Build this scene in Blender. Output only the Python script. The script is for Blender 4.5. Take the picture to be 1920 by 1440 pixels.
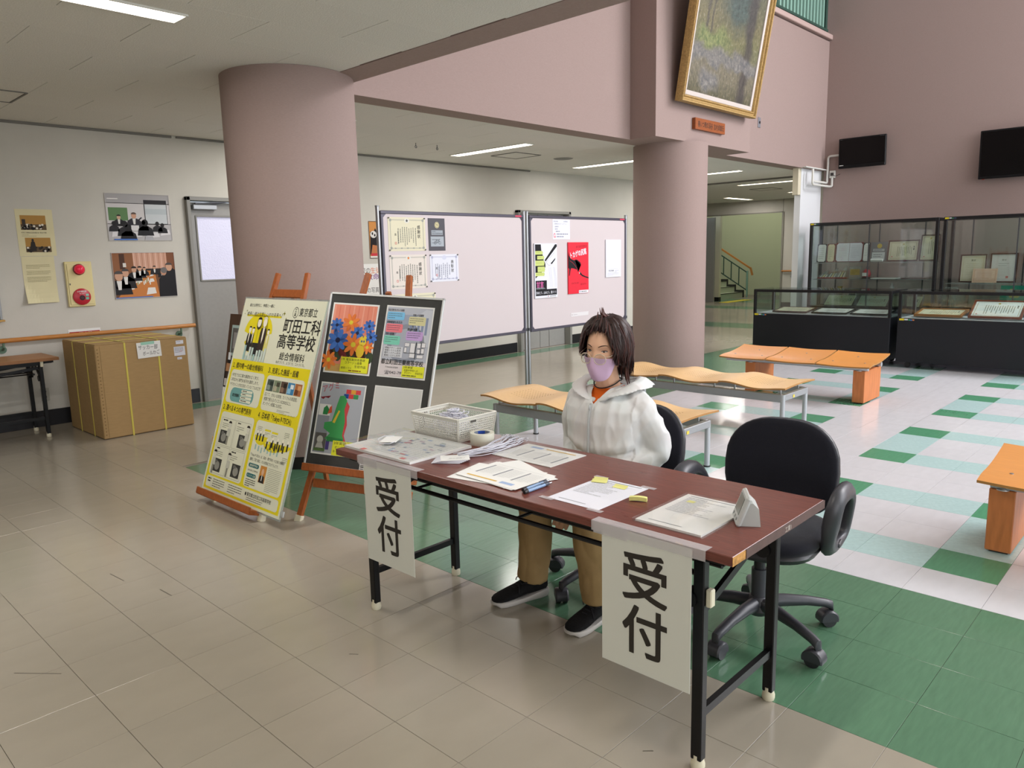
import bpy, bmesh, math, random
from math import sin, cos, pi, radians, sqrt, atan2
from mathutils import Matrix, Vector, noise, Quaternion
for _o in list(bpy.data.objects):
    bpy.data.objects.remove(_o, do_unlink=True)
SC = bpy.context.scene
COL = SC.collection
random.seed(7)
# ------------------------------------------------------------------ camera, world, lights, exposure
# x = along the back wall (away to the right), y = towards the back wall, z = up; the camera stands at x=y=0
F_PX, YAW, PITCH, ROLL, EYE = 1416.5, 0.7609037, 0.1676428, -0.0238244, 1.475
fwd = Vector((cos(YAW) * cos(PITCH), sin(YAW) * cos(PITCH), -sin(PITCH)))
rt = Vector((sin(YAW), -cos(YAW), 0))
up = rt.cross(fwd)
r2 = rt * cos(ROLL) + up * sin(ROLL)
u2 = -rt * sin(ROLL) + up * cos(ROLL)
cam = bpy.data.cameras.new('camera')
cam.sensor_width = 36.0
cam.lens = F_PX / 1920 * 36
cam.clip_start, cam.clip_end = 0.05, 200
camo = bpy.data.objects.new('camera', cam)
COL.objects.link(camo)
M = Matrix((r2, u2, -fwd)).transposed().to_4x4()
M.translation = Vector((0, 0, EYE))
camo.matrix_world = M
SC.camera = camo

w = bpy.data.worlds.new('world')
SC.world = w
w.use_nodes = True
w.node_tree.nodes['Background'].inputs[0].default_value = (0.80, 0.90, 1.0, 1)
w.node_tree.nodes['Background'].inputs[1].default_value = 1.0


def area(name, loc, target, sx, sy, power, col, spread=pi):
    l = bpy.data.lights.new(name, 'AREA')
    l.shape = 'RECTANGLE'
    l.size, l.size_y, l.energy, l.color = sx, sy, power, col
    l.spread = spread
    o = bpy.data.objects.new(name, l)
    COL.objects.link(o)
    o.location = loc
    o.rotation_euler = (Vector(target) - Vector(loc)).to_track_quat('-Z', 'Y').to_euler()
    return o


DAY = (0.96, 0.955, 1.0)
LAMP = (1.0, 0.96, 0.93)
# daylight through the tall front glazing of the two-storey hall and its roof light
area('daylight_front_window', (8.6, -6.3, 4.2), (7.6, 4.0, 0.6), 8.5, 5.2, 760, DAY)
area('daylight_high_window', (12.9, -1.6, 6.5), (8.2, 1.2, 0.0), 7.5, 1.8, 1250, DAY)
area('entrance_fill_light', (-0.4, -6.75, 1.35), (0.6, 4.0, 1.9), 5.6, 2.3, 190, DAY)  # unseen fill light, added to brighten the low ceiling and back wall
# ceiling strip lamps: one light per fitting (fittings themselves are built further down)
STRIPS = [(1.28, 4.20, 0), (1.28, 1.20, 0), (-1.6, 4.20, 0), (-1.6, 1.2, 0), (1.28, -1.8, 0),
          (4.30, 6.75, 1), (6.80, 6.75, 1), (9.20, 6.70, 1), (11.80, 6.62, 1), (14.40, 6.70, 1), (18.05, 9.20, 0), (17.2, 6.9, 1)]
LOWZ = 2.763
for i, (sx_, sy_, d_) in enumerate(STRIPS):
    a = area('ceiling_lamp', (sx_, sy_, LOWZ - 0.004), (sx_, sy_, 0), 1.2 if d_ == 0 else 0.09, 0.09 if d_ == 0 else 1.2, (25, 13, 15, 11, 8)[i] if i < 5 else 22, LAMP)
    a.rotation_euler = (0, 0, 0)
area('stair_lamp', (22.0, 11.0, 4.6), (22.0, 12.0, 0), 1.2, 1.2, 60, (1.0, 0.97, 0.80))
SC.view_settings.view_transform = 'Standard'
SC.view_settings.look = 'None'
SC.view_settings.gamma = 1.0
SC.view_settings.use_curve_mapping = False
SC.view_settings.exposure = 0.10
SC.cycles.use_denoising = True
SC.cycles.max_bounces = 8
SC.cycles.diffuse_bounces = 4
SC.cycles.glossy_bounces = 3
SC.cycles.transmission_bounces = 4
SC.cycles.transparent_max_bounces = 12
SC.cycles.caustics_reflective = False
SC.cycles.caustics_refractive = False
SC.cycles.sample_clamp_indirect = 6.0

# ------------------------------------------------------------------ materials
def lin(h):
    h = h.lstrip('#')
    c = [int(h[i:i + 2], 16) / 255 for i in (0, 2, 4)]
    return tuple((x / 12.92 if x <= 0.04045 else ((x + 0.055) / 1.055) ** 2.4) for x in c) + (1.0,)


MATS = {}


def mat(name, hexcol, rough=0.6, metal=0.0, spec=0.4, var=0.0, scale=8.0, bump=0.0, bscale=40.0, stretch=(1, 1, 1),
        coat=0.0, obj_var=0.0, alpha=1.0, trans=0.0, emit=None, sheen=0.0, col2=None, rvar=0.0, sub=0.0):
    """principled material with object-space noise on colour, roughness and bump"""
    if name in MATS:
        return MATS[name]
    m = bpy.data.materials.new(name)
    m.use_nodes = True
    nt = m.node_tree
    N, L = nt.nodes, nt.links
    b = N['Principled BSDF']
    c = lin(hexcol)
    b.inputs['Base Color'].default_value = c
    b.inputs['Roughness'].default_value = rough
    b.inputs['Metallic'].default_value = metal
    b.inputs['Specular IOR Level'].default_value = spec
    if coat:
        b.inputs['Coat Weight'].default_value = coat
        b.inputs['Coat Roughness'].default_value = 0.15
    if sheen:
        b.inputs['Sheen Weight'].default_value = sheen
        b.inputs['Sheen Roughness'].default_value = 0.5
    if sub:
        b.inputs['Subsurface Weight'].default_value = sub
        b.inputs['Subsurface Radius'].default_value = (0.012, 0.005, 0.003)
        b.inputs['Subsurface Scale'].default_value = 1.0
    if alpha < 1:
        b.inputs['Alpha'].default_value = alpha
    if trans:
        b.inputs['Transmission Weight'].default_value = trans
    if emit:
        b.inputs['Emission Color'].default_value = lin(hexcol)
        b.inputs['Emission Strength'].default_value = emit
    tc = mp = None
    if var or bump or col2 or rvar:
        tc = N.new('ShaderNodeTexCoord')
        mp = N.new('ShaderNodeMapping')
        mp.inputs['Scale'].default_value = stretch
        L.new(tc.outputs['Object'], mp.inputs['Vector'])
    csock = None
    if var or col2:
        n = N.new('ShaderNodeTexNoise')
        n.inputs['Scale'].default_value = scale
        n.inputs['Detail'].default_value = 5
        L.new(mp.outputs[0], n.inputs['Vector'])
        r = N.new('ShaderNodeValToRGB')
        r.color_ramp.elements[0].position = 0.3
        r.color_ramp.elements[1].position = 0.7
        if col2:
            r.color_ramp.elements[0].color = lin(col2)
            r.color_ramp.elements[1].color = c
        else:
            r.color_ramp.elements[0].color = tuple(x * (1 - var) for x in c[:3]) + (1,)
            r.color_ramp.elements[1].color = tuple(min(1, x * (1 + var)) for x in c[:3]) + (1,)
        L.new(n.outputs['Fac'], r.inputs['Fac'])
        csock = r.outputs['Color']
    if obj_var:
        oi = N.new('ShaderNodeObjectInfo')
        mr = N.new('ShaderNodeMapRange')
        mr.inputs['To Min'].default_value = 1 - obj_var
        mr.inputs['To Max'].default_value = 1 + obj_var
        L.new(oi.outputs['Random'], mr.inputs['Value'])
        mx = N.new('ShaderNodeMix')
        mx.data_type = 'RGBA'
        mx.blend_type = 'MULTIPLY'
        mx.inputs[0].default_value = 1.0
        if csock:
            L.new(csock, mx.inputs[6])
        else:
            mx.inputs[6].default_value = c
        L.new(mr.outputs[0], mx.inputs[7])
        csock = mx.outputs[2]
    if csock:
        L.new(csock, b.inputs['Base Color'])
    if rvar:
        n = N.new('ShaderNodeTexNoise')
        n.inputs['Scale'].default_value = scale * 0.6
        n.inputs['Detail'].default_value = 3
        L.new(mp.outputs[0], n.inputs['Vector'])
        mr = N.new('ShaderNodeMapRange')
        mr.inputs['To Min'].default_value = max(0.02, rough - rvar)
        mr.inputs['To Max'].default_value = rough + rvar
        L.new(n.outputs['Fac'], mr.inputs['Value'])
        L.new(mr.outputs[0], b.inputs['Roughness'])
    if bump:
        n = N.new('ShaderNodeTexNoise')
        n.inputs['Scale'].default_value = bscale
        n.inputs['Detail'].default_value = 3
        L.new(mp.outputs[0], n.inputs['Vector'])
        bp = N.new('ShaderNodeBump')
        bp.inputs['Strength'].default_value = bump
        bp.inputs['Distance'].default_value = 0.01
        L.new(n.outputs['Fac'], bp.inputs['Height'])
        L.new(bp.outputs[0], b.inputs['Normal'])
    MATS[name] = m
    return m


def ink(h):
    return mat('ink_' + h.lstrip('#'), h, 0.55, spec=0.25)


def glass(name, tint='#f4faf8', refl=0.06, body=0.0, top=0.6):
    """thin sheet glass: clear with a Fresnel-like reflection"""
    if name in MATS:
        return MATS[name]
    m = bpy.data.materials.new(name)
    m.use_nodes = True
    nt = m.node_tree
    N, L = nt.nodes, nt.links
    for n in list(N):
        N.remove(n)
    out = N.new('ShaderNodeOutputMaterial')
    tr = N.new('ShaderNodeBsdfTransparent')
    tr.inputs[0].default_value = lin(tint)
    gl = N.new('ShaderNodeBsdfGlossy')
    gl.inputs['Roughness'].default_value = 0.03
    lw = N.new('ShaderNodeLayerWeight')
    lw.inputs['Blend'].default_value = 0.25
    mr = N.new('ShaderNodeMapRange')
    mr.inputs['To Min'].default_value = refl
    mr.inputs['To Max'].default_value = top
    L.new(lw.outputs['Fresnel'], mr.inputs['Value'])
    mx = N.new('ShaderNodeMixShader')
    L.new(mr.outputs[0], mx.inputs[0])
    L.new(tr.outputs[0], mx.inputs[1])
    L.new(gl.outputs[0], mx.inputs[2])
    last = mx
    if body:
        df = N.new('ShaderNodeBsdfDiffuse')
        df.inputs[0].default_value = (0.9, 0.9, 0.9, 1)
        m2 = N.new('ShaderNodeMixShader')
        m2.inputs[0].default_value = body
        L.new(mx.outputs[0], m2.inputs[1])
        L.new(df.outputs[0], m2.inputs[2])
        last = m2
    L.new(last.outputs[0], out.inputs[0])
    MATS[name] = m
    return m


# ------------------------------------------------------------------ mesh builder
def frame(O, u, v):
    u = Vector(u).normalized()
    v = Vector(v)
    v = (v - u * v.dot(u)).normalized()
    n = u.cross(v)
    m = Matrix((u, v, n)).transposed().to_4x4()
    m.translation = Vector(O)
    return m


def rotz(a, loc=(0, 0, 0)):
    return Matrix.Translation(loc) @ Matrix.Rotation(a, 4, 'Z')


TEXTS = {}


def text_geo(s, bold=0.0):
    k = (s, bold)
    if k not in TEXTS:
        cu = bpy.data.curves.new('t', 'FONT')
        cu.body = s
        cu.size = 1
        cu.resolution_u = 3
        o = bpy.data.objects.new('t', cu)
        me = o.to_mesh()
        vs, fs = [(v.co.x, v.co.y, 0.0) for v in me.vertices], [tuple(p.vertices) for p in me.polygons]
        if bold:
            n_, v0, f0 = len(vs), list(vs), list(fs)
            for q, (dx, dy) in enumerate(((bold, 0), (bold, bold), (0, bold)) if bold < .03 else ((bold, 0), (bold, bold), (0, bold), (bold / 2, 0), (0, bold / 2), (bold, bold / 2), (bold / 2, bold), (bold / 2, bold / 2))):
                vs += [(a + dx, b + dy, (q + 1) * 4e-5) for a, b, _ in v0]
                fs += [tuple(i + n_ * (q + 1) for i in f) for f in f0]
        TEXTS[k] = (vs, fs)
        o.to_mesh_clear()
        bpy.data.objects.remove(o)
        bpy.data.curves.remove(cu)
    return TEXTS[k]


class MB:
    def __init__(s, T=None):
        s.v, s.f, s.m, s.mats = [], [], [], []
        s.T = T or Matrix()
        s.starts = []
        s.clip = None

    def mi(s, m):
        if m not in s.mats:
            s.mats.append(m)
        return s.mats.index(m)

    def add(s, vs, fs, m, T=None):
        o = len(s.v)
        s.starts.append(o)
        T = s.T @ T if T is not None else s.T
        s.v += [T @ Vector(v) for v in vs]
        k = s.mi(m)
        for f in fs:
            s.f.append(tuple(i + o for i in f))
            s.m.append(k)

    def box(s, c, d, m, b=0.0, T=None):
        hx, hy, hz = d[0] / 2, d[1] / 2, d[2] / 2
        cx, cy, cz = c
        if b <= 0:
            vs = [(cx + x * hx, cy + y * hy, cz + z * hz) for x in (-1, 1) for y in (-1, 1) for z in (-1, 1)]
            fs = [(0, 1, 3, 2), (4, 6, 7, 5), (0, 4, 5, 1), (2, 3, 7, 6), (0, 2, 6, 4), (1, 5, 7, 3)]
            s.add(vs, fs, m, T)
            return
        b = min(b, hx * .9, hy * .9, hz * .9)
        vs, ix = [], {}
        for x in (-1, 1):
            for y in (-1, 1):
                for z in (-1, 1):
                    ix[(x, y, z, 0)] = len(vs); vs.append((cx + x * hx, cy + y * (hy - b), cz + z * (hz - b)))
                    ix[(x, y, z, 1)] = len(vs); vs.append((cx + x * (hx - b), cy + y * hy, cz + z * (hz - b)))
                    ix[(x, y, z, 2)] = len(vs); vs.append((cx + x * (hx - b), cy + y * (hy - b), cz + z * hz))
        fs = []
        for sg in (-1, 1):
            q = [ix[(sg, -1, -1, 0)], ix[(sg, 1, -1, 0)], ix[(sg, 1, 1, 0)], ix[(sg, -1, 1, 0)]]
            fs.append(q if sg > 0 else q[::-1])
            q = [ix[(-1, sg, -1, 1)], ix[(1, sg, -1, 1)], ix[(1, sg, 1, 1)], ix[(-1, sg, 1, 1)]]
            fs.append(q[::-1] if sg > 0 else q)
            q = [ix[(-1, -1, sg, 2)], ix[(1, -1, sg, 2)], ix[(1, 1, sg, 2)], ix[(-1, 1, sg, 2)]]
            fs.append(q if sg > 0 else q[::-1])
        for y in (-1, 1):
            for z in (-1, 1):
                q = [ix[(-1, y, z, 1)], ix[(1, y, z, 1)], ix[(1, y, z, 2)], ix[(-1, y, z, 2)]]
                fs.append(q if y * z < 0 else q[::-1])
        for x in (-1, 1):
            for z in (-1, 1):
                q = [ix[(x, -1, z, 0)], ix[(x, 1, z, 0)], ix[(x, 1, z, 2)], ix[(x, -1, z, 2)]]
                fs.append(q if x * z > 0 else q[::-1])
        for x in (-1, 1):
            for y in (-1, 1):
                q = [ix[(x, y, -1, 0)], ix[(x, y, 1, 0)], ix[(x, y, 1, 1)], ix[(x, y, -1, 1)]]
                fs.append(q if x * y < 0 else q[::-1])
        for x in (-1, 1):
            for y in (-1, 1):
                for z in (-1, 1):
                    q = [ix[(x, y, z, 0)], ix[(x, y, z, 1)], ix[(x, y, z, 2)]]
                    fs.append(q if x * y * z > 0 else q[::-1])
        s.add(vs, fs, m, T)

    def loft(s, rings, m, cap=True, closed=False, T=None):
        n = len(rings[0])
        vs = [p for r in rings for p in r]
        fs = []
        R = len(rings)
        for i in range(R if closed else R - 1):
            j = (i + 1) % R
            for k in range(n):
                l = (k + 1) % n
                fs.append((i * n + k, i * n + l, j * n + l, j * n + k))
        if cap and not closed:
            fs.append(tuple(range(n - 1, -1, -1)))
            fs.append(tuple((R - 1) * n + k for k in range(n)))
        s.add(vs, fs, m, T)

    def tube(s, pts, r, m, seg=8, closed=False, flat=None, T=None, cap=True, upv=None):
        """sweep a circle (or an ellipse: flat = (a, b) with upv) along points"""
        pts = [Vector(p) for p in pts]
        n = len(pts)
        rs = r if isinstance(r, (list, tuple)) else [r] * n
        rings = []
        ref = Vector(upv) if upv else None
        for i, p in enumerate(pts):
            if closed:
                t = pts[(i + 1) % n] - pts[i - 1]
            else:
                t = pts[min(i + 1, n - 1)] - pts[max(i - 1, 0)]
            t.normalize()
            if upv:
                a = ref - t * ref.dot(t)
                if a.length < 1e-4:
                    a = t.orthogonal()
                a.normalize()
            else:
                if i == 0:
                    a = t.orthogonal().normalized()
                else:
                    a = pa - t * pa.dot(t)
                    a.normalize()
            pa = a
            b = t.cross(a)
            fa, fb = flat if flat else (1, 1)
            rings.append([p + a * cos(2 * pi * k / seg) * rs[i] * fa + b * sin(2 * pi * k / seg) * rs[i] * fb for k in range(seg)])
        s.loft(rings, m, cap, closed, T)

    def cyl(s, p0, p1, r, m, seg=12, r1=None, T=None):
        s.tube([p0, p1], [r, r if r1 is None else r1], m, seg, T=T)

    def bar(s, p0, p1, wa, wb, m, upv=(0, 0, 1), b=0.0, T=None):
        """rectangular bar from p0 to p1; wb along upv, wa across"""
        p0, p1 = Vector(p0), Vector(p1)
        t = p1 - p0
        L = t.length
        t.normalize()
        a = Vector(upv) - t * Vector(upv).dot(t)
        if a.length < 1e-5:
            a = t.orthogonal()
        a.normalize()
        c = a.cross(t)
        M_ = Matrix((t, c, a)).transposed().to_4x4()
        M_.translation = (p0 + p1) / 2
        s.box((0, 0, 0), (L, wa, wb), m, b, (T @ M_) if T is not None else M_)

    def lathe(s, prof, m, seg=24, T=None, cap=False, sy=1.0):
        rings = [[(r * cos(2 * pi * k / seg), r * sy * sin(2 * pi * k / seg), z) for k in range(seg)] for r, z in prof]
        s.loft(rings, m, cap, False, T)

    def ball(s, c, r, m, seg=12, rings=8, T=None):
        rr = r if isinstance(r, (tuple, list)) else (r, r, r)
        R = []
        for i in range(rings + 1):
            a = -pi / 2 + pi * i / rings
            q = max(cos(a), 0.001)
            R.append([(c[0] + rr[0] * q * cos(2 * pi * k / seg), c[1] + rr[1] * q * sin(2 * pi * k / seg), c[2] + rr[2] * sin(a)) for k in range(seg)])
        s.loft(R, m, True, False, T)

    def prism(s, poly, z0, z1, m, T=None):
        n = len(poly)
        vs = [(x, y, z0) for x, y in poly] + [(x, y, z1) for x, y in poly]
        fs = [tuple(range(n - 1, -1, -1)), tuple(range(n, 2 * n))]
        fs += [(k, (k + 1) % n, n + (k + 1) % n, n + k) for k in range(n)]
        s.add(vs, fs, m, T)

    # flat print in the local xy plane, z is the print layer
    def rect(s, x, y, w, h, m, l=1):
        z = l * LAY
        s.add([(x, y, z), (x + w, y, z), (x + w, y + h, z), (x, y + h, z)], [(0, 1, 2, 3)], m)

    def poly(s, pts, m, l=1):
        if s.clip:
            pts = [(min(max(x, .002), s.clip[0] - .002), min(max(y, .002), s.clip[1] - .002)) for x, y in pts]
        s.add([(x, y, l * LAY) for x, y in pts], [tuple(range(len(pts)))], m)

    def ell(s, cx, cy, rx, ry, m, l=1, n=20, a0=0.0, a1=2 * pi):
        full = abs(a1 - a0) > 6.2
        k = n if full else n + 1
        pts = [(cx + rx * cos(a0 + (a1 - a0) * i / n), cy + ry * sin(a0 + (a1 - a0) * i / n)) for i in range(k)]
        s.poly(pts, m, l)

    def rrect(s, x, y, w, h, r, m, l=1):
        pts = []
        for cx, cy, a in ((x + w - r, y + r, -90), (x + w - r, y + h - r, 0), (x + r, y + h - r, 90), (x + r, y + r, 180)):
            for i in range(5):
                t = radians(a + 22.5 * i)
                pts.append((cx + r * cos(t), cy + r * sin(t)))
        s.poly(pts, m, l)

    def border(s, x, y, w, h, t, m, l=1):
        s.rect(x, y, w, t, m, l); s.rect(x, y + h - t, w, t, m, l)
        s.rect(x, y + t, t, h - 2 * t, m, l); s.rect(x + w - t, y + t, t, h - 2 * t, m, l)

    def stroke(s, pts, t, m, l=1):
        for (x0, y0), (x1, y1) in zip(pts, pts[1:]):
            dx, dy = x1 - x0, y1 - y0
            L = sqrt(dx * dx + dy * dy) or 1
            nx, ny = -dy / L * t / 2, dx / L * t / 2
            ex, ey = dx / L * t * .3, dy / L * t * .3
            s.poly([(x0 - ex + nx, y0 - ey + ny), (x0 - ex - nx, y0 - ey - ny), (x1 + ex - nx, y1 + ey - ny), (x1 + ex + nx, y1 + ey + ny)], m, l)

    def text(s, x, y, t, size, m, l=2, al='l', bold=0.0, width=None, sx=1.0, vert=False, rot=0.0):
        if vert:
            for i, ch in enumerate(t):
                s.text(x, y - i * size * 1.08, ch, size, m, l, 'c', bold)
            return
        vs, fs = text_geo(t, bold)
        if not vs:
            return
        xs = [v[0] for v in vs]
        W = max(xs) - min(xs)
        k = size
        if width:
            sx = width / (W * k)
        off = -min(xs) * k * sx
        if al == 'c':
            off -= W * k * sx / 2
        if al == 'r':
            off -= W * k * sx
        ca, sa = cos(rot), sin(rot)
        out = []
        for vx, vy, vz in vs:
            a, b = vx * k * sx + off, vy * k
            out.append((x + a * ca - b * sa, y + a * sa + b * ca, l * LAY + vz))
        s.add(out, fs, m)

    def lines(s, x, y, w, n, pitch, t, m, l=2, frac=0.92, rnd=None):
        """rows of fine print too small to read: broken dashes"""
        rnd = rnd or random.Random(int(abs(x * 977 + y * 613) * 1000) + n)
        for i in range(n):
            yy = y - i * pitch
            e = w * (frac if i < n - 1 else rnd.uniform(.35, .9))
            q = 0
            while q < e - t * .6:
                d = min(rnd.uniform(2.0, 6.0) * t, e - q)
                s.rect(x + q, yy, d, t, m, l)
                q += d + t * .55

    def vlines(s, x, y, h, n, pitch, t, m, l=2, rnd=None):
        """columns of fine vertical print, right to left"""
        rnd = rnd or random.Random(int(abs(x * 977 + y * 613) * 1000) + n)
        for i in range(n):
            xx = x - i * pitch
            e = h * rnd.uniform(.6, 1.0)
            q = rnd.uniform(0, .12) * h
            while q < e - t:
                d = min(rnd.uniform(1.0, 2.4) * t, e - q)
                s.rect(xx - t / 2, y - q - d, t, d, m, l)
                q += d + t * .5

    def obj(s, name, parent=None, smooth=False, local=False, kind=None, label=None, weld=False):
        off = Vector((0, 0, 0))
        if parent is not None and not local:
            r = parent
            while r is not None:
                off += r.location
                r = r.parent
        me = bpy.data.meshes.new(name)
        me.from_pydata([v - off for v in s.v], [], s.f)
        for m in s.mats:
            me.materials.append(m)
        me.polygons.foreach_set('material_index', s.m)
        if weld:
            bm = bmesh.new()
            bm.from_mesh(me)
            bmesh.ops.remove_doubles(bm, verts=bm.verts, dist=1e-5)
            bmesh.ops.recalc_face_normals(bm, faces=bm.faces)
            bm.to_mesh(me)
            bm.free()
        if smooth:
            me.polygons.foreach_set('use_smooth', [True] * len(me.polygons))
            if smooth is not True:
                me.set_sharp_from_angle(angle=radians(smooth))
        me.update()
        o = bpy.data.objects.new(name, me)
        COL.objects.link(o)
        if parent is not None:
            o.parent = parent
        if kind:
            o['kind'] = kind
        if label:
            o['label'] = label
        return o


    def split(s, name, parent, smooth=False, local=False, label=None):
        """one object for every primitive added"""
        out = []
        bounds = s.starts + [len(s.v)]
        for a, e in zip(bounds, bounds[1:]):
            q = MB()
            q.v = s.v[a:e]
            for f, k in zip(s.f, s.m):
                if a <= f[0] < e:
                    q.f.append(tuple(i - a for i in f))
                    q.m.append(q.mi(s.mats[k]))
            out.append(q.obj(name, parent, smooth, local, label=label))
        return out


LAY = 0.0004


def tag(o, label, cat, group=None):
    o['label'] = label
    o['category'] = cat
    if group:
        o['group'] = group
    return o


def thing(name, label, cat, loc, group=None, rz=0.0):
    o = bpy.data.objects.new(name, None)
    o.empty_display_size = 0.05
    COL.objects.link(o)
    o.location = loc
    if rz:
        o.rotation_euler = (0, 0, rz)
    return tag(o, label, cat, group)


def struct(o):
    o['kind'] = 'structure'
    return o


def dup(root, loc, rz, label, group=None):
    r = root.copy()
    COL.objects.link(r)
    r.location = loc
    r.rotation_euler = (0, 0, rz)
    r['label'] = label
    if group:
        r['group'] = group
    for ch in list(root.children):
        c = ch.copy()
        COL.objects.link(c)
        c.parent = r
        for g in ch.children:
            d = g.copy()
            COL.objects.link(d)
            d.parent = c
    return r


def sheet(name, label, cat, O, u, v, w, h, paper, t=0.0015, group=None, curl=0.0, back=False):
    """a flat sheet or board as one top-level mesh; returns (object, frame of its printed face)"""
    Fm = frame(O, u, v)
    b = MB(Fm)
    if curl:
        n = 10
        R0, vs, fs = [], [], []
        for i in range(n + 1):
            for j in range(n + 1):
                a, c = i / n, j / n
                z = curl * max(0, 1 - (a * .9 + c) / .45) ** 1.3 + curl * .35 * max(0, 1 - c / .3) ** 2
                vs.append((a * w, c * h, z + t))
        for i in range(n):
            for j in range(n):
                q = i * (n + 1) + j
                fs.append((q, q + n + 1, q + n + 2, q + 1))
        b.add(vs, fs, paper)
    else:
        b.box((w / 2, h / 2, t / 2), (w, h, t), paper)
    o = b.obj(name)
    tag(o, label, cat, group)
    F2 = Fm @ Matrix.Translation((0, 0, t))
    return o, F2

# ------------------------------------------------------------------ palette
PINK = mat('pink_wallpaper', '#9a8680', 0.8, spec=0.2, var=0.05, scale=60, bump=0.25, bscale=260, stretch=(1, 1, 4))
WALLW = mat('white_wall_paint', '#c6c3ba', 0.8, spec=0.2, var=0.03, scale=3, bump=0.1, bscale=180)
PIERW = mat('pier_white_paint', '#d4d5d6', 0.75, spec=0.2)
CREAM = mat('cream_paint', '#cfcbb4', 0.7, spec=0.2)
CEIL = mat('ceiling_board', '#e0ded8', 0.9, spec=0.1, var=0.05, scale=90, bump=0.35, bscale=120, obj_var=0.012)
CEILGAP = mat('ceiling_gap', '#6f6c66', 0.9)
BLACKB = mat('black_vinyl_skirting', '#17161a', 0.45, spec=0.4)
DOORM = mat('grey_steel_door', '#93928f', 0.45, spec=0.4, var=0.03, scale=30)
DOORF = mat('grey_door_frame', '#85847f', 0.45, spec=0.4)
SLAB = mat('floor_joint', '#857e71', 0.8)
FL = dict(rough=0.16, spec=0.55, rvar=0.03, bump=0.006, bscale=7)
T_BEIGE = mat('vinyl_tile_beige', '#a39b8c', var=0.025, scale=5, stretch=(1, 2, 1), obj_var=0.02, **FL)
T_GREEN = mat('vinyl_tile_green', '#5a8165', var=0.08, scale=13, stretch=(.7, 5, 1), obj_var=0.03, **FL)
T_CHECK = mat('vinyl_tile_bright_green', '#559671', var=0.07, scale=13, stretch=(.7, 5, 1), obj_var=0.03, **FL)
T_WHITE = mat('vinyl_tile_white', '#d5d4d7', var=0.03, scale=7, stretch=(1, 3, 1), obj_var=0.015, **FL)
T_TEAL = mat('vinyl_tile_teal', '#b4d0ce', var=0.06, scale=40, obj_var=0.02, **FL)
WOOD = mat('handrail_wood', '#b77a3c', 0.4, var=0.15, scale=14, stretch=(1, 8, 8))
STEEL = mat('brushed_steel', '#a6a8aa', 0.35, metal=0.85, spec=0.5)
STEELP = mat('silver_paint', '#9b9ea1', 0.38, metal=0.35)
GREYM = mat('dark_grey_metal', '#4f5054', 0.4, metal=0.5)
BLACKM = mat('black_paint_metal', '#09090b', 0.4, spec=0.3)
BLACKP = mat('black_plastic', '#1b1b1e', 0.45, spec=0.5)
WHITEP = mat('white_plastic', '#e2e0d6', 0.45, spec=0.5)
PAPER = mat('white_paper', '#e6e6e3', 0.75, spec=0.2)
PAPERC = mat('cream_paper', '#d9d3b8', 0.75, spec=0.2)
PAPERB = mat('bluish_paper', '#dcdde6', 0.75, spec=0.2)
LAMPW = mat('lamp_diffuser', '#fff6e6', 0.5, emit=5.5)
GLASS = glass('clear_glass')

# ------------------------------------------------------------------ floor
SCUFFS = [((.584, 3.129), (.700, 2.990), .004), ((1.242, 3.452), (1.249, 3.341), .005), ((1.154, 3.821), (1.167, 3.684), .004), ((1.484, 2.300), (1.505, 2.271), .004), ((1.739, 1.150), (1.761, 1.127), .004)]
G1, G2, TN = 2.235, 3.414, 0.3
GB1, GB2 = 4.262, 5.52            # green band along the far edge of the hall
TB = 0.3035
fl = MB()
fl.box((8.5, 3.0, -0.054), (34, 26, 0.10), SLAB)
FLOOR = struct(fl.obj('floor'))


def pattern(i, j):
    I, J = (i - 1) % 6, j % 6
    if I <= 3 and J <= 3:
        if I in (0, 3) and J in (0, 3):
            return T_CHECK
        if I in (0, 3) or J in (0, 3):
            return T_TEAL
    return T_WHITE


tiles = []          # (x0, y0, dx, dy, material)
x = G1
xs_b = [G1 - 0.3 * (k + 1) for k in range(30)]                       # beige columns on the camera's side
ys = [0.617 + 0.303 * k for k in range(-30, 62)]
for x0 in xs_b:
    for y0 in ys:
        if y0 < 8.0:
            tiles.append((x0, y0, 0.3, 0.303, T_BEIGE))
gw = (G2 - G1) / 4
for k in range(4):
    for y0 in ys:
        if y0 < GB2 - .1:
            tiles.append((G1 + gw * k, y0, gw, 0.303, T_GREEN))
for i in range(0, 33):
    for j in range(-26, 12):
        tiles.append((G2 + TN * i, 0.62 + TB * j, TN, TB, pattern(i, j)))
gb = (GB2 - GB1) / 4
for k in range(4):
    for i in range(0, 34):
        tiles.append((G2 + TN * i, GB1 + gb * k, TN, gb, T_GREEN))
for i in range(-4, 62):
    for k in range(28):
        y0 = GB2 + 0.302 * k
        x0 = G2 + TN * i
        if i < 0:
            x0 = G1 + gw * (i + 4)
        if y0 > 8.0 and x0 < 13.2:
            continue
        m_ = T_BEIGE
        if k == 8 and x0 < 13.2:
            y_end = 7.985
        if (k in (7,)) and x0 < 13.2:
            m_ = T_GREEN
        if 13.6 < x0 < 14.5 or (17.9 < x0 < 18.8) or x0 > 20.3:
            m_ = T_GREEN
        tiles.append((x0, y0, TN if i >= 0 else gw, 0.302, m_))
Mi = camo.matrix_world.inverted()


def screen(P):
    q = Mi @ Vector(P)
    if q.z > -0.2:
        return None
    return (960 + F_PX * q.x / -q.z, 720 - F_PX * q.y / -q.z, -q.z)


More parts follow.
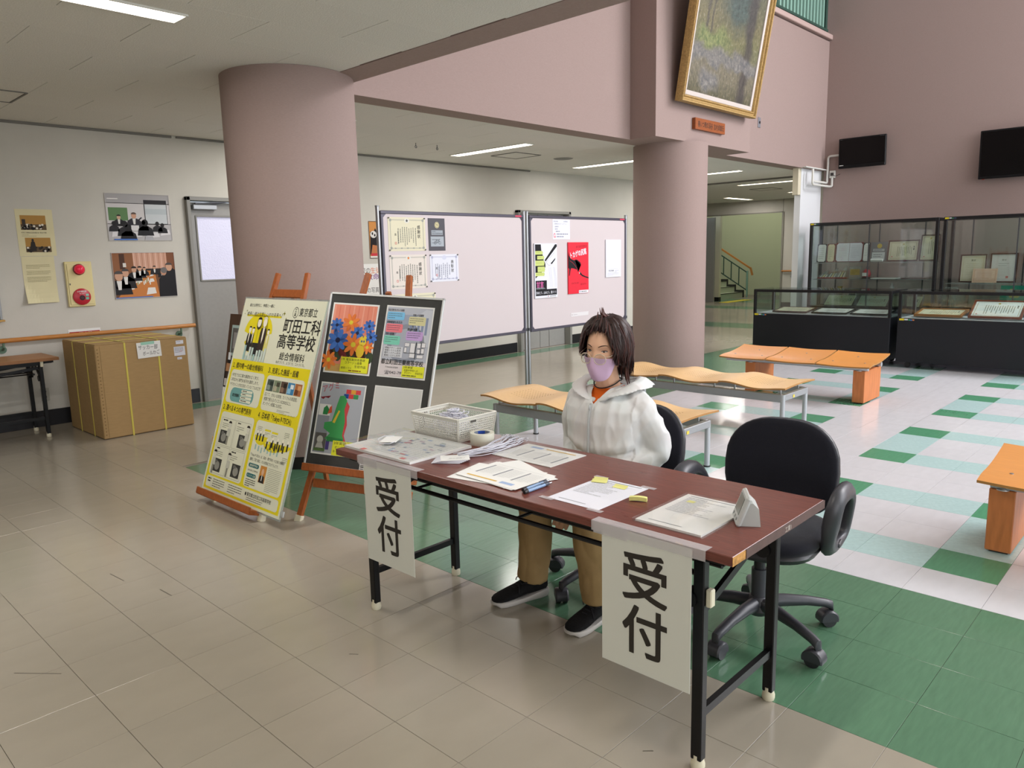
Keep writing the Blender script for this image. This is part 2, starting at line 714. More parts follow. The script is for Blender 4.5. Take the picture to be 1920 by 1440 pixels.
def seen(x0, y0, dx, dy, z=0.0):
    """rough picture area of a horizontal piece, 0 when outside the frame"""
    p4 = [screen((x0 + a, y0 + b, z)) for a, b in ((0, 0), (dx, 0), (dx, dy), (0, dy))]
    if any(q is None for q in p4):
        return 0
    cx, cy = sum(q[0] for q in p4) / 4, sum(q[1] for q in p4) / 4
    if not (-60 < cx < 1980 and -60 < cy < 1500):
        return 0
    A = 0
    for k in range(4):
        a, b = p4[k], p4[(k + 1) % 4]
        A += a[0] * b[1] - b[0] * a[1]
    return abs(A) / 2


def hidden(x0, y0):
    """tiles behind the big column, cases or walls"""
    return x0 > 10.1 and y0 < 5.0 or x0 > 12.3 and y0 < 5.9


rank = sorted(range(len(tiles)), key=lambda k: -(0 if hidden(*tiles[k][:2]) else seen(*tiles[k][:4])))
single = set(rank[:296])
tmesh = {}
rest = MB()
GAP = 0.0007
for k, (x0, y0, dx, dy, m_) in enumerate(tiles):
    if k in single:
        key = (round(dx, 4), round(dy, 4), m_.name)
        if key not in tmesh:
            b = MB()
            b.box((0, 0, -0.002), (dx - 2 * GAP, dy - 2 * GAP, 0.004), m_, 0.0006)
            o = b.obj('floor_tile', FLOOR, local=True)
            tmesh[key] = o.data
        else:
            o = bpy.data.objects.new('floor_tile', tmesh[key])
            COL.objects.link(o)
            o.parent = FLOOR
        o.location = (x0 + dx / 2, y0 + dy / 2, random.uniform(-.00015, 0))
    else:
        rest.add([(x0 + GAP, y0 + GAP, 0), (x0 + dx - GAP, y0 + GAP, 0), (x0 + dx - GAP, y0 + dy - GAP, 0), (x0 + GAP, y0 + dy - GAP, 0)], [(0, 1, 2, 3)], m_)
ro = rest.obj('floor_tile_field', FLOOR)
ro['kind'] = 'stuff'
b = MB()
SCUFF = mat('floor_scuff', '#6a6358', .6)
for p0, p1, wd in SCUFFS:
    b.bar((*p0, .0003), (*p1, .0003), wd, .0004, SCUFF)
so_ = b.obj('scuff_mark', FLOOR)
so_['kind'] = 'stuff'

# ------------------------------------------------------------------ walls, beams, columns
XR, YF, YB = 13.13, 5.16, 8.0
ATOP = 7.7
b = MB(); b.box((4.6, YB + 0.1, 1.5), (17.2, 0.2, 3.1), WALLW)
b_parts = b
# back wall with two door openings, built as pieces around them
D1 = (3.53, 4.47, 2.165)
D2 = (8.56, 9.82, 2.16)
b = MB()
for x0, x1, z0, z1 in ((-4, D1[0], 0, 3), (D1[0], D1[1], D1[2], 3), (D1[1], D2[0], 0, 3), (D2[0], D2[1], D2[2], 3), (D2[1], 13.2, 0, 3)):
    b.box(((x0 + x1) / 2, YB + 0.1, (z0 + z1) / 2), (x1 - x0, 0.2, z1 - z0), WALLW)
struct(b.obj('wall_back'))
b = MB(); b.box((-4.1, 0, 1.5), (0.2, 18, 3.1), WALLW); struct(b.obj('wall_left'))
b = MB()                                           # front side: solid over the low part, glazed under the hall
for x0, x1, z0, z1 in ((-4.2, 3.4, 2.6, 3.2), (-4.2, -3.4, 0, 2.6), (2.6, 3.4, 0, 2.6), (3.4, 13.3, 0, 0.5), (3.4, 13.3, 7.2, 7.9), (3.4, 3.7, .5, 7.2), (13.0, 13.3, .5, 7.2)):
    b.box(((x0 + x1) / 2, -7.1, (z0 + z1) / 2), (x1 - x0, 0.2, z1 - z0), WALLW)
struct(b.obj('wall_front'))
b = MB()
for k in range(5):
    b.box((5.1 + 1.65 * k, -7.1, 3.85), (0.07, 0.1, 6.7), GREYM)
b.box((8.35, -7.1, 2.6), (9.3, 0.1, 0.08), GREYM)
b.box((8.35, -7.1, 4.9), (9.3, 0.1, 0.08), GREYM)
wf = struct(b.obj('window_1'))
b = MB(); b.box((8.35, -7.1, 3.85), (9.3, 0.012, 6.7), GLASS); b.obj('glass_pane', wf)
b = MB()
for k in range(5):
    b.box((-3.4 + 1.5 * k, -7.1, 1.3), (.08, .1, 2.6), GREYM)
b.box((-.4, -7.1, 2.1), (6.0, .1, .08), GREYM)
wf = struct(b.obj('window_added'))  # invented glazing out of view, added to go with the fill light
b = MB(); b.box((-.4, -7.1, 1.3), (6.0, 0.012, 2.6), GLASS); b.obj('glass_pane', wf)
b = MB(); b.box((XR + 0.1, -1.0, ATOP / 2), (0.2, 12.32, ATOP), PINK); b.box((XR + 0.1, 6.7, 5.3), (0.2, 3.08, 4.8), PINK); struct(b.obj('wall_right'))
b = MB(); b.box((8.2, -0.9, ATOP + .1), (10.2, 12.6, 0.2), CEIL); struct(b.obj('ceiling'))
# beam over the edge of the low ceiling, and the gallery front
b = MB(); b.box((3.345, -0.96, 5.2), (0.25, 12.5, 4.88), PINK)
struct(b.obj('beam'))
b = MB()
b.box((8.3, YF + 0.12, (2.755 + 4.80) / 2), (9.9, 0.24, 4.80 - 2.755), PINK)
struct(b.obj('wall_gallery'))
b = MB()
b.box((8.3, YF + 0.10, 4.86), (9.66, 0.30, 0.075), mat('pink_coping', '#b59c95', 0.7), 0.008)
struct(b.obj('trim_1'))
b = MB()
b.box((8.6, 4.99, (2.755 + 6.9) / 2), (2.26, 0.34, 6.9 - 2.755), PINK)
struct(b.obj('wall_panel'))
b = MB(); b.lathe([(0.465, 0), (0.465, 2.7625)], PINK, 72, Matrix.Translation((3.07, 5.08, 0)))
c1 = struct(b.obj('column', smooth=40))
b = MB(); b.lathe([(0.47, 0), (0.47, 0.085), (0.464, 0.09)], BLACKB, 72, Matrix.Translation((3.07, 5.08, 0))); b.obj('skirting', c1, smooth=40)
b = MB(); b.lathe([(0.45, 0), (0.45, 2.7625)], PINK, 72, Matrix.Translation((8.36, 5.18, 0)))
c2 = struct(b.obj('column', smooth=40))
b = MB(); b.lathe([(0.4545, 0), (0.4545, 0.012)], BLACKB, 72, Matrix.Translation((8.36, 5.18, 0))); b.obj('skirting', c2, smooth=40)
# white pier at the end of the gallery
b = MB(); b.box((12.72, 5.25, 1.378), (0.82, 0.10, 2.754), PIERW); struct(b.obj('pillar'))
b = MB(); b.box((12.26, 5.25, 2.55), (0.10, 0.09, 0.42), mat('cream_box', '#cfc6ae', 0.6)); struct(b.obj('trim_2'))
# gallery railing and the wall behind it
RAILG = mat('green_rail_paint', '#86ab9c', 0.45, spec=0.4)
RAILD = mat('dark_green_rail', '#2f4b41', 0.45)
t = thing('balcony_railing', 'green railing of upright flat bars on the upper gallery ledge', 'railing', (8.3, 5.2, 4.9))
b = MB(); b.box((11.45, 5.19, 4.955), (3.2, 0.06, 0.035), RAILD); b.obj('bottom_rail', t)
b = MB(); b.box((11.45, 5.19, 5.95), (3.2, 0.07, 0.05), RAILD); b.obj('top_rail', t)
bal = None
for k in range(26):
    if bal is None:
        b = MB(); b.box((0, 0, 0), (0.05, 0.05, 0.96), RAILG)
        bal = b.obj('baluster', t, local=True)
        o = bal
    else:
        o = bal.copy(); COL.objects.link(o); o.parent = t
    o.location = (9.95 + 0.122 * k - 8.3, 0, 0.545)
for xx in (11.15, 12.98):
    b = MB(); b.box((xx, 5.20, 5.41), (0.07, 0.07, 1.05), RAILD); b.obj('post', t)
b = MB(); b.box((8.3, 8.1, 5.3), (9.9, 0.2, 5.0), mat('gallery_wall', '#e4e8e2', 0.8)); struct(b.obj('wall_upper'))
b = MB(); b.box((8.3, 6.7, 2.90), (9.9, 2.8, 0.20), WALLW); struct(b.obj('floor_upper'))
t = None

# ------------------------------------------------------------------ low ceiling with its boards
b = MB()
b.box((-0.39, 0.45, LOWZ + 0.075), (7.2, 15.0, 0.13), CEILGAP)
b.box((8.2, 6.7, LOWZ + 0.0525), (10.0, 2.6, 0.085), CEILGAP)
b.box((16.2, 7.6, LOWZ + 0.075), (6.0, 5.0, 0.13), CEILGAP)
CE = struct(b.obj('ceiling'))
bx, by = 0.9103, 0.4545
boards = []
for r in range(-26, 9):
    y0 = 4.406 + by * r
    off = 0.03 if r % 2 == 0 else 0.48
    for q in range(-8, 22):
        x0 = off - 0.0 + bx * q
        x1 = x0 + bx
        y1 = min(y0 + by, 8.0)
        if y0 >= 7.99:
            continue
        if x0 >= 3.22 and y0 < 5.38 - by * .5:
            continue
        if x0 >= 13.0:
            continue
        if x0 < 3.22 and x1 > 3.22 and y0 < 5.38:
            x1 = 3.22
        yy0 = y0
        if x0 >= 3.22 - .01 and y0 < 5.40:
            yy0 = 5.40
        if x0 < -4:
            continue
        if x1 - x0 > .05 and y1 - yy0 > .05:
            boards.append((x0, yy0, x1 - x0, y1 - yy0))
lights_xy = [((sx_ - .66, sx_ + .66, sy_ - .08, sy_ + .08) if d_ == 0 else (sx_ - .08, sx_ + .08, sy_ - .66, sy_ + .66)) for sx_, sy_, d_ in STRIPS]
crank = sorted(range(len(boards)), key=lambda k: -seen(boards[k][0], boards[k][1], boards[k][2], boards[k][3], LOWZ))
csingle = set(k for k in crank[:290] if seen(*boards[k], LOWZ) > 0)
cm, crest = {}, MB()
for k, (x0, y0, dx, dy) in enumerate(boards):
    if k in csingle:
        key = (round(dx, 3), round(dy, 3))
        if key not in cm:
            bb = MB()
            bb.box((0, 0, 0.006), (dx - 0.004, dy - 0.0012, 0.012), CEIL, 0.0008)
            o = bb.obj('ceiling_panel', CE, local=True)
            cm[key] = o.data
        else:
            o = bpy.data.objects.new('ceiling_panel', cm[key])
            COL.objects.link(o)
            o.parent = CE
        o.location = (x0 + dx / 2, y0 + dy / 2, LOWZ + random.uniform(0, .0006))
    else:
        crest.box((x0 + dx / 2, y0 + dy / 2, LOWZ + 0.006), (dx - 0.004, dy - 0.0012, 0.012), CEIL)
for q in range(-1, 7):
    crest.box((13.6 + q * .9, 7.6, LOWZ + 0.006), (0.895, 5.0, 0.012), CEIL)
o = crest.obj('ceiling_panel_field', CE)
o['kind'] = 'stuff'
b = MB(); b.box((13.55, 6.6, LOWZ - 0.012), (0.05, 2.8, 0.03), CEILGAP); struct(b.obj('trim_3'))
b = MB(); b.box((0.4, YB - 0.012, LOWZ - 0.012), (6.1, 0.02, 0.022), mat('grey_cornice', '#77756f', .7)); b.box((6.2, YB - 0.012, LOWZ - 0.012), (5.4, 0.02, 0.018), mat('grey_cornice', '#77756f', .7)); struct(b.obj('trim_4'))

# ------------------------------------------------------------------ baseboards
b = MB()
for x0, x1 in ((-4, D1[0] - .03), (D1[1] + .03, D2[0] - .03), (D2[1] + .03, 13.1)):
    b.box(((x0 + x1) / 2, YB - 0.008, 0.075), (x1 - x0, 0.016, 0.15), BLACKB, 0.003)
struct(b.obj('baseboard_back'))
b = MB(); b.box((13.12, 0, .05), (0.02, 10, 0.10), BLACKB); struct(b.obj('baseboard_right'))

# ------------------------------------------------------------------ doors in the back wall
FROST = mat('frosted_glass', '#c9c9e0', 0.35, bump=0.5, bscale=70, spec=0.6, emit=0.28)
b = MB()
x0, x1, zt = D1
for c, d in (((x0 + .02, 8.03, zt / 2), (.04, .16, zt)), ((x1 - .02, 8.03, zt / 2), (.04, .16, zt)), (((x0 + x1) / 2, 8.03, zt - .02), (x1 - x0, .16, .04))):
    b.box(c, d, DOORF, 0.004)
d1 = struct(b.obj('door_1'))
b = MB()
fx0, fx1 = x0 + .045, x1 - .045
gx0, gx1, gz0, gz1 = 3.66, 4.34, 1.30, 1.965
zz = zt - .05
for c, d in ((((fx0 + gx0) / 2, 8.06, zz / 2), (gx0 - fx0, .04, zz)), (((fx1 + gx1) / 2, 8.06, zz / 2), (fx1 - gx1, .04, zz)),
             (((gx0 + gx1) / 2, 8.06, gz0 / 2), (gx1 - gx0, .04, gz0)), (((gx0 + gx1) / 2, 8.06, (gz1 + zz) / 2), (gx1 - gx0, .04, zz - gz1))):
    b.box(c, d, DOORM)
b.obj('door_leaf', d1)
b = MB(); b.box(((gx0 + gx1) / 2, 8.065, (gz0 + gz1) / 2), (gx1 - gx0, .01, gz1 - gz0), FROST); b.obj('frosted_pane', d1, label='frosted glass pane')
b = MB()
for c, d in (((gx0 - .008, 8.037, (gz0 + gz1) / 2), (.018, .014, gz1 - gz0 + .03)), ((gx1 + .008, 8.037, (gz0 + gz1) / 2), (.018, .014, gz1 - gz0 + .03)),
             (((gx0 + gx1) / 2, 8.037, gz0 - .008), (gx1 - gx0, .014, .018)), (((gx0 + gx1) / 2, 8.037, gz1 + .008), (gx1 - gx0, .014, .018))):
    b.box(c, d, DOORF, .003)
b.obj('glazing_bead', d1)
b = MB(); b.box((3.74, 8.01, 2.062), (.26, .06, .05), STEELP, .006); b.bar((3.64, 8.0, 2.10), (3.98, 7.985, 2.12), .02, .012, GREYM); b.bar((3.98, 7.985, 2.12), (3.80, 8.03, 2.085), .018, .01, GREYM); b.obj('door_closer', d1)
b = MB()
x0, x1, zt = D2
for c, d in (((x0 + .025, 8.02, zt / 2), (.05, .18, zt)), ((x1 - .025, 8.02, zt / 2), (.05, .18, zt)), (((x0 + x1) / 2, 8.02, zt - .02), (x1 - x0, .18, .04))):
    b.box(c, d, DOORF, 0.004)
d2 = struct(b.obj('door_2'))
xm = 9.14
for a0, a1 in ((x0 + .055, xm - .004), (xm + .004, 9.36), (9.37, x1 - .055)):
    b = MB(); b.box(((a0 + a1) / 2, 8.07, (zt - .045) / 2), (a1 - a0, .04, zt - .05), DOORM, .003)
    b.obj('door_leaf', d2)
b = MB(); b.box((xm - .10, 8.03, .98), (.05, .03, .16), STEEL, .005); b.bar((xm - .10, 8.02, 1.0), (xm - .22, 8.01, 1.0), .016, .016, STEEL); b.obj('door_handle', d2)

# ------------------------------------------------------------------ stair hall at the far end of the corridor
XW = 19.3
GREENW = mat('stairwell_paint', '#bfc4a4', 0.8)
b = MB()
b.box((XW + .1, 7.0, 1.45), (0.2, 3.16, 2.9), WALLW)                 # right of the opening
b.box((XW + .1, 10.63, 2.66), (0.2, 4.08, 0.45), WALLW)                # over the opening
b.box((XW + .1, 13.5, 1.45), (0.2, 3.0, 2.9), WALLW)
struct(b.obj('wall_corridor'))
b = MB()
for c, d in (((XW - .01, 8.58, 1.22), (.03, .045, 2.44)), ((XW - .01, 10.2, 2.435), (.03, 3.25, .03))):
    b.box(c, d, mat('opening_frame', '#8d8a80', .5))
struct(b.obj('trim_5'))
b = MB(); b.box((XW - .008, 7.0, .06), (.016, 3.1, .12), mat('grey_skirting', '#55524e', .6)); struct(b.obj('baseboard_corridor'))
b = MB(); b.box((24.3, 11, 2.4), (.2, 9, 5.6), GREENW); b.box((21.8, 15.5, 2.4), (5.2, .2, 5.6), GREENW); b.box((21.8, 6.3, 2.4), (5.2, .2, 5.6), GREENW); b.box((21.8, 11, 5.2), (5.2, 9, .1), GREENW)
struct(b.obj('wall_stairwell'))
b = MB(); b.box((13.25, 10.9, 1.5), (0.2, 5.8, 3.1), WALLW); b.box((16.4, 13.6, 1.5), (6.2, 0.2, 3.1), WALLW); b.box((16.4, 5.2, 1.5), (6.2, 0.2, 3.1), WALLW); struct(b.obj('wall_passage'))
b = MB(); b.box((16.3, 11.8, LOWZ + 0.075), (6.2, 3.6, 0.13), CEIL); struct(b.obj('ceiling'))
b = MB(); b.box((20.3, 11.36, 1.22), (.06, .62, 2.44), DOORM); struct(b.obj('door_3'))
b = MB(); b.box((20.75, 11.23, 1.25), (.12, .25, 2.5), CREAM); b.box((20.75, 11.23, .06), (.13, .26, .12), BLACKB); struct(b.obj('pillar'))
STEP = mat('stair_riser', '#b9c0a8', 0.6)
b = MB(); b.box((21.6, 14.3, .05), (2.2, .1, .1), STEP)
ST = struct(b.obj('stairs'))
NOSE = mat('stair_nosing', '#2b2c28', .6)
for k in range(11):
    b = MB()
    y0 = 11.35 + .28 * k
    b.box((21.7, y0 + .16, .17 * (k + 1) - .085), (2.0, .32, .17), STEP)
    b.box((21.7, y0 + .012, .17 * (k + 1) + .004), (2.0, .05, .014), NOSE)
    b.obj('step', ST)
b = MB()
for k in range(11):
    y0 = 11.35 + .28 * k
    b.box((22.76, y0 + .16, .17 * (k + 1) - .06), (.10, .32, .25), NOSE)
b.obj('stringer', ST)
t = thing('stair_railing', 'green stair railing with a wooden handrail beside the far steps', 'railing', (22.85, 11.2, 0))
b = MB()
b.bar((22.80, 11.15, .92), (22.80, 14.2, .92 + .607 * 3.05), .05, .05, WOOD); b.bar((22.80, 11.15, .94), (22.80, 11.08, .70), .05, .05, WOOD); b.obj('handrail', t)
b = MB(); b.bar((22.80, 11.25, .78), (22.80, 14.2, .78 + .607 * 2.95), .03, .03, RAILD); b.obj('upper_rail', t)
b = MB(); b.bar((22.80, 11.25, .22), (22.80, 14.2, .22 + .607 * 2.95), .03, .03, RAILD); b.obj('lower_rail', t)
for k in range(11):
    y0 = 11.27 + .27 * k
    b = MB(); b.box((22.80, y0, .22 + .607 * (y0 - 11.25) + .28), (.025, .025, .60), RAILD); b.obj('baluster', t)
b = MB(); b.box((22.80, 11.25, .42), (.04, .04, .84), RAILG); b.obj('post', t)
b = MB(); b.box((20.9, 10.66, .004), (1.5, .28, .008), mat('yellow_tactile', '#d9c43a', .6), .002); tag(b.obj('tactile_strip'), 'yellow tactile warning strip on the floor before the stairs', 'floor strip')
t = thing('handrail', 'short wooden wall handrail beside the stairwell opening', 'handrail', (XW - .06, 8.0, .93))
b = MB(); b.cyl((XW - .06, 7.66, .93), (XW - .06, 8.55, .93), .022, WOOD, 10); b.obj('rail', t, smooth=40)
b = MB(); b.cyl((XW - .06, 8.28, .92), (XW - .055, 8.28, .80), .012, STEELP, 8); b.cyl((XW - .06, 8.28, .79), (XW - .002, 8.28, .79), .035, STEELP, 10); b.obj('bracket', t)

# ------------------------------------------------------------------ ceiling fittings
LT = mat('lamp_trim', '#d5d3cb', .4)
LBL = ['recessed strip light in the low ceiling above the cardboard box', 'strip light in the low ceiling behind the entrance floor, outside the picture', 'strip light over the entrance floor towards the left wall',
       'strip light over the left entrance corner', 'strip light nearest the front wall', 'strip light in the corridor ceiling behind the big near column', 'long strip light in the corridor ceiling left of the round vent',
       'strip light in the corridor ceiling running behind the right column', 'corridor strip light just past the right column under the gallery', 'corridor strip light nearest the white pier',
       'short strip light lying crosswise before the stairwell opening', 'far strip light half hidden by the white pier']
ltref = {}
for i, (sx_, sy_, d_) in enumerate(STRIPS):
    t = thing('ceiling_light', LBL[i], 'ceiling light', (sx_, sy_, LOWZ), 'recessed strip lights', 0 if d_ == 0 else pi / 2)
    if not ltref:
        b = MB()
        for s_ in (-1, 1):
            b.box((0, s_ * .078, -.004), (1.30, .010, .012), LT); b.box((s_ * .645, 0, -.004), (.010, .166, .012), LT)
        ltref['f'] = b.obj('trim_frame', t, local=True)
        b = MB(); b.box((0, 0, .002), (1.28, .146, .004), LAMPW); ltref['d'] = b.obj('diffuser', t, local=True)
    else:
        for o in ltref.values():
            c = o.copy(); COL.objects.link(c); c.parent = t


def hatch(name, label, x0, x1, y0, y1):
    b = MB()
    q = mat('hatch_trim', '#6f6d67', .5)
    for c, d in ((((x0 + x1) / 2, y0, LOWZ - .003), (x1 - x0, .014, .008)), (((x0 + x1) / 2, y1, LOWZ - .003), (x1 - x0, .014, .008)), ((x0, (y0 + y1) / 2, LOWZ - .003), (.014, y1 - y0, .008)), ((x1, (y0 + y1) / 2, LOWZ - .003), (.014, y1 - y0, .008))):
        b.box(c, d, q)
    o = tag(b.obj(name), label, 'access hatch', 'ceiling access hatches')
    b = MB(); b.box(((x0 + x1) / 2, (y0 + y1) / 2, LOWZ - .001), (x1 - x0 - .02, y1 - y0 - .02, .004), CEIL); b.obj('hatch_panel', o)


hatch('access_hatch', 'square access hatch in the corridor ceiling beside the strip light', 7.21, 7.68, 6.70, 7.14)
hatch('access_hatch', 'access hatch in the low ceiling at the left picture edge', 1.38, 1.84, 6.68, 7.13)
hatch('access_hatch', 'access hatch in the far corridor ceiling before the stairwell', 15.6, 16.1, 7.2, 7.7)
t = thing('ceiling_vent', 'round grey vent in the corridor ceiling beside the square hatch', 'vent', (8.2, 6.75, LOWZ))
b = MB(); b.lathe([(0.0, -.014), (.10, -.014), (.13, -.006), (.135, 0)], mat('vent_grey', '#7d7b76', .5), 24, Matrix.Translation((8.2, 6.75, LOWZ)), True); b.obj('vent_plate', t, smooth=30)
b = MB(); b.lathe([(0.135, -.004), (.145, -.004), (.145, 0)], LT, 24, Matrix.Translation((8.2, 6.75, LOWZ))); b.obj('rim', t)
for k, (hx, hy) in enumerate(((5.73, 6.87), (6.03, 6.85))):
    b = MB()
    b.cyl((hx, hy, LOWZ), (hx, hy, LOWZ - .03), .004, GREYM, 6)
    b.tube([(hx + .012 * cos(a), hy, LOWZ - .042 + .012 * sin(a)) for a in [pi * 2 * q / 10 for q in range(10)]], .004, GREYM, 6, True)
    tag(b.obj('ceiling_hook'), ['small metal ring hook in the corridor ceiling, the one farther from the strip light', 'small metal ring hook in the corridor ceiling, the one nearer the strip light'][k], 'hook', 'ceiling ring hooks')

# ------------------------------------------------------------------ reception table
TABLEW = mat('rosewood_laminate', '#7a4237', 0.30, spec=0.5, col2='#5d3028', scale=26, stretch=(7, .5, 7), rvar=.06)
EDGEW = mat('worn_edge_band', '#5a4440', 0.5, var=.15, scale=30)
CHIP = mat('chipped_particle_board', '#b98a4e', 0.9, var=.35, scale=90)
CAPW = mat('ivory_foot_cap', '#d8d2ba', 0.5)
TAPE = mat('clear_tape', '#e6e2e4', 0.2, alpha=.32, spec=.5)
TX0, TX1, TY0, TY1, TZ = 1.71, 2.31, 0.862, 2.650, 0.70


def folding_table(name, label, x0, x1, y0, y1, z, top, edge, legx, legy, chip=False, simple=False):
    t = thing(name, label, 'table', ((x0 + x1) / 2, (y0 + y1) / 2, 0))
    b = MB()
    th = .027
    b.box(((x0 + x1) / 2, (y0 + y1) / 2, z - th / 2), (x1 - x0, y1 - y0, th), top, .002)
    b.obj('tabletop', t)
    b = MB()
    for yy in ((y0, y1) if not simple else (y0,)):
        s_ = -1 if yy == y0 else 1
        a0 = x0 + (.075 if (chip and yy == y0) else .0)
        b.box(((a0 + x1) / 2, yy + s_ * .0012, z - th / 2), (x1 - a0, .0024, th - .001), edge)
    b.split('edge_band', t)
    if chip:
        b = MB()
        b.box((x0 + .036, y0 - .0004, z - th / 2), (.072, .0012, th - .002), CHIP)
        b.box((x0 + .0735, y0 - .0016, z - th / 2), (.004, .0030, th), edge)
        b.box((x0 - .0002, y0 + .155, z - .003), (.0012, .022, .006), CHIP)
        b.split('chipped_corner', t, label='chipped pale particle board corner')
    for ly in legy:
        for lx in legx:
            b = MB()
            b.box((lx, ly, (z - th + .03) / 2), (.030, .034, z - th - .03), BLACKM, .003)
            g = b.obj('leg', t)
            b = MB()
            b.lathe([(.0, .0), (.019, 0), (.021, .006), (.021, .018), (.0165, .034), (.0165, .045)], CAPW, 12, Matrix.Translation((lx, ly, 0)), True)
            b.obj('foot_cap', g, smooth=40)
        b = MB()
        xa, xb = legx
        b.bar((xa, ly, .17), (xb, ly, .17), .018, .026, BLACKM)
        b.bar((xa, ly, z - .05), (xb, ly, z - .05), .02, .03, BLACKM)
        b.split('leg_crossbar', t)
        s_ = 1 if ly == legy[0] else -1
        b = MB()
        b.bar((xa, ly + s_ * .012, .46), (xb, ly + s_ * .012, z - .085), .014, .024, BLACKM)
        b.obj('folding_brace', t)
        b = MB()
        for lx in legx:
            b.bar((lx, ly + s_ * .02, .50), (lx, ly + s_ * .20, z - .04), .008, .03, BLACKM, upv=(0, -s_, 1))
            b.cyl((lx - .02, ly + s_ * .03, .52), (lx + .02, ly + s_ * .03, .52), .026, BLACKM, 12)
        b.split('hinge_bracket', t)
        b = MB()
        for lx in legx:
            zz = z - .17 if lx == legx[0] else z - .05
            b.box((lx + .006, ly - .026 * (1 if ly == legy[0] else -1), zz), (.024, .018, .052), CAPW, .003)
        b.split('stacking_buffer', t, label='ivory plastic stacking buffer')
    b = MB()
    ya, yb = legy
    for k, lx in enumerate((legx[0] + .07, legx[0] + .16, legx[1] - .05)):
        b.tube([(lx, ya + .02, z - .14), (lx, yb - .02, z - .14)], .009, BLACKM, 8)
    for q in (.14, .5, .86):
        yy = ya + (yb - ya) * q
        b.tube([(legx[0] + .07, yy, z - .14), (legx[1] - .05, yy, z - .14)], .006, BLACKM, 6)
    b.split('under_shelf_rod', t, smooth=40)
    b = MB()
    for yy in (y0 + .03, y1 - .03):
        b.box(((x0 + x1) / 2, yy + (.02 if yy < (y0 + y1) / 2 else -.02), z - th - .012), (x1 - x0 - .10, .03, .022), BLACKM)
    for xx in (x0 + .05, x1 - .05):
        b.box((xx, (y0 + y1) / 2, z - th - .011), (.03, y1 - y0 - .08, .020), BLACKM)
    b.split('apron_frame', t)
    return t


RT = folding_table('folding_table', 'long dark red wood folding table with black legs and a chipped corner', TX0, TX1, TY0, TY1, TZ, TABLEW, EDGEW, (1.782, 2.243), (0.99, 2.53), True)
b = MB(frame((2.02, TY0 - .0026, TZ - .022), (1, 0, 0), (0, 0, 1)))
b.text(0, 0, '工業1', .018, mat('chalk_mark', '#c9c2b8', .9), 1)
b.obj('chalk_mark', RT, label='white handwritten mark on the table edge')
for m_ in [RT]:
    pass

# reception signs hung over the table edge
INK = mat('black_ink', '#35312c', .6, spec=.2)
SIGNP = mat('sign_paper', '#d6d8cf', .7, spec=.2)


def desk_sign(y0, lab):
    # y0 = left edge seen from the front (larger y)
    t, F = sheet('paper_sign', lab, 'sign', (TX0 - .0062, y0, TZ - .425), (0, -1, 0), (-.0, 0, 1), .297, .420, SIGNP, .0012, 'reception signs taped to the table edge')
    b = MB(F)
    for ch, zc in (('受', .230), ('付', .066)):
        vs, fs = text_geo(ch, .030)
        xs = [v[0] for v in vs]; ys_ = [v[1] for v in vs]
        w_, h_ = max(xs) - min(xs), max(ys_) - min(ys_)
        kx, ky = .150 / w_, .152 / h_
        ox = .1485 - .075
        b.add([(ox + (a - min(xs)) * kx, zc - .012 + (c - min(ys_)) * ky, LAY + e) for a, c, e in vs], fs, INK)
    b.obj('lettering', t)
    b = MB()
    b.box((TX0 + .010, y0 - .15, TZ + .0009), (.036, .375, .0006), TAPE)
    b.box((TX0 - .0086, y0 - .15, TZ - .014), (.0008, .375, .030), TAPE)
    b.box((TX0 - .0088, y0 - .03, TZ - .017), (.0006, .12, .036), TAPE)
    b.split('tape', t, label='clear adhesive tape')


desk_sign(2.452, 'tall white two-character sign hung at the table end nearer the easels')
desk_sign(1.272, 'tall white two-character sign hung near the chipped table corner')

# ------------------------------------------------------------------ things on the table
Z0 = TZ + .0005


def flat(name, lab, cat, c, ang, w_, h_, paper, t=.0006, group=None, dz=0.0):
    """sheet lying on the table: centre c, ang = direction of its long reading edge"""
    u = Vector((cos(ang), sin(ang), 0)); v = Vector((-sin(ang), cos(ang), 0))
    O = Vector((c[0], c[1], Z0 + dz)) - u * w_ / 2 - v * h_ / 2
    return sheet(name, lab, cat, O, u, v, w_, h_, paper, t, group)


GREYI, LGREY = ink('#8d9096'), ink('#b4b6b8')


def programme(b, w_, h_):
    """the printed programme seen on several sheets (blue box, ochre bar, grey headings)"""
    b.rect(.03, .024, .15, .010, ink('#d8b25a'), 1)
    b.rect(.195, .022, .062, .020, ink('#9fb4d6'), 1)
    for k in range(3):
        x0 = .03 + k * .088
        b.rect(x0, .068, .009, .105, GREYI, 1)
        b.lines(x0 + .016, .166, .060, 10, .010, .0018, LGREY, 1)
    b.rect(.03, h_ - .022, w_ - .06, .0012, LGREY, 1)


# clear-bagged exhibit board at the left end
SLEEVE = glass('plastic_sleeve', '#fefefe', .02, .02, .14)
bd, F = flat('bagged_board', 'clear plastic bag holding a printed white board at the left end of the table', 'board', (1.908, 2.425), pi / 2, .43, .325, PAPER, .010)
b = MB(F)
rnd = random.Random(3)
for c_, n_ in (('#a9bcd8', 9), ('#c9b7c4', 5), ('#8fa9a6', 4), ('#d98f8f', 5), ('#98a3b4', 8)):
    for k in range(n_):
        b.rect(rnd.uniform(.03, .26), rnd.uniform(.03, .27), rnd.uniform(.012, .034), rnd.uniform(.006, .018), ink(c_), rnd.choice((1, 2)))
b.lines(.02, .29, .28, 14, .018, .003, LGREY, 1)
b.rect(.012, .012, .30, .0015, ink('#7b828a'), 1)
b.rect(.30, .30, .028, .024, ink('#e07a78'), 1); b.rect(.05, .298, .03, .018, ink('#e07a78'), 2)
b.obj('print', bd)
b = MB(F)
n = 16
vs, fs = [], []
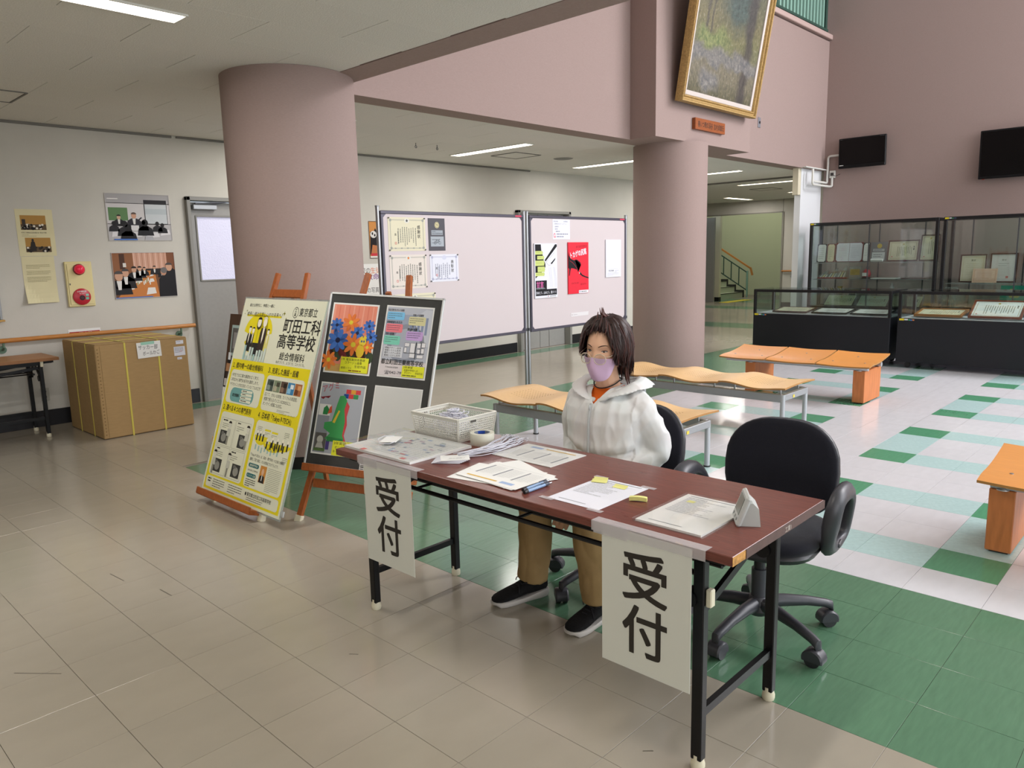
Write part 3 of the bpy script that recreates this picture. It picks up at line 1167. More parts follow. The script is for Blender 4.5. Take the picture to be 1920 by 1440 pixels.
for i in range(n + 1):
    for j in range(n + 1):
        a, c = i / n, j / n
        z = .006 + .008 * noise.noise((a * 5, c * 6, 2.1)) + .010 * max(0, a - .6)
        vs.append((-.012 + a * .465, -.012 + c * .35, max(.002, z)))
for i in range(n):
    for j in range(n):
        q = i * (n + 1) + j
        fs.append((q, q + n + 1, q + n + 2, q + 1))
b.add(vs, fs, glass('bag_film', '#fdfefe', .08, .03, .45))
b.obj('plastic_bag', bd, smooth=True)
t = thing('name_tag', 'single white card tag with a looped string lying on the bagged board', 'name tag', (1.89, 2.51, Z0 + .022))
b = MB(rotz(.6, (1.89, 2.51, Z0 + .026))); b.box((0, 0, 0), (.10, .07, .003), PAPER, .001); b.obj('card', t)
b = MB(); b.tube([(1.87, 2.46, Z0 + .028), (1.83, 2.44, Z0 + .030), (1.81, 2.48, Z0 + .028), (1.85, 2.55, Z0 + .028), (1.90, 2.57, Z0 + .030), (1.93, 2.54, Z0 + .028)], .0014, PAPERB, 5); b.obj('string', t, smooth=True)

# plastic basket with a mesh of square holes
BASK = mat('ivory_basket_plastic', '#dcdad0', .45)
bc = Vector((2.188, 2.445, Z0))
t = thing('basket', 'white plastic mesh basket full of name tag cords at the back of the table', 'basket', bc)
BW, BD_, BH = .305, .225, .105   # y length, x depth, height


def basket_wall(P0, P1, Q0, Q1, nx, nz, rows):
    """wall between bottom edge P0-P1 and top edge Q0-Q1 as a lattice of thin bars"""
    b = MB()
    P0, P1, Q0, Q1 = map(Vector, (P0, P1, Q0, Q1))
    out = (P1 - P0).cross(Q0 - P0).normalized()
    f = lambda s_, z_: (P0.lerp(P1, s_)).lerp(Q0.lerp(Q1, s_), z_)
    for k in range(nx + 1):
        s_ = k / nx
        wd = .0030 if 0 < k < nx else .010
        b.bar(f(s_, 0), f(s_, 1), wd, .0026, BASK, upv=out)
    for k in range(rows + 1):
        z_ = .05 + k / rows * .82
        b.bar(f(0, z_), f(1, z_), .0034, .0026, BASK, upv=out)
    b.bar(f(0, .03), f(1, .03), .014, .003, BASK, upv=out)
    b.bar(f(0, .93), f(1, .93), .016, .003, BASK, upv=out)
    return b


hx, hy, tx, ty = BD_ / 2 - .012, BW / 2 - .014, BD_ / 2, BW / 2
cz = bc.z
c0 = [(bc.x - hx, bc.y + hy, cz + .006), (bc.x - hx, bc.y - hy, cz + .006), (bc.x + hx, bc.y - hy, cz + .006), (bc.x + hx, bc.y + hy, cz + .006)]
c1_ = [(bc.x - tx, bc.y + ty, cz + BH), (bc.x - tx, bc.y - ty, cz + BH), (bc.x + tx, bc.y - ty, cz + BH), (bc.x + tx, bc.y + ty, cz + BH)]
for k in range(4):
    l = (k + 1) % 4
    bb = basket_wall(c0[k], c0[l], c1_[k], c1_[l], 26 if k % 2 == 0 else 20, 1, 8)
    bb.obj('lattice_wall', t)
b = MB(); b.box((bc.x, bc.y, cz + .002), (2 * hx, 2 * hy, .003), BASK); b.obj('basket_floor', t)
b = MB()
for k in range(4):
    b.bar(c1_[k], c1_[(k + 1) % 4], .010, .006, BASK, b=.002)
b.obj('rim', t)
b = MB(); b.box((bc.x - .03, bc.y - ty - .003, cz + BH - .018), (.040, .004, .014), BASK); b.box((bc.x - .03, bc.y - ty - .0055, cz + BH - .018), (.034, .001, .010), mat('basket_slot', '#55534e', .7)); b.obj('label_clip', t)
CORD = mat('white_cord', '#dcdce6', .7)
b = MB()
rnd = random.Random(11)
for k in range(110):
    cx, cy = bc.x + rnd.uniform(-.07, .07), bc.y + rnd.uniform(-.10, .10)
    d2 = ((cx - bc.x) / .09) ** 2 + ((cy - bc.y) / .12) ** 2
    zt_ = cz + .02 + .095 * max(.2, 1 - d2) * rnd.uniform(.55, 1)
    a0 = rnd.uniform(0, 6.28); r0 = rnd.uniform(.012, .030); e = rnd.uniform(.4, 1)
    tl = rnd.uniform(-.5, .5)
    b.tube([(min(bc.x + .09, max(bc.x - .09, cx + r0 * cos(a0 + q * .9))), min(bc.y + .125, max(bc.y - .125, cy + e * r0 * sin(a0 + q * .9))), zt_ + tl * r0 * cos(a0 + q * .9) * .7) for q in range(8)], .0022, CORD, 5)
o = tag(b.obj('cord_heap', smooth=True), 'tangled heap of thin white cords inside the plastic basket', 'cords')
o['kind'] = 'stuff'
b = MB(); b.ball((bc.x, bc.y, cz + .042), (.066, .096, .036), CORD, 14, 6); b.obj('heap_core', o, smooth=True)

# roll of tape
t = thing('tape_roll', 'wide roll of translucent packing tape with a blue printed core', 'tape', (2.148, 2.225, Z0))
Tm = Matrix.Translation((2.148, 2.225, Z0))
ROLL_M = mat('tape_roll_side', '#d9d8c8', .35)
b = MB(); b.lathe([(.034, .0), (.0505, 0), (.051, .001), (.051, .0485), (.0505, .0495), (.034, .0495)], ROLL_M, 40, Tm); b.obj('tape_layers', t, smooth=40)
b = MB(); b.lathe([(.0335, .0495), (.0335, 0), (.031, 0), (.031, .0495), (.0335, .0495)], mat('tape_core', '#8b93a0', .6), 40, Tm); b.obj('core', t, smooth=40)
b = MB()
b.add([(.0309 * cos(a), .0309 * sin(a), z) for z in (.004, .0485) for a in (.4, .6, .8, 1.0, 1.2, 1.4)], [(k + 1, k, k + 6, k + 7) for k in range(5)], mat('core_blue', '#2f55b8', .5), Tm)
b.obj('core_print', t)

# pile of visitor tags and their lanyards
t = thing('name_tag_stack', 'fanned stack of white visitor tags tied to a long bundle of white cords', 'name tags', (1.87, 2.13, Z0))
for k in range(6):
    b = MB(rotz(.72 + .05 * k - .1, (1.872 + .004 * k, 2.135 - .004 * k, Z0 + .0015 + .0022 * k)))
    b.box((0, 0, 0), (.078, .112, .0018), PAPERB if k < 5 else PAPER, .0005)
    if k == 5:
        b.T = b.T @ Matrix.Translation((0, 0, .001))
        b.text(-.005, -.040, '入校許可証', .013, ink('#8a918c'), 1, rot=pi / 2)
        b.rect(.018, -.045, .0012, .09, ink('#a9b0aa'), 1); b.rect(-.026, -.035, .001, .07, ink('#a9b0aa'), 1)
    b.obj('tag_card', t)
b = MB()
rnd = random.Random(5)
for k in range(24):
    o1, o2 = rnd.uniform(-1, 1), rnd.uniform(0, 1)
    pts = []
    for q in range(9):
        s_ = q / 8
        px_ = 1.925 + .345 * s_ + .010 * sin(s_ * 7 + k)
        py_ = 2.135 - .060 * sin(s_ * 3.0) + .04 * s_ + o1 * (.012 + .044 * s_ ** 1.5) + .010 * sin(s_ * 9 + k * 2.1)
        pz = Z0 + .004 + o2 * (.014 + .012 * sin(s_ * pi))
        pts.append((px_, py_, pz))
    lx, ly, lz = pts[-1]
    r0 = rnd.uniform(.010, .022)
    pts += [(lx + r0 * sin(a), ly - r0 * (1 - cos(a)) * (1 if k % 2 else -1), lz) for a in (.8, 1.6, 2.4, 3.1)]
    b.tube(pts, .0017, CORD, 4)
o = b.obj('lanyard_cords', t, smooth=True)
o['kind'] = 'stuff'

# sleeve with programme
o, F = flat('programme_sheet', 'printed programme in a clear sleeve lying before the seated person', 'paper', (2.157, 1.918), pi / 2, .305, .215, PAPER, .002)
o2_ = MB(F @ Matrix.Translation((.305, .215, 0)) @ Matrix.Rotation(pi, 4, 'Z') @ Matrix.Translation((0, 0, 0)))
F3 = F @ Matrix.Translation((.305, 0, 0)) @ Matrix.Rotation(0, 4, 'Z')
b = MB(F @ Matrix.Translation((0, 0, 0)))
# reading side towards the person: turn by half a turn
b.T = F
programme(b, .297, .21)
b.obj('print', o)
b = MB(F); b.box((.1525, .1075, .0012), (.312, .222, .0006), SLEEVE); b.obj('clear_sleeve', o)

# fanned sheets
SH = ['fanned white sheet turned lowest in the pile, corner sticking out to the left', 'blank white sheet fanned out to the right under the programme', 'white sheet just under the top programme in the fanned pile', 'printed programme on top of the fanned white sheets beside the pens']
for k, (cx, cy, an) in enumerate(((1.858, 1.853, 1.78), (1.903, 1.822, 1.22), (1.868, 1.825, 1.50), (1.868, 1.822, 1.56))):
    o, F = flat('programme_sheet', SH[k], 'paper', (cx, cy), an + pi, .297, .21, PAPER, .0009, 'fanned programme sheets', dz=.0012 * k)
    if k == 3:
        b = MB(F); programme(b, .297, .21); b.obj('print', o)

# pens
def pen(lab, p, ang, body, clip):
    t = thing('pen', lab, 'pen', (p[0], p[1], Z0), 'pens on the table')
    Tm = Matrix.Translation((p[0], p[1], Z0 + .0062)) @ Matrix.Rotation(ang, 4, 'Z') @ Matrix.Rotation(pi / 2, 4, 'Y')
    b = MB(); b.lathe([(.0, 0.0), (.0052, .001), (.0055, .005), (.0058, .03), (.0056, .105)], body, 12, Tm, True); b.obj('barrel', t, smooth=40)
    b = MB(); b.lathe([(.0062, -.001), (.0064, .002), (.0063, .016), (.0057, .017)], BLACKP, 12, Tm, True); b.obj('grip_end', t, smooth=40)
    b = MB(); b.lathe([(.0058, .104), (.0056, .122), (.003, .128)], clip, 12, Tm, True); b.bar((-.0075, 0, .085), (-.0075, 0, .125), .004, .0015, clip, upv=(1, 0, 0), T=Tm); b.obj('cap_and_clip', t, smooth=40)
    b = MB(); b.lathe([(.0, .140), (.0028, .140), (.003, .127)], STEEL, 10, Tm, True); b.obj('push_button', t, smooth=40)


PB = mat('pen_blue', '#7f9cc0', .35)
pen('pale blue ballpoint pen lying nearer the table front edge', (1.757, 1.628), .02, PB, mat('pen_dark', '#3d4656', .35))
pen('pale blue ballpoint pen with dark clip lying nearer the paper pile', (1.772, 1.648), .04, PB, mat('pen_dark', '#3d4656', .35))


# list sheets
def roster(b, w_, h_):
    b.rect(.018, h_ - .018, w_ - .036, .0045, GREYI, 1)
    b.rect(.03, .022, .11, .0035, GREYI, 1)
    for k in range(12):
        yy = h_ - .034 - k * .0125
        b.lines(.02, yy, w_ - .045, 1, .01, .004, ink('#a2a4a8') if k == 0 else ink('#babcc0'), 1, frac=1)
        b.rect(.015, yy - .004, w_ - .03, .0006, ink('#c2c4c8'), 1)


o, F = flat('name_list', 'white list sheet taped flat on the table with two yellow sticky notes', 'paper', (1.920, 1.447), 0.0, .282, .205, PAPERB, .0006)
b = MB(frame(F @ Vector((.282, 0, 0)), F.to_3x3() @ Vector((0, 1, 0)), F.to_3x3() @ Vector((-1, 0, 0)))); roster(b, .205, .282) if False else None
b = MB(F @ Matrix.Translation((0, .205, 0)) @ Matrix.Rotation(-pi / 2, 4, 'Z')); roster(b, .205, .282); b.obj('print', o)
b = MB(F)
for cx, cy in ((-.006, .200), (.288, .200), (-.006, .006), (.288, .006)):
    b.box((cx, cy, .0008), (.020, .055, .0004), TAPE)
b.split('tape', o)
STICK = mat('yellow_sticky_paper', '#e2e08e', .7)
for lab, cx, cy, an in (('curled yellow sticky notes at the upper left of the taped list', 2.018, 1.520, .35), ('small yellow sticky note at the upper right of the taped list', 2.010, 1.425, .05)):
    b = MB(rotz(an, (cx, cy, Z0 + .001)))
    n = 5
    for e in range(2 if an > .1 else 1):
        vs = [(-.012 + .024 * i / n, -.025 + .05 * j - .006 * e, .0006 + .0012 * e + .006 * (i / n) ** 2 * (1 + e)) for i in range(n + 1) for j in (0, 1)]
        b.add(vs, [(2 * i, 2 * i + 2, 2 * i + 3, 2 * i + 1) for i in range(n)], STICK)
    tag(b.obj('sticky_note', smooth=True), lab, 'sticky note', 'sticky notes on the list')
t = thing('sticky_note_pad', 'thin curved pad of yellow sticky notes on the bare tabletop', 'sticky notes', (1.935, 1.302, Z0))
for e in range(3):
    b = MB(rotz(-1.13, (1.935, 1.302, Z0)))
    n = 6
    vs = []
    for i in range(n + 1):
        a = i / n - .5
        zz = .014 * (.25 - a * a) * 1.2
        for (yy, dz) in ((-.0075, .0042 * e), (.0075, .0042 * e), (.0075, .0042 * e + .0040), (-.0075, .0042 * e + .0040)):
            vs.append((a * .056, yy, zz * .6 + dz + .0002))
    fs = []
    for i in range(n):
        for k in range(4):
            fs.append((i * 4 + k, i * 4 + (k + 1) % 4, i * 4 + 4 + (k + 1) % 4, i * 4 + 4 + k))
    fs += [(3, 2, 1, 0), (n * 4, n * 4 + 1, n * 4 + 2, n * 4 + 3)]
    b.add(vs, fs, STICK)
    b.obj('pad_layer', t)
o, F = flat('document_sleeve', 'clear sleeve with a stack of list sheets beside the grey desk clock', 'papers', (1.930, 1.100), 0.0, .30, .215, PAPER, .006)
b = MB(F @ Matrix.Translation((0, .215, 0)) @ Matrix.Rotation(-pi / 2, 4, 'Z')); roster(b, .215, .30); b.rect(.035, .225, .026, .020, STICK, 2); b.obj('print', o)
b = MB(F); b.box((.153, .108, .0016), (.318, .232, .0008), SLEEVE); b.box((.153, .108, -.0058), (.318, .232, .0006), SLEEVE); b.obj('clear_sleeve', o)

# grey desk clock / thermometer
CLK = mat('clock_grey_plastic', '#b9bcba', .45)
t = thing('desk_clock', 'small light grey wedge-shaped digital desk clock at the table end', 'clock', (2.03, .945, Z0))
Cm = Matrix.Translation((1.958, .985, Z0)) @ Matrix.Rotation(radians(-57), 4, 'Z')
fr = []
b = MB(Cm)
b.prism([(.012, 0.0), (.068, 0.0), (.062, .052), (.046, .068), (.032, .068)], -.043, .043, CLK, Matrix.Rotation(pi / 2, 4, 'X'))
b.obj('housing', t)
b = MB(Cm @ Matrix.Rotation(radians(20), 4, 'Y'))
b.box((.004, 0, .047), (.016, .104, .094), CLK, .006)
fb = b.obj('face_plate', t)
b = MB(Cm @ Matrix.Rotation(radians(20), 4, 'Y'))
b.box((-.0045, 0, .056), (.002, .072, .050), mat('clock_lcd', '#7d837a', .25)); b.obj('display', fb)
b = MB(Cm @ Matrix.Rotation(radians(20), 4, 'Y'))
for k in range(3):
    b.cyl((-.006, -.03 + .03 * k, .018), (-.002, -.03 + .03 * k, .018), .0045, mat('clock_button', '#9da09e', .5), 10)
b.obj('button', fb)

# ------------------------------------------------------------------ office chairs
FABRIC = mat('black_chair_fabric', '#1c1c24', 0.95, spec=.15, var=.12, scale=300, bump=.25, bscale=500, sheen=.15)
CHP = mat('charcoal_chair_plastic', '#3a3a40', 0.42, spec=.5)
CHD = mat('dark_caster_plastic', '#2c2c30', 0.4, spec=.5)


def cushion(b, shape, thick, m, T, crown=.02, n=36, curve=0.0):
    """padded slab: shape(a) -> outline radius vector; flat on local xy with the crown upwards"""
    rings = []
    for k, (s_, z_) in enumerate(((.0, -thick / 2), (.80, -thick / 2), (.95, -thick * .36), (1.0, 0.0), (.97, thick * .30), (.86, thick * .46), (.6, thick / 2 + crown * .6), (.3, thick / 2 + crown * .9), (0.0, thick / 2 + crown))):
        R = []
        for q in range(n):
            a = 2 * pi * q / n
            x, y = shape(a)
            x, y = x * max(s_, .001), y * max(s_, .001)
            R.append((x, y, z_ + curve * (y * y)))
        rings.append(R)
    b.loft(rings, m, True, False, T)


def superell(a, rx, ry, e):
    c, s_ = cos(a), sin(a)
    return (rx * abs(c) ** (2 / e) * (1 if c >= 0 else -1), ry * abs(s_) ** (2 / e) * (1 if s_ >= 0 else -1))


def make_chair(loc, rz, base_a, label, seat_z=.445, back_tilt=.12, arms=True):
    """office chair; local +x is the way the sitter faces"""
    t = thing('office_chair', label, 'chair', loc, 'office chairs at the reception table', rz)
    b = MB(); b.lathe([(.0, .075), (.036, .075), (.05, .095), (.046, .13), (.033, .15)], CHP, 20, cap=True); b.obj('base_hub', t, smooth=40, local=True)
    b = MB(); b.cyl((0, 0, .14), (0, 0, .26), .030, CHP, 16); b.cyl((0, 0, .25), (0, 0, seat_z - .09), .022, mat('chair_gas_spring', '#26262a', .3), 16); b.obj('gas_column', t, smooth=40, local=True)
    for k in range(5):
        a = base_a - rz + 2 * pi * k / 5
        R = rotz(a)
        b = MB(R)
        rings = []
        for s_, z_, wy, hz in ((.02, .118, .028, .030), (.10, .120, .024, .025), (.20, .110, .020, .019), (.275, .095, .019, .016), (.300, .085, .017, .017), (.305, .066, .014, .010)):
            rings.append([(s_ + hz * .3 * sin(q), wy * cos(q), z_ + hz * sin(q)) for q in [2 * pi * i / 10 for i in range(10)]])
        b.loft(rings, CHP)
        leg = b.obj('leg', t, smooth=50, local=True)
        b = MB(R @ Matrix.Translation((.300, 0, 0)) @ rotz(random.uniform(-1, 1)))
        b.cyl((0, 0, .05), (0, 0, .078), .006, CHD, 8)
        for s_ in (-1, 1):
            b.cyl((-.012, s_ * .006, .029), (-.012, s_ * .024, .029), .029, CHD, 18)
        rings = []
        for yy in (-.028, -.022, .022, .028):
            q_ = 1 if abs(yy) < .024 else .86
            rings.append([(-.012 + .039 * q_ * cos(a_), yy, .031 + .036 * q_ * sin(a_)) for a_ in [radians(-15 + 210 * i / 10) for i in range(11)]])
        b.loft(rings, CHP)
        b.obj('caster', leg, smooth=40, local=True)
    b = MB(); b.box((0, 0, seat_z - .065), (.20, .17, .03), CHD, .008); b.obj('seat_mechanism', t, local=True)
    b = MB(); cushion(b, lambda a: superell(a, .225, .235, 3.2), .05, CHD, Matrix.Translation((.02, 0, seat_z - .035)), 0.0); b.obj('seat_shell', t, smooth=60, local=True)
    b = MB(); cushion(b, lambda a: superell(a, .232, .242, 3.0), .065, FABRIC, Matrix.Translation((.02, 0, seat_z - .005)), .012); b.obj('seat', t, smooth=60, local=True)
    b = MB(); b.tube([(.06, -.10, seat_z - .07), (.07, -.20, seat_z - .075), (.075, -.25, seat_z - .065)], .006, CHD, 8); b.box((.075, -.265, seat_z - .062), (.03, .035, .008), CHD, .003); b.obj('lever', t, smooth=40, local=True)
    b = MB(); b.tube([(-.10, 0, seat_z - .07), (-.22, 0, seat_z - .06), (-.262, 0, seat_z + .0), (-.272, 0, seat_z + .16)], .022, CHD, 10, flat=(.5, 1.3), upv=(1, 0, .3)); b.obj('back_bracket', t, smooth=40, local=True)
    Bm = Matrix.Translation((-.235, 0, seat_z + .178)) @ Matrix.Rotation(-back_tilt, 4, 'Y') @ Matrix.Rotation(pi / 2, 4, 'Y')
    # local x of the cushion points down (-z), local y stays y
    def bshape(a):
        x, y = superell(a, .195, .225, 2.9)
        if x < 0:
            y *= 1 - .14 * (abs(x) / .195) ** 2
        return x, y
    b = MB(); cushion(b, bshape, .05, CHD, Bm @ Matrix.Translation((0, 0, -.022)), 0.0, curve=.35); b.obj('back_shell', t, smooth=60, local=True)
    b = MB(); cushion(b, bshape, .05, FABRIC, Bm @ Matrix.Translation((0, 0, .004)), .014, curve=.35); b.obj('backrest', t, smooth=60, local=True)
    for s_ in (-1, 1) if arms else ():
        b = MB()
        y_ = s_ * .275
        pts = []
        for q in range(28):
            a = 2 * pi * q / 28
            x, z = superell(a, .125, .115, 2.8)
            pts.append((-.02 + x + (z * .28), y_ + s_ * .02 * (z / .115), seat_z + .070 + z + x * .06))
        b.tube(pts, .023, CHP, 10, closed=True, flat=(.95, 1.45), upv=(0, 1, 0) if False else None)
        b.obj('armrest', t, smooth=60, local=True)
        b = MB(); b.bar((-.02, s_ * .12, seat_z - .055), (-.03, s_ * .285, seat_z - .025), .06, .016, CHD, b=.004); b.obj('armrest_bracket', t, local=True)
    return t


make_chair((2.655, 1.225, 0), pi + .13, radians(-40), 'empty black office chair with armrests at the table end by the clock', .435)
make_chair((2.63, 1.915, 0), pi - .05, radians(172), 'black office chair the seated person is sitting on', .425, .16, False)

# ------------------------------------------------------------------ easels with display boards
EASW = mat('easel_wood', '#9c5426', 0.42, var=.18, scale=18, stretch=(6, 6, 1), spec=.4)
EASL = mat('pale_easel_wood', '#c39a55', 0.5, var=.12, scale=18)
RUB = mat('ivory_rubber_foot', '#d6cfb6', 0.7)
ALU = mat('white_aluminium_frame', '#d2d3d2', 0.35, metal=.25)
ACR = glass('acrylic_edge', '#f2faf8', .10, .12)
DKI = ink('#2a2926')


def easel(lab, O, u, v, n, w_, feet, tops, ledge, wood, zfoot, rear=.55, ledge_dn=.0, bars=()):
    """feet / tops / ledge: positions along the board's local u (and v); all parts lie behind the board plane"""
    t = thing('easel', lab, 'easel', (O.x, O.y, 0))
    P = lambda a, c, d=0.0: O + u * a + v * c - n * d
    for (fa, fc), (ta, tc) in zip(feet, tops):
        b = MB(); b.bar(P(fa, fc, .028), P(ta, tc, .028), .036, .026, wood, upv=n, b=.004)
        g = b.obj('front_leg', t)
        b = MB(); d = (P(ta, tc) - P(fa, fc)).normalized()
        b.bar(P(fa, fc, .028) - d * .004, P(fa, fc, .028) + d * .045, .044, .034, RUB, upv=n, b=.004); b.obj('rubber_foot', g)
    (l0, lc), (l1, lc1) = ledge
    b = MB()
    b.bar(P(l0, lc - .014, -.012), P(l1, lc1 - .014, -.012), .028, .085, wood, upv=n, b=.003)
    b.bar(P(l0, lc - .004, -.052), P(l1, lc1 - .004, -.052), .040, .010, wood, upv=n, b=.002)
    b.obj('ledge', t)
    for (a0, c0_), (a1, c1q) in bars:
        b = MB(); b.bar(P(a0, c0_, .030), P(a1, c1q, .030), .05, .022, wood, upv=n, b=.003); b.obj('cross_bar', t)
    mid = (tops[0][0] + tops[1][0]) / 2
    top = P(mid, min(tops[0][1], tops[1][1]) - .10, .05)
    nh = Vector((-n.x, -n.y, 0)).normalized()
    foot = Vector((top.x, top.y, 0)) + nh * rear
    foot.z = .002
    b = MB(); b.bar(foot, top, .034, .024, wood, upv=n, b=.004); b.obj('rear_leg', t)
    return t


# yellow school poster: plane solved from its corners
def plane(O, th, ph, ro=0.0):
    u = Vector((cos(th), sin(th), 0)); n_ = Vector((-sin(th), cos(th), 0))
    v = Vector((0, 0, 1)) * cos(ph) + n_ * sin(ph)
    u2, v2 = u * cos(ro) + v * sin(ro), v * cos(ro) - u * sin(ro)
    return Vector(O), u2, v2, u2.cross(v2)


YO, yu, yv, yn = plane((1.996, 4.646, .06), -1.557, .333)
YW, YH = .927, 1.251
easel('brown wooden easel behind the yellow school poster', YO, yu, yv, yn, YW, ((.13, -.055), (.70, -.055)), ((.265, 1.43), (.60, 1.43)), ((.03, .0), (.69, .0)), EASW, 0, .16, bars=(((.27, 1.30), (.59, 1.30)),))
YEL, POSTB = mat('poster_yellow', '#e2d21e', .5, spec=.3), mat('poster_offwhite', '#dedfc8', .5, spec=.3)
o, F = sheet('school_poster', 'large yellow and white school poster on the easel standing nearest the box', 'poster', YO, yu, yv, YW, YH, POSTB, .008)
b = MB(F)
TEALI, TEALD, PHB = ink('#6fa3a0'), ink('#2f6d70'), ink('#3b3c38')
m_ = .016
b.rect(m_, m_, YW - 2 * m_, .836, YEL, 1)
# title block
b.text(.075, 1.200, '新たな時代に、仲間と一緒に', .024, DKI, 2, width=.30)
b.rect(.070, 1.135, .41, .012, YEL, 1)
b.text(.065, 1.141, '成長し続ける新しいITの未来へ！', .030, DKI, 2, width=.42)
b.text(.665, 1.158, '東京都立', .056, DKI, 2, bold=.012, width=.19)
b.ell(.625, 1.176, .030, .034, DKI, 1, 24); b.ell(.625, 1.176, .0265, .030, POSTB, 2, 24)
b.text(.625, 1.179, '工', .026, DKI, 3, 'c', .02); b.text(.625, 1.154, '高', .024, DKI, 3, 'c', .02)
b.text(.53, 1.056, '町田工科', .096, DKI, 2, bold=.025, width=.39)
b.text(.50, .960, '高等学校', .096, DKI, 2, bold=.025, width=.40)
b.text(.555, .888, '総合情報科', .052, DKI, 2, bold=.012, width=.27)
b.text(.53, .862, 'ものづくり、人づくり、コトづくり。', .020, DKI, 2, width=.31)
for sx_, sy_, r_ in ((.505, 1.165, .016), (.535, 1.135, .008), (.055, 1.17, .009), (.035, 1.15, .006)):
    b.poly([(sx_ + r_, sy_), (sx_ + r_ * .25, sy_ + r_ * .25), (sx_, sy_ + r_), (sx_ - r_ * .25, sy_ + r_ * .25), (sx_ - r_, sy_), (sx_ - r_ * .25, sy_ - r_ * .25), (sx_, sy_ - r_), (sx_ + r_ * .25, sy_ - r_ * .25)], ink('#7d7a1c'), 2)
# group drawing in a yellow petal
cx, cy = .245, 1.015
b.poly([(cx + .165 * cos(radians(a)) * 1.0, cy + .02 + .125 * sin(radians(a))) for a in range(0, 181, 12)] + [(cx + .14, cy - .05), (cx + .08, cy - .105), (cx, cy - .135), (cx - .08, cy - .105), (cx - .14, cy - .05)], YEL, 1)


def figure(x, y, h, body, skin, hair, l, long_hair=False, coat=None, trousers=None):
    w2 = h * .13
    b.poly([(x - w2, y), (x - w2 * 1.1, y + h * .55), (x - w2 * .8, y + h * .68), (x + w2 * .8, y + h * .68), (x + w2 * 1.1, y + h * .55), (x + w2, y)], coat or body, l)
    if trousers:
        b.rect(x - w2, y, 2 * w2, h * .32, trousers, l + 1)
    b.poly([(x - w2 * .22, y + h * .42), (x, y + h * .30), (x + w2 * .22, y + h * .42), (x + w2 * .30, y + h * .70), (x - w2 * .30, y + h * .70)], body, l + 1)
    if long_hair:
        b.ell(x, y + h * .80, h * .105, h * .16, hair, l + 1, 14)
    b.ell(x, y + h * .82, h * .085, h * .115, skin, l + 2, 14)
    b.ell(x, y + h * .895, h * .092, h * .06, hair, l + 3, 14, 0, pi)


SK, HR, BLK = ink('#efe9d6'), ink('#2a2320'), ink('#2c2a28')
figure(.150, .91, .17, SK, SK, HR, 2, coat=BLK)
figure(.192, .91, .165, SK, SK, HR, 2, coat=BLK)
figure(.245, .885, .26, ink('#c9bf22'), SK, HR, 3, True, coat=YEL, trousers=BLK)
figure(.312, .885, .265, SK, SK, ink('#d8d3bd'), 3, coat=ink('#3a2f2b'))
figure(.372, .92, .15, SK, SK, HR, 2, coat=ink('#d6cf7a'))
rnd = random.Random(2)
for k in range(9):
    b.rect(.13 + k * .030, .856, .022, rnd.uniform(.02, .095), ink(rnd.choice(('#9dbdb8', '#b9cfc6', '#c9d6cc'))), 6)
# four panels
def panel(x0, y0, w_, h_, ttl, tsz=.038, tw=None):
    b.rrect(x0, y0, w_, h_, .026, POSTB, 2)
    b.text(x0 - .004, y0 + h_ + .014, ttl, tsz, DKI, 3, bold=.018, width=tw)


panel(.040, .572, .405, .212, '１. 都内唯一の総合情報科', .040, .37)
b.text(.055, .742, '1年生では工業の基礎を広く学び、', .024, DKI, 3, width=.33)
b.text(.055, .712, '2年生から専門の系列を選択します。', .024, DKI, 3, width=.34)
b.text(.055, .682, 'やりたいことがまだ決まっていなくても大丈夫！', .024, DKI, 3, width=.375)
b.rrect(.085, .582, .285, .090, .040, TEALI, 3)
b.text(.115, .616, '総合情報科', .022, DKI, 5, bold=.02, width=.085)
for k in range(4):
    b.rrect(.215, .588 + .0205 * k, .135, .0165, .008, POSTB, 4); b.lines(.228, .5945 + .0205 * k, .11, 1, .01, .005, BLK, 5, 1)
panel(.475, .572, .410, .212, '３. 充実した施設・設備', .042, .33)
for k, cs in enumerate((('#4d5a52', '#8d998c', '#2f3832'), ('#7d8a70', '#b0a990', '#4b4a3c'), ('#58453a', '#8b6f5a', '#2c2420'), ('#3d7fae', '#8cc0dc', '#dfe6e6'), ('#a8683c', '#6b3f27', '#d49a66'))):
    x0 = .492 + k * .076
    b.rect(x0, .690, .072, .070, ink(cs[0]), 3); b.rect(x0 + .006, .696, .034, .030, ink(cs[1]), 4); b.rect(x0 + .030, .724, .034, .026, ink(cs[2]), 4)
b.text(.492, .660, '広くて、きれいな校舎、たくさんの実習室。', .024, DKI, 3, width=.355)
b.text(.492, .632, '授業で使えるパソコンは200台以上、', .024, DKI, 3, width=.30)
b.text(.492, .604, 'オンライン授業にも対応。', .024, DKI, 3, width=.215)
b.lines(.66, .588, .15, 2, .008, .003, ink('#9a9a86'), 3)
panel(.040, .110, .405, .400, '２. 選べる４つの専門系列', .040, .345)
for qx, qy in ((.060, .300), (.245, .300), (.060, .120), (.245, .120)):
    b.border(qx, qy, .175, .172, .0014, ink('#77776a'), 3)
    b.rect(qx + .012 + .05 * (qx > .2), qy + .012, .10, .082, ink('#3f3f3b'), 3)
    b.ell(qx + .065 + .05 * (qx > .2), qy + .050, .032, .028, ink('#8f8f86'), 4, 12); b.rect(qx + .03 + .05 * (qx > .2), qy + .068, .030, .018, ink('#6e6e68'), 5)
    b.lines(qx + .02, qy + .155, .075, 1, .01, .007, DKI, 4, 1); b.lines(qx + .02, qy + .135, .09, 3, .012, .003, ink('#8a8a7c'), 4)
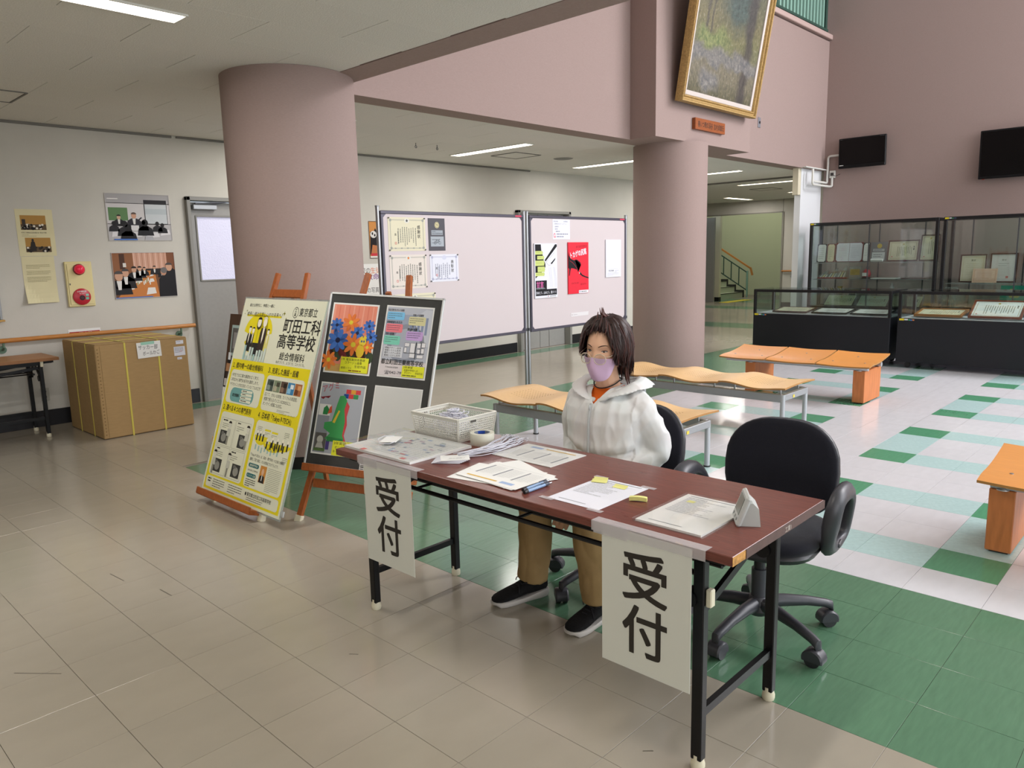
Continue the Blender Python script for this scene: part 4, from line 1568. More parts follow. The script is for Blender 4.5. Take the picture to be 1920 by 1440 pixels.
for fx, fy in ((.175, .330), (.400, .330), (.075, .135), (.255, .140)):
    b.rect(fx - .010, fy - .02, .020, .075, ink('#8d8d80'), 5); b.ell(fx, fy + .105, .017, .022, ink('#d6d6c6'), 6, 12); b.ell(fx, fy + .116, .019, .014, HR, 7, 12, 0, pi)
    b.poly([(fx - .022, fy + .035), (fx - .018, fy + .080), (fx + .018, fy + .080), (fx + .022, fy + .035)], ink('#c4c5b6'), 6)
panel(.475, .110, .410, .400, '４. 日本初「Tokyo P-TECH」', .042, .365)
b.text(.700, .566, 'トウキョウ　ピーテック', .012, DKI, 3, width=.16)
for k, (gx, gy, gw) in enumerate(((.56, .420, .075), (.77, .400, .12), (.70, .385, .10))):
    b.poly([(gx + gw * cos(radians(a)), gy + (.035 if k else .045) * sin(radians(a)) * 1.2) for a in range(180, 361, 15)], YEL, 3)
    for q in range(3 + k):
        b.rect(gx - gw * .7 + q * gw * .45, gy - .030, .014, .045, BLK, 4); b.ell(gx - gw * .7 + q * gw * .45 + .007, gy + .022, .009, .010, SK, 5, 10)
for k in range(8):
    b.rect(.515 + .035 * k, .335 - .006 * (k % 3), .014, .032, ink('#9dbdb8'), 3)
for gx, gy in ((.62, .455), (.70, .450)):
    b.rect(gx - .035, gy, .066, .011, YEL, 3); b.lines(gx - .035, gy - .012, .066, 2, .008, .003, ink('#9a9a86'), 3)
for gx, gy in ((.50, .47), (.80, .47), (.83, .33)):
    b.lines(gx, gy, .055, 4, .010, .003, ink('#8f8f7c'), 3)
b.text(.49, .295, '「Tokyo P-TECH」は、高校・専門学校・IT企業の3機関が', .019, DKI, 3, width=.375)
b.text(.49, .268, '連携して取り組む、IT人材育成プログラムです。', .020, DKI, 3, width=.32)
b.rrect(.492, .228, .118, .024, .012, TEALD, 3); b.text(.551, .234, '連携専門学校', .015, POSTB, 4, 'c', .01)
b.text(.495, .205, '日本工学院八王子専門学校', .012, DKI, 3, width=.115)
b.rrect(.492, .168, .108, .024, .012, TEALD, 3); b.text(.546, .174, 'パートナー企業', .014, POSTB, 4, 'c', .01)
b.lines(.495, .152, .12, 4, .012, .005, ink('#5d5d50'), 3)
b.rect(.630, .158, .068, .098, ink('#c9893e'), 3); b.poly([(.635, .158), (.640, .195), (.664, .205), (.688, .195), (.693, .158)], BLK, 4); b.ell(.664, .222, .014, .019, ink('#d9b190'), 5, 12); b.poly([(.660, .170), (.668, .170), (.668, .204), (.660, .204)], ink('#d9d9d4'), 5)
b.lines(.715, .250, .155, 14, .010, .0028, ink('#9a9a86'), 3)
b.rrect(.035, .030, .855, .068, .018, POSTB, 2)
b.lines(.055, .078, .045, 2, .016, .008, DKI, 3); b.lines(.12, .082, .16, 4, .014, .005, ink('#6b6b5e'), 3); b.lines(.315, .082, .18, 4, .014, .005, ink('#6b6b5e'), 3)
b.text(.545, .062, '東京都立町田工科高等学校', .026, DKI, 3, bold=.02, width=.27)
b.ell(.530, .071, .008, .011, DKI, 3, 14); b.lines(.545, .050, .20, 2, .012, .004, ink('#6b6b5e'), 3)
b.obj('print', o)
b = MB(F)
b.box((YW / 2, YH / 2, -.004), (YW + .022, YH + .022, .004), ACR)
b.obj('clear_backing', o)
t = thing('corner_clip', 'clear plastic clip at the lower corner of the yellow school poster', 'clip', YO + yu * .93)
b = MB(frame(YO + yu * (YW + .006) + yv * .035 + yn * .004, yu, yv)); b.box((.012, .0, 0), (.030, .034, .010), glass('clip_plastic', '#eef4f4', .15, .25), .002); b.obj('clip_jaw', t)

# black board with four student prints
BO, bu, bv, bn = plane((2.23766, 3.80606, .31149), -1.095, .321, -.064)
BW_, BH_ = .728, 1.03
easel('brown wooden easel holding the black board of four prints', BO, bu, bv, bn, BW_, ((.0, -.335), (.63, -.31)), ((.205, 1.165), (.47, 1.165)), ((.015, -.004), (.70, -.004)), EASW, 0, .5, bars=(((.06, -.095), (.68, -.095)),))
BBLK = mat('black_mount_board', '#3b3b39', 0.75, var=.06, scale=40)
t = thing('display_board', 'white-framed black board with four student prints on the easel by the table', 'display board', BO)
Fb = frame(BO, bu, bv)
b = MB(Fb); b.box((BW_ / 2, BH_ / 2, .006), (BW_ - .012, BH_ - .012, .010), BBLK); b.obj('board', t)
b = MB(Fb)
for c, d in (((BW_ / 2, .006, .008), (BW_, .012, .018)), ((BW_ / 2, BH_ - .006, .008), (BW_, .012, .018)), ((.006, BH_ / 2, .008), (.012, BH_, .018)), ((BW_ - .006, BH_ / 2, .008), (.012, BH_, .018))):
    b.box(c, d, ALU, .002)
b.split('frame_bar', t)


def print_on(x0, y0, w_, h_, lab, name='student_print', paper=PAPER):
    o, F = sheet(name, lab, 'print', Fb @ Vector((x0, y0, .0112)), bu, bv, w_, h_, paper, .0008, 'student prints on the black board')
    return o, MB(F)


STK = mat('yellow_caption', '#dfe02a', .6)
# 1 flowers
o, b = print_on(.030, .548, .300, .420, 'flower collage print with orange and blue blossoms and a yellow caption')
b.rect(.010, .010, .280, .400, ink('#e08a72'), 1)
for k in range(9):
    b.rect(.014 + .031 * k, .19, .008, .215, ink('#d97c66' if k % 2 else '#e6a08a'), 2)
b.rect(.010, .010, .28, .045, ink('#c9a05c'), 2)


def flower(cx, cy, r, n_, pet, core, l, rx=.30):
    for k in range(n_):
        a = 2 * pi * k / n_ + cx * 9
        px_, py_ = cx + cos(a) * r * .58, cy + sin(a) * r * .58
        pts = []
        for q in range(12):
            tq = 2 * pi * q / 12
            ex, ey = r * .46 * cos(tq), r * rx * sin(tq)
            pts.append((px_ + ex * cos(a) - ey * sin(a), py_ + ex * sin(a) + ey * cos(a)))
        b.poly(pts, pet if k % 2 else core[1], l + (k % 2))
    b.ell(cx, cy, r * .24, r * .24, core[0], l + 2, 12)


OR, BL = ink('#e8823c'), ink('#4a78c8')
leafg = ink('#3c4a34')
for k in range(16):
    b.ell(.03 + .017 * k, .105 + .03 * (k % 3), .022, .035, leafg if k % 2 else ink('#6e2a2c'), 2, 10)
for cx, cy, r in ((.045, .285, .042), (.065, .195, .068), (.185, .245, .045), (.255, .290, .038), (.275, .225, .04)):
    flower(cx, cy, r, 9, BL, (ink('#23284a'), ink('#3a63ad')), 3, .24)
for cx, cy, r in ((.135, .305, .055), (.170, .175, .066), (.025, .075, .055), (.262, .165, .04)):
    flower(cx, cy, r, 8, OR, (ink('#d8c43a'), ink('#dd7433')), 6, .20)
b.ell(.228, .195, .024, .024, ink('#dcc23a'), 9, 14); b.ell(.220, .140, .026, .040, ink('#d9b52f'), 9, 14)
b.poly([(.205, .215), (.222, .232), (.228, .218), (.240, .236), (.252, .220), (.246, .210), (.212, .208)], ink('#dcc23a'), 10)
for q in (.222, .237):
    b.ell(q, .198, .005, .007, ink('#3c5f8f'), 11, 8)
b.rect(.108, .012, .178, .088, STK, 12)
b.text(.112, .080, '1年 電気製技術基礎', .016, DKI, 13, width=.15); b.text(.135, .061, 'コラージュ画像', .018, DKI, 13, width=.11)
b.text(.200, .040, '生徒作品', .018, DKI, 13, width=.072); b.text(.114, .030, '使用ソフト', .015, DKI, 13, width=.068); b.lines(.165, .018, .11, 1, .01, .007, ink('#8a5a1c'), 13, 1)
b.obj('print', o)
# 2 school guide
o, b = print_on(.378, .552, .298, .420, 'school guide print with coloured speech boxes and a floor plan')
b.rect(.008, .008, .282, .404, ink('#b9bcc6'), 1)
b.rect(.008, .20, .282, .17, ink('#9ea6b8'), 2); b.poly([(.15, .21), (.29, .19), (.29, .40), (.25, .405), (.15, .33)], ink('#c6c9d2'), 3)
for k in range(5):
    b.rect(.16 + .024 * k, .225 + .008 * k, .014, .10, ink('#8792ac'), 4)
b.ell(.15, .20, .115, .115, ink('#8e93a0'), 3, 26); b.ell(.15, .20, .088, .088, ink('#a9adb9'), 4, 26)
b.rect(.008, .008, .282, .09, ink('#d8cfd0'), 3)
for x0, y0, w_, h_, c_ in ((.012, .336, .108, .046, '#7fc0e6'), (.150, .310, .104, .050, '#d6d0a0'), (.014, .262, .104, .050, '#e87c86'), (.146, .222, .104, .052, '#c3a2d6'), (.012, .190, .10, .052, '#7ecbb4')):
    b.rrect(x0, y0, w_, h_, .008, ink(c_), 5)
    b.lines(x0 + .006, y0 + h_ - .012, w_ - .014, 3, .012, .0028, ink('#5a5e68'), 6)
for x0, y0, s_, w_ in ((.014, .388, '私立に負けないキレイな校舎', .10), (.172, .364, '充実した図書館', .066), (.016, .316, '経験豊富な先生方', .095), (.150, .280, '最先端の設備', .06), (.016, .247, '豊富な部活動', .055)):
    b.text(x0, y0, s_, .015, DKI, 6, bold=.02, width=w_)
b.rect(.016, .118, .122, .062, ink('#d2d4da'), 5)
for k, s_ in enumerate(('情報デザイン系列', '情報システム系列', '電気システム系列', '機械システム系列')):
    b.text(.026, .166 - .0145 * k, s_, .013, DKI, 6, width=.10)
b.stroke([(.020, .176), (.018, .120)], .0015, DKI, 6)
for x0, y0, w_, h_ in ((.146, .185, .03, .022), (.146, .150, .016, .03), (.182, .150, .030, .058), (.182, .122, .034, .026), (.222, .180, .024, .03), (.226, .148, .02, .026), (.250, .185, .024, .028), (.250, .150, .02, .03), (.228, .122, .04, .020)):
    b.rect(x0, y0, w_, h_, ink('#e4e2e4'), 5); b.border(x0, y0, w_, h_, .0012, DKI, 6)
b.stroke([(.217, .118), (.217, .212)], .004, DKI, 7); b.stroke([(.146, .148), (.272, .148)], .002, DKI, 7)
b.text(.014, .078, '都立町田工業高等学校', .034, DKI, 7, bold=.02, width=.262)
b.text(.045, .055, '〒194-0035 町田市', .011, DKI, 7, width=.08); b.text(.043, .022, '☎042-791', .022, ink('#4d4d52'), 7, width=.115)
b.rect(.152, .010, .136, .064, STK, 8)
b.text(.160, .060, '3年実習', .014, DKI, 9, width=.055); b.text(.165, .044, '出身中学校への', .014, DKI, 9, width=.085); b.text(.168, .030, 'ポスター', .013, DKI, 9, width=.045); b.text(.236, .030, '生徒作品', .013, DKI, 9, width=.045); b.lines(.158, .016, .11, 1, .01, .006, ink('#6b6b30'), 9, 1)
b.obj('print', o)
# 3 green costume design: kept generic
o, b = print_on(.033, .072, .292, .420, 'print with green costume shapes and toy bricks above a yellow caption')
b.rect(.008, .010, .276, .402, ink('#a9adb6'), 1)
b.rect(.010, .010, .075, .270, ink('#8b8f98'), 2)
b.text(.022, .360, 'アグミ', .046, ink('#b43a44'), 3, width=.105, rot=.30)
b.poly([(.010, .330), (.075, .342), (.062, .326), (.040, .330), (.030, .318), (.018, .322)], ink('#7c2630'), 3)
for k, c_ in enumerate(('#cf3f44', '#dc9a3a', '#cf3f44', '#3d55a8', '#cf3f44', '#3a8f52', '#3d63c0')):
    b.rect(.170 + .031 * (k % 3) - (.012 if k > 2 else 0) + (.031 * 0), .362 - .027 * (k // 3) if k < 6 else .335, .030, .025, ink(c_), 3)
G_, R_ = ink('#3f9a55'), ink('#c9474c')
b.poly([(.170, .335), (.205, .290), (.196, .230), (.205, .180), (.195, .120), (.212, .085), (.170, .075), (.150, .2), (.150, .3)], R_, 3)
b.poly([(.125, .300), (.135, .345), (.165, .350), (.185, .320), (.175, .270), (.190, .200), (.185, .120), (.200, .095), (.075, .090), (.105, .125), (.060, .150), (.060, .185), (.105, .195)], G_, 4)
b.poly([(.110, .190), (.140, .262), (.150, .258), (.126, .186)], ink('#d6b83c'), 5)
b.poly([(.09, .105), (.19, .10), (.20, .082), (.09, .078)], ink('#2f7d45'), 5)
b.rect(.012, .225, .075, .065, ink('#dcdcd8'), 3); b.poly([(.040, .230), (.070, .230), (.078, .262), (.060, .285), (.042, .268)], ink('#2f7d45'), 4); b.poly([(.072, .235), (.098, .245), (.092, .285), (.080, .275)], ink('#d0563a'), 4)
b.rect(.014, .018, .072, .105, ink('#5d5a58'), 3); b.ell(.048, .085, .020, .022, ink('#b9b8b2'), 4, 14); b.poly([(.022, .03), (.034, .07), (.062, .07), (.078, .03)], ink('#b0afa8'), 4); b.rect(.016, .018, .07, .018, ink('#56713f'), 4)
b.rect(.088, .030, .022, .055, ink('#4d4080'), 4)
b.rect(.134, .002, .150, .085, STK, 7)
b.text(.142, .066, '3年実習', .020, DKI, 8, width=.075); b.text(.150, .042, 'オリジナル', .020, DKI, 8, width=.085); b.text(.142, .018, 'キャラクター', .020, DKI, 8, width=.10)
b.obj('print', o)
# 4 mascot print: left without its figure
o, b = print_on(.378, .075, .297, .425, 'plain white print at the lower table side of the black board')
b.rect(.006, .006, .285, .413, ink('#d3d3d0'), 1)
b.obj('print', o)
o, b = print_on(.355, .012, .03, .055, 'tiny black and white barcode-like label at the board bottom beside the table', 'label')
for k in range(5):
    b.rect(.004, .004 + .010 * k, .022, .004 + .002 * (k % 2), DKI, 1)
b.obj('print', o)

# third board half hidden behind the yellow poster
LO, lu, lv, ln = plane((2.29, 5.00, .28), -1.557, .20)
easel('pale wooden easel mostly hidden behind the yellow school poster', LO, lu, lv, ln, .6, ((.08, -.27), (.52, -.27)), ((.14, .93), (.46, .93)), ((.02, .0), (.58, .0)), EASL, 0, .12, bars=(((.14, .895), (.46, .895)),))
o, F = sheet('photo_poster', 'poster with a dark classroom photo behind the yellow school poster', 'poster', LO, lu, lv, .60, .865, PAPER, .006)
b = MB(F)
b.rect(.0, .36, .60, .505, ink('#4a3326'), 1)
for k in range(7):
    b.rect(.02 + .085 * k, .37, .003, .49, ink('#38251b'), 2)
b.rect(.045, .58, .14, .21, ink('#9fb3b0'), 2); b.rect(.058, .60, .11, .17, ink('#5c5a58'), 3); b.rect(.08, .63, .05, .11, ink('#8d8a88'), 4)
b.rect(.0, .36, .16, .13, ink('#241a16'), 3); b.ell(.05, .44, .028, .035, ink('#3a2b25'), 4, 12); b.rect(.01, .37, .06, .05, ink('#c3bdb8'), 4)
b.ell(.055, .555, .030, .034, ink('#221c1a'), 4, 12); b.poly([(.015, .47), (.022, .525), (.095, .525), (.10, .47)], ink('#b0825c'), 5); b.rect(.035, .55, .034, .050, ink('#d9dcdf'), 6)
b.rect(.028, .325, .10, .020, ink('#d05a8c'), 2); b.text(.03, .245, '東京都立', .040, DKI, 2, bold=.02, width=.17); b.lines(.03, .300, .14, 1, .02, .012, ink('#d48ab0'), 2, 1)
b.rect(.02, .03, .20, .17, ink('#7c3a32'), 2); b.rect(.04, .05, .05, .09, ink('#c9bdb4'), 3); b.rect(.11, .09, .06, .07, ink('#5a2722'), 3)
b.obj('print', o)

# ------------------------------------------------------------------ whiteboards on posts
WBP = mat('whiteboard_surface', '#cbc0c1', 0.5, spec=.35)
FRM = mat('whiteboard_frame', '#55535e', 0.4, metal=.4)
KW = .91                                    # whiteboard scale (1.8 m boards)
WX = [(4.395 * KW, 6.372 * KW), (6.46 * KW, 8.35 * KW)]
WY = 5.84 * KW
kz = lambda z: 1.475 + (z - 1.475) * KW
REDL = mat('red_label', '#c8405a', .5)
PIN = mat('grey_pin', '#5d5a58', .4)
WL = ['large pinkish whiteboard with certificates, standing left of the centre posts', 'large pinkish whiteboard with the red poster, standing right of the centre posts']
for k, (x0, x1) in enumerate(WX):
    t = thing('whiteboard', WL[k], 'whiteboard', ((x0 + x1) / 2, WY, 0), 'whiteboards on posts')
    z0, z1 = kz(.605), kz(1.925)
    b = MB(); b.box(((x0 + x1) / 2, WY, (z0 + z1) / 2), (x1 - x0 - .04, .018, z1 - z0 - .04), WBP); b.obj('board', t)
    b = MB()
    for c, d in ((((x0 + x1) / 2, WY, z0 + .014), (x1 - x0, .034, .028)), (((x0 + x1) / 2, WY, z1 - .014), (x1 - x0, .034, .028)), ((x0 + .014, WY, (z0 + z1) / 2), (.028, .034, z1 - z0 - .056)), ((x1 - .014, WY, (z0 + z1) / 2), (.028, .034, z1 - z0 - .056))):
        b.box(c, d, FRM, .004)
    b.split('frame_bar', t)
    F = frame((x0, WY - .0095, z0), (1, 0, 0), (0, 0, 1))
    b = MB(F); W_ = x1 - x0
    H_ = z1 - z0 - .03
    for cx, cz_, a in ((.03, .03, 0), (W_ - .03, .03, 90), (W_ - .03, H_, 180), (.03, H_, 270)):
        ca, sa = cos(radians(a)), sin(radians(a))
        b.poly([(cx + ca * p[0] - sa * p[1], cz_ + sa * p[0] + ca * p[1]) for p in ((-.005, -.005), (.035, -.005), (-.005, .035))], FRM, 2)
    b.split('corner_plate', t)
    b = MB(); b.box((x1 - .085, WY - .0176, z1 - .014), (.09, .001, .016), REDL); b.obj('red_label', t, label='small red label')
    for xx in (x0 - .016, x1 + .016):
        b = MB(); b.cyl((xx, WY + .005, .03), (xx, WY + .005, kz(1.955)), .0165, STEEL, 14); b.cyl((xx, WY + .005, kz(1.955)), (xx, WY + .005, kz(1.968)), .019, STEELP, 14); g = b.obj('post', t, smooth=40)
        b = MB(); b.cyl((xx, WY + .005, .70), (xx, WY + .005, .73), .021, GREYM, 12); b.obj('clamp_ring', g)
        b = MB(); b.box((xx, WY + .005, .012), (.04, .46, .024), STEELP, .006); b.obj('foot', t)
WF = frame((0, WY - .0098, 0), (1, 0, 0), (0, 0, 1))
INKG = ink('#6d7069')


def onboard(name, lab, cat, x0, z0, w_, h_, paper, t=.001, group=None, curl=0.0):
    o, F = sheet(name, lab, cat, WF @ Vector((x0 * KW, kz(z0), 0)), (1, 0, 0), (0, 0, 1), w_ * KW, h_ * KW, paper, t, group, curl)
    return o, MB(F @ Matrix.Diagonal((KW, KW, 1, 1)))


def pins(o, pts):
    b = MB()
    for x_, z_ in pts:
        b.cyl((x_ * KW, WY - .011, kz(z_)), (x_ * KW, WY - .019, kz(z_)), .0065, PIN, 8)
    b.split('pin', o)


def cert(b, w_, h_, title, seal, star, col='#6f716b', orn='#9a9c94', cols=8, tx=None, name=None):
    b.border(.024, .022, w_ - .048, h_ - .044, .004, ink(orn), 1)
    b.border(.032, .030, w_ - .064, h_ - .060, .0015, ink(orn), 1)
    for cx in (.03, w_ - .03):
        for cz_ in (.028, h_ - .028):
            b.ell(cx, cz_, .014, .014, ink(orn), 2, 10)
    for q in range(5):
        b.ell(.08 + (w_ - .16) * q / 4, .026, .012, .007, ink(orn), 2, 8)
    b.ell(w_ / 2, h_ - .032, .030, .022, ink('#d9d8cf') if not seal == 'none' else ink('#c9cbdc'), 2, 14)
    if star:
        pts = []
        for q in range(10):
            a = pi / 2 + q * pi / 5
            r = .017 if q % 2 == 0 else .009
            pts.append((w_ / 2 + r * cos(a), h_ - .032 + r * sin(a)))
        b.poly(pts, ink(star), 3)
    b.text(tx or w_ - .085, h_ * .66, title, .040, ink('#4b4945'), 2, 'c', .02, vert=True)
    b.vlines(w_ - .125, h_ - .10, h_ * .55, 1, .02, .009, ink(col), 2)
    b.vlines(w_ - .155, h_ - .085, h_ * .62, cols, .026, .008, ink(col), 2)
    b.vlines(.115, h_ - .12, h_ * .45, 1, .02, .007, ink(col), 2)
    b.text(.085, h_ * .46, name or '長', .024, ink('#4b4945'), 2, 'c', .02)
    b.border(.075, h_ * .20, .022, .022, .004, ink('#d0706a'), 3)


o, b = onboard('certificate', 'cream certificate with a dark star, topmost at the left of the whiteboard', 'certificate', 4.478, 1.548, .457, .318, PAPERC, group='certificates on the whiteboard')
cert(b, .457, .318, '感謝状', 1, '#4a4d4a'); b.obj('print', o); pins(o, ((4.488, 1.858), (4.925, 1.858), (4.488, 1.557), (4.925, 1.557)))
o, b = onboard('certificate', 'cream certificate with an orange star under the dark-starred one', 'certificate', 4.478, 1.187, .457, .325, mat('warm_paper', '#dbd2c8', .75), group='certificates on the whiteboard')
cert(b, .457, .325, '感謝状', 1, '#cf7a3c'); b.obj('print', o); pins(o, ((4.488, 1.503), (4.925, 1.503), (4.925, 1.196)))
o, b = onboard('certificate', 'bluish white certificate under the dark plaque print', 'certificate', 4.978, 1.238, .383, .272, PAPERB, group='certificates on the whiteboard')
cert(b, .383, .272, '表彰状', 'none', None, '#7d8095', '#a9abc2', 7); b.obj('print', o); pins(o, ((4.986, 1.503), (5.352, 1.503), (4.986, 1.246), (5.352, 1.246)))
o, b = onboard('certificate', 'pale cream sheet lowest on the whiteboard, behind the easel top', 'certificate', 4.50, .82, .535, .315, PAPERC, group='certificates on the whiteboard')
cert(b, .535, .315, '賞状', 1, '#8d8a70'); b.obj('print', o); pins(o, ((4.51, 1.125), (5.025, 1.125)))
o, b = onboard('plaque_print', 'dark grey photo print of an award plaque with a gold emblem', 'print', 4.972, 1.546, .220, .318, mat('dark_print', '#45434a', .45))
b.ell(.115, .252, .030, .031, ink('#cfc59a'), 1, 20); b.ell(.115, .252, .024, .025, ink('#39363a'), 2, 20); b.ell(.115, .252, .021, .022, ink('#cfc59a'), 3, 20)
b.text(.115, .244, 'TS', .022, ink('#39363a'), 4, 'c', .03)
b.rect(.040, .155, .150, .046, ink('#9aa1a8'), 1); b.text(.050, .183, '東京都立', .012, ink('#4b4f55'), 2); b.text(.050, .163, '町田工科高等学校 殿', .015, ink('#4b4f55'), 2, width=.13)
b.rect(.028, .042, .172, .098, ink('#a4abb2'), 1)
for q in (.085, .145):
    b.ell(q, .078, .016, .016, ink('#5a6068'), 2, 16); b.ell(q, .078, .012, .012, ink('#a4abb2'), 3, 16)
b.stroke([(.085, .078), (.100, .102), (.135, .102), (.115, .078), (.100, .102)], .003, ink('#4b4f55'), 4); b.stroke([(.135, .102), (.145, .078)], .003, ink('#4b4f55'), 4); b.stroke([(.135, .112), (.145, .114)], .003, ink('#4b4f55'), 4); b.stroke([(.095, .108), (.106, .108)], .003, ink('#4b4f55'), 4)
b.lines(.045, .108, .14, 1, .01, .004, ink('#4b4f55'), 5, 1); b.lines(.045, .076, .14, 1, .01, .004, ink('#4b4f55'), 5, 1)
b.obj('print', o)
# second board
o, b = onboard('notice', 'small white notice pinned above the two dark and red posters', 'notice', 6.872, 1.658, .318, .230, PAPERB)
b.text(.012, .200, '令和3年度', .018, ink('#6d7088'), 1, width=.085); b.text(.19, .200, '入選 審査員', .017, ink('#6d7088'), 1, width=.085)
b.text(.030, .172, '交通安全ポスターコンクール', .017, ink('#6d7088'), 1, width=.22)
b.text(.040, .140, '最優秀賞', .017, ink('#6d7088'), 1); b.text(.040, .112, '優秀賞', .017, ink('#6d7088'), 1)
b.lines(.055, .086, .10, 1, .02, .010, ink('#85889c'), 1, 1); b.lines(.07, .055, .21, 2, .03, .011, ink('#85889c'), 1, 1)
b.poly([(.02, .02), (.015, .055), (.03, .075), (.05, .06), (.055, .02)], ink('#d97a8a'), 1); b.ell(.036, .045, .012, .014, ink('#f0e2e2'), 2, 10)
b.obj('print', o)
o, b = onboard('poster', 'black and white poster with lime speech boxes on the right whiteboard', 'poster', 6.530, .985, .400, .625, PAPERB, .012, 'posters on the right whiteboard')
K, LM = ink('#16161a'), ink('#c3cf7a')
b.poly([(.012, .230), (.16, .320), (.19, .36), (.185, .405), (.16, .43), (.145, .49), (.120, .545), (.112, .615), (.012, .615)], K, 1)
for x0, y0, w_, h_ in ((.012, .500, .13, .040), (.045, .445, .12, .040), (.012, .372, .155, .060), (.050, .300, .125, .062), (.012, .255, .155, .040)):
    b.rrect(x0, y0, w_, h_, .006, LM, 2); b.poly([(x0 + w_ - .004, y0 + h_ * .35), (x0 + w_ + .014, y0 + h_ * .5), (x0 + w_ - .004, y0 + h_ * .65)], LM, 2); b.lines(x0 + .012, y0 + h_ * .5, w_ - .03, 1, .02, .005, ink('#9aa658'), 3, 1)
b.poly([(.365, .615), (.395, .615), (.398, .590), (.19, .418), (.175, .435)], K, 1)
b.stroke([(.20, .41), (.35, .52)], .003, ink('#8d90a0'), 2); b.stroke([(.20, .41), (.25, .37), (.28, .38)], .003, ink('#8d90a0'), 2)
b.poly([(.28, .395), (.37, .46), (.36, .435), (.30, .385)], K, 2)
for q in (.27, .30, .36, .38):
    b.stroke([(.25 + (q - .27) * .9, .35), (q, .20), (q + .005, .12)], .0015, ink('#a9acba'), 2)
b.rect(.012, .098, .195, .105, K, 3); b.rect(.012, .028, .375, .072, K, 3)
b.text(.025, .128, '甘言', .075, ink('#d66aa8'), 4, bold=.03, width=.125); b.text(.025, .106, 'にだまされない。', .020, PAPERB, 4, bold=.02, width=.15)
b.text(.020, .048, '詐めとう、止めとう、闇バイト', .036, PAPERB, 4, bold=.02, width=.355)
b.rect(.21, .0, .188, .030, PAPERB, 5); b.rect(.222, .010, .016, .014, ink('#c08a8a'), 6); b.lines(.262, .012, .12, 1, .01, .008, INKG, 6, 1)
b.obj('print', o)
o, b = onboard('poster', 'red poster with a black lizard tail on the right whiteboard', 'poster', 7.138, 1.005, .395, .617, mat('poster_red', '#dc2438', .45), .012, 'posters on the right whiteboard')
b.text(.15, .548, 'まだまだ切れる', .034, ink('#7c1420'), 1, width=.21, rot=.06)
b.text(.045, .430, 'トカゲの尻尾', .078, PAPERB, 2, bold=.05, width=.315, rot=.16)
b.poly([(.0, .505), (.015, .46), (.05, .42), (.10, .405), (.16, .400), (.215, .365), (.245, .345), (.235, .362), (.215, .385), (.165, .410), (.125, .410), (.165, .365), (.185, .315), (.195, .265), (.185, .262), (.165, .290), (.10, .305), (.055, .310), (.04, .285), (.025, .22), (.012, .22), (.018, .30), (.0, .315)], K, 1)
b.stroke([(.03, .40), (.09, .37), (.14, .33), (.18, .28)], .003, ink('#dc2438'), 2)
b.stroke([(.215, .385), (.228, .350)], .004, K, 2); b.stroke([(.222, .378), (.240, .362)], .004, K, 2)
b.poly([(.205, .245), (.225, .230), (.27, .205), (.33, .190), (.394, .175), (.394, .190), (.33, .205), (.27, .225), (.235, .255), (.215, .258)], K, 1); b.ell(.214, .247, .008, .010, ink('#e8d6d6'), 2, 10)
b.text(.06, .115, 'それでも まだ', .026, ink('#7c1420'), 1, width=.14, rot=.04); b.text(.235, .100, '続けますか', .026, ink('#7c1420'), 1, width=.11, rot=.04)
b.rect(.20, .002, .19, .036, PAPERB, 2); b.rect(.213, .013, .014, .016, ink('#8a7a90'), 3); b.lines(.245, .016, .13, 1, .01, .009, INKG, 3, 1)
b.obj('print', o)
o, b = onboard('poster', 'narrow white poster nearest the column on the right whiteboard', 'poster', 7.893, 1.18, .330, .472, PAPERB, .012, 'posters on the right whiteboard')
b.border(.008, .008, .314, .456, .0015, ink('#c3c6cc'), 1)
b.rect(.03, .105, .27, .0016, ink('#a9acb4'), 1); b.text(.06, .072, '町田工科高校', .022, ink('#5a5d66'), 1, bold=.02, width=.11); b.lines(.19, .078, .10, 2, .014, .004, ink('#9a9da6'), 1); b.lines(.03, .050, .27, 3, .014, .003, ink('#9a9da6'), 1)
b.obj('print', o)
o, b = onboard('marker_tray_label', 'small white label strip low on the right whiteboard', 'label', 7.19, .728, .35, .045, mat('pale_label', '#d9d5d6', .5), .002)
b.rect(.02, .014, .012, .016, ink('#b9a9ab'), 1); b.lines(.05, .018, .16, 1, .01, .006, ink('#b3adb0'), 1, 1)
b.obj('print', o)

# ------------------------------------------------------------------ things on the back wall
BF = frame((0, YB - .001, 0), (1, 0, 0), (0, 0, 1))


def onwall(name, lab, cat, x0, z0, w_, h_, paper, t=.001, group=None, curl=0.0):
    o, F = sheet(name, lab, cat, BF @ Vector((x0, z0, 0)), (1, 0, 0), (0, 0, 1), w_, h_, paper, t, group, curl)
    q = MB(F)
    q.clip = (w_, h_)
    return o, q


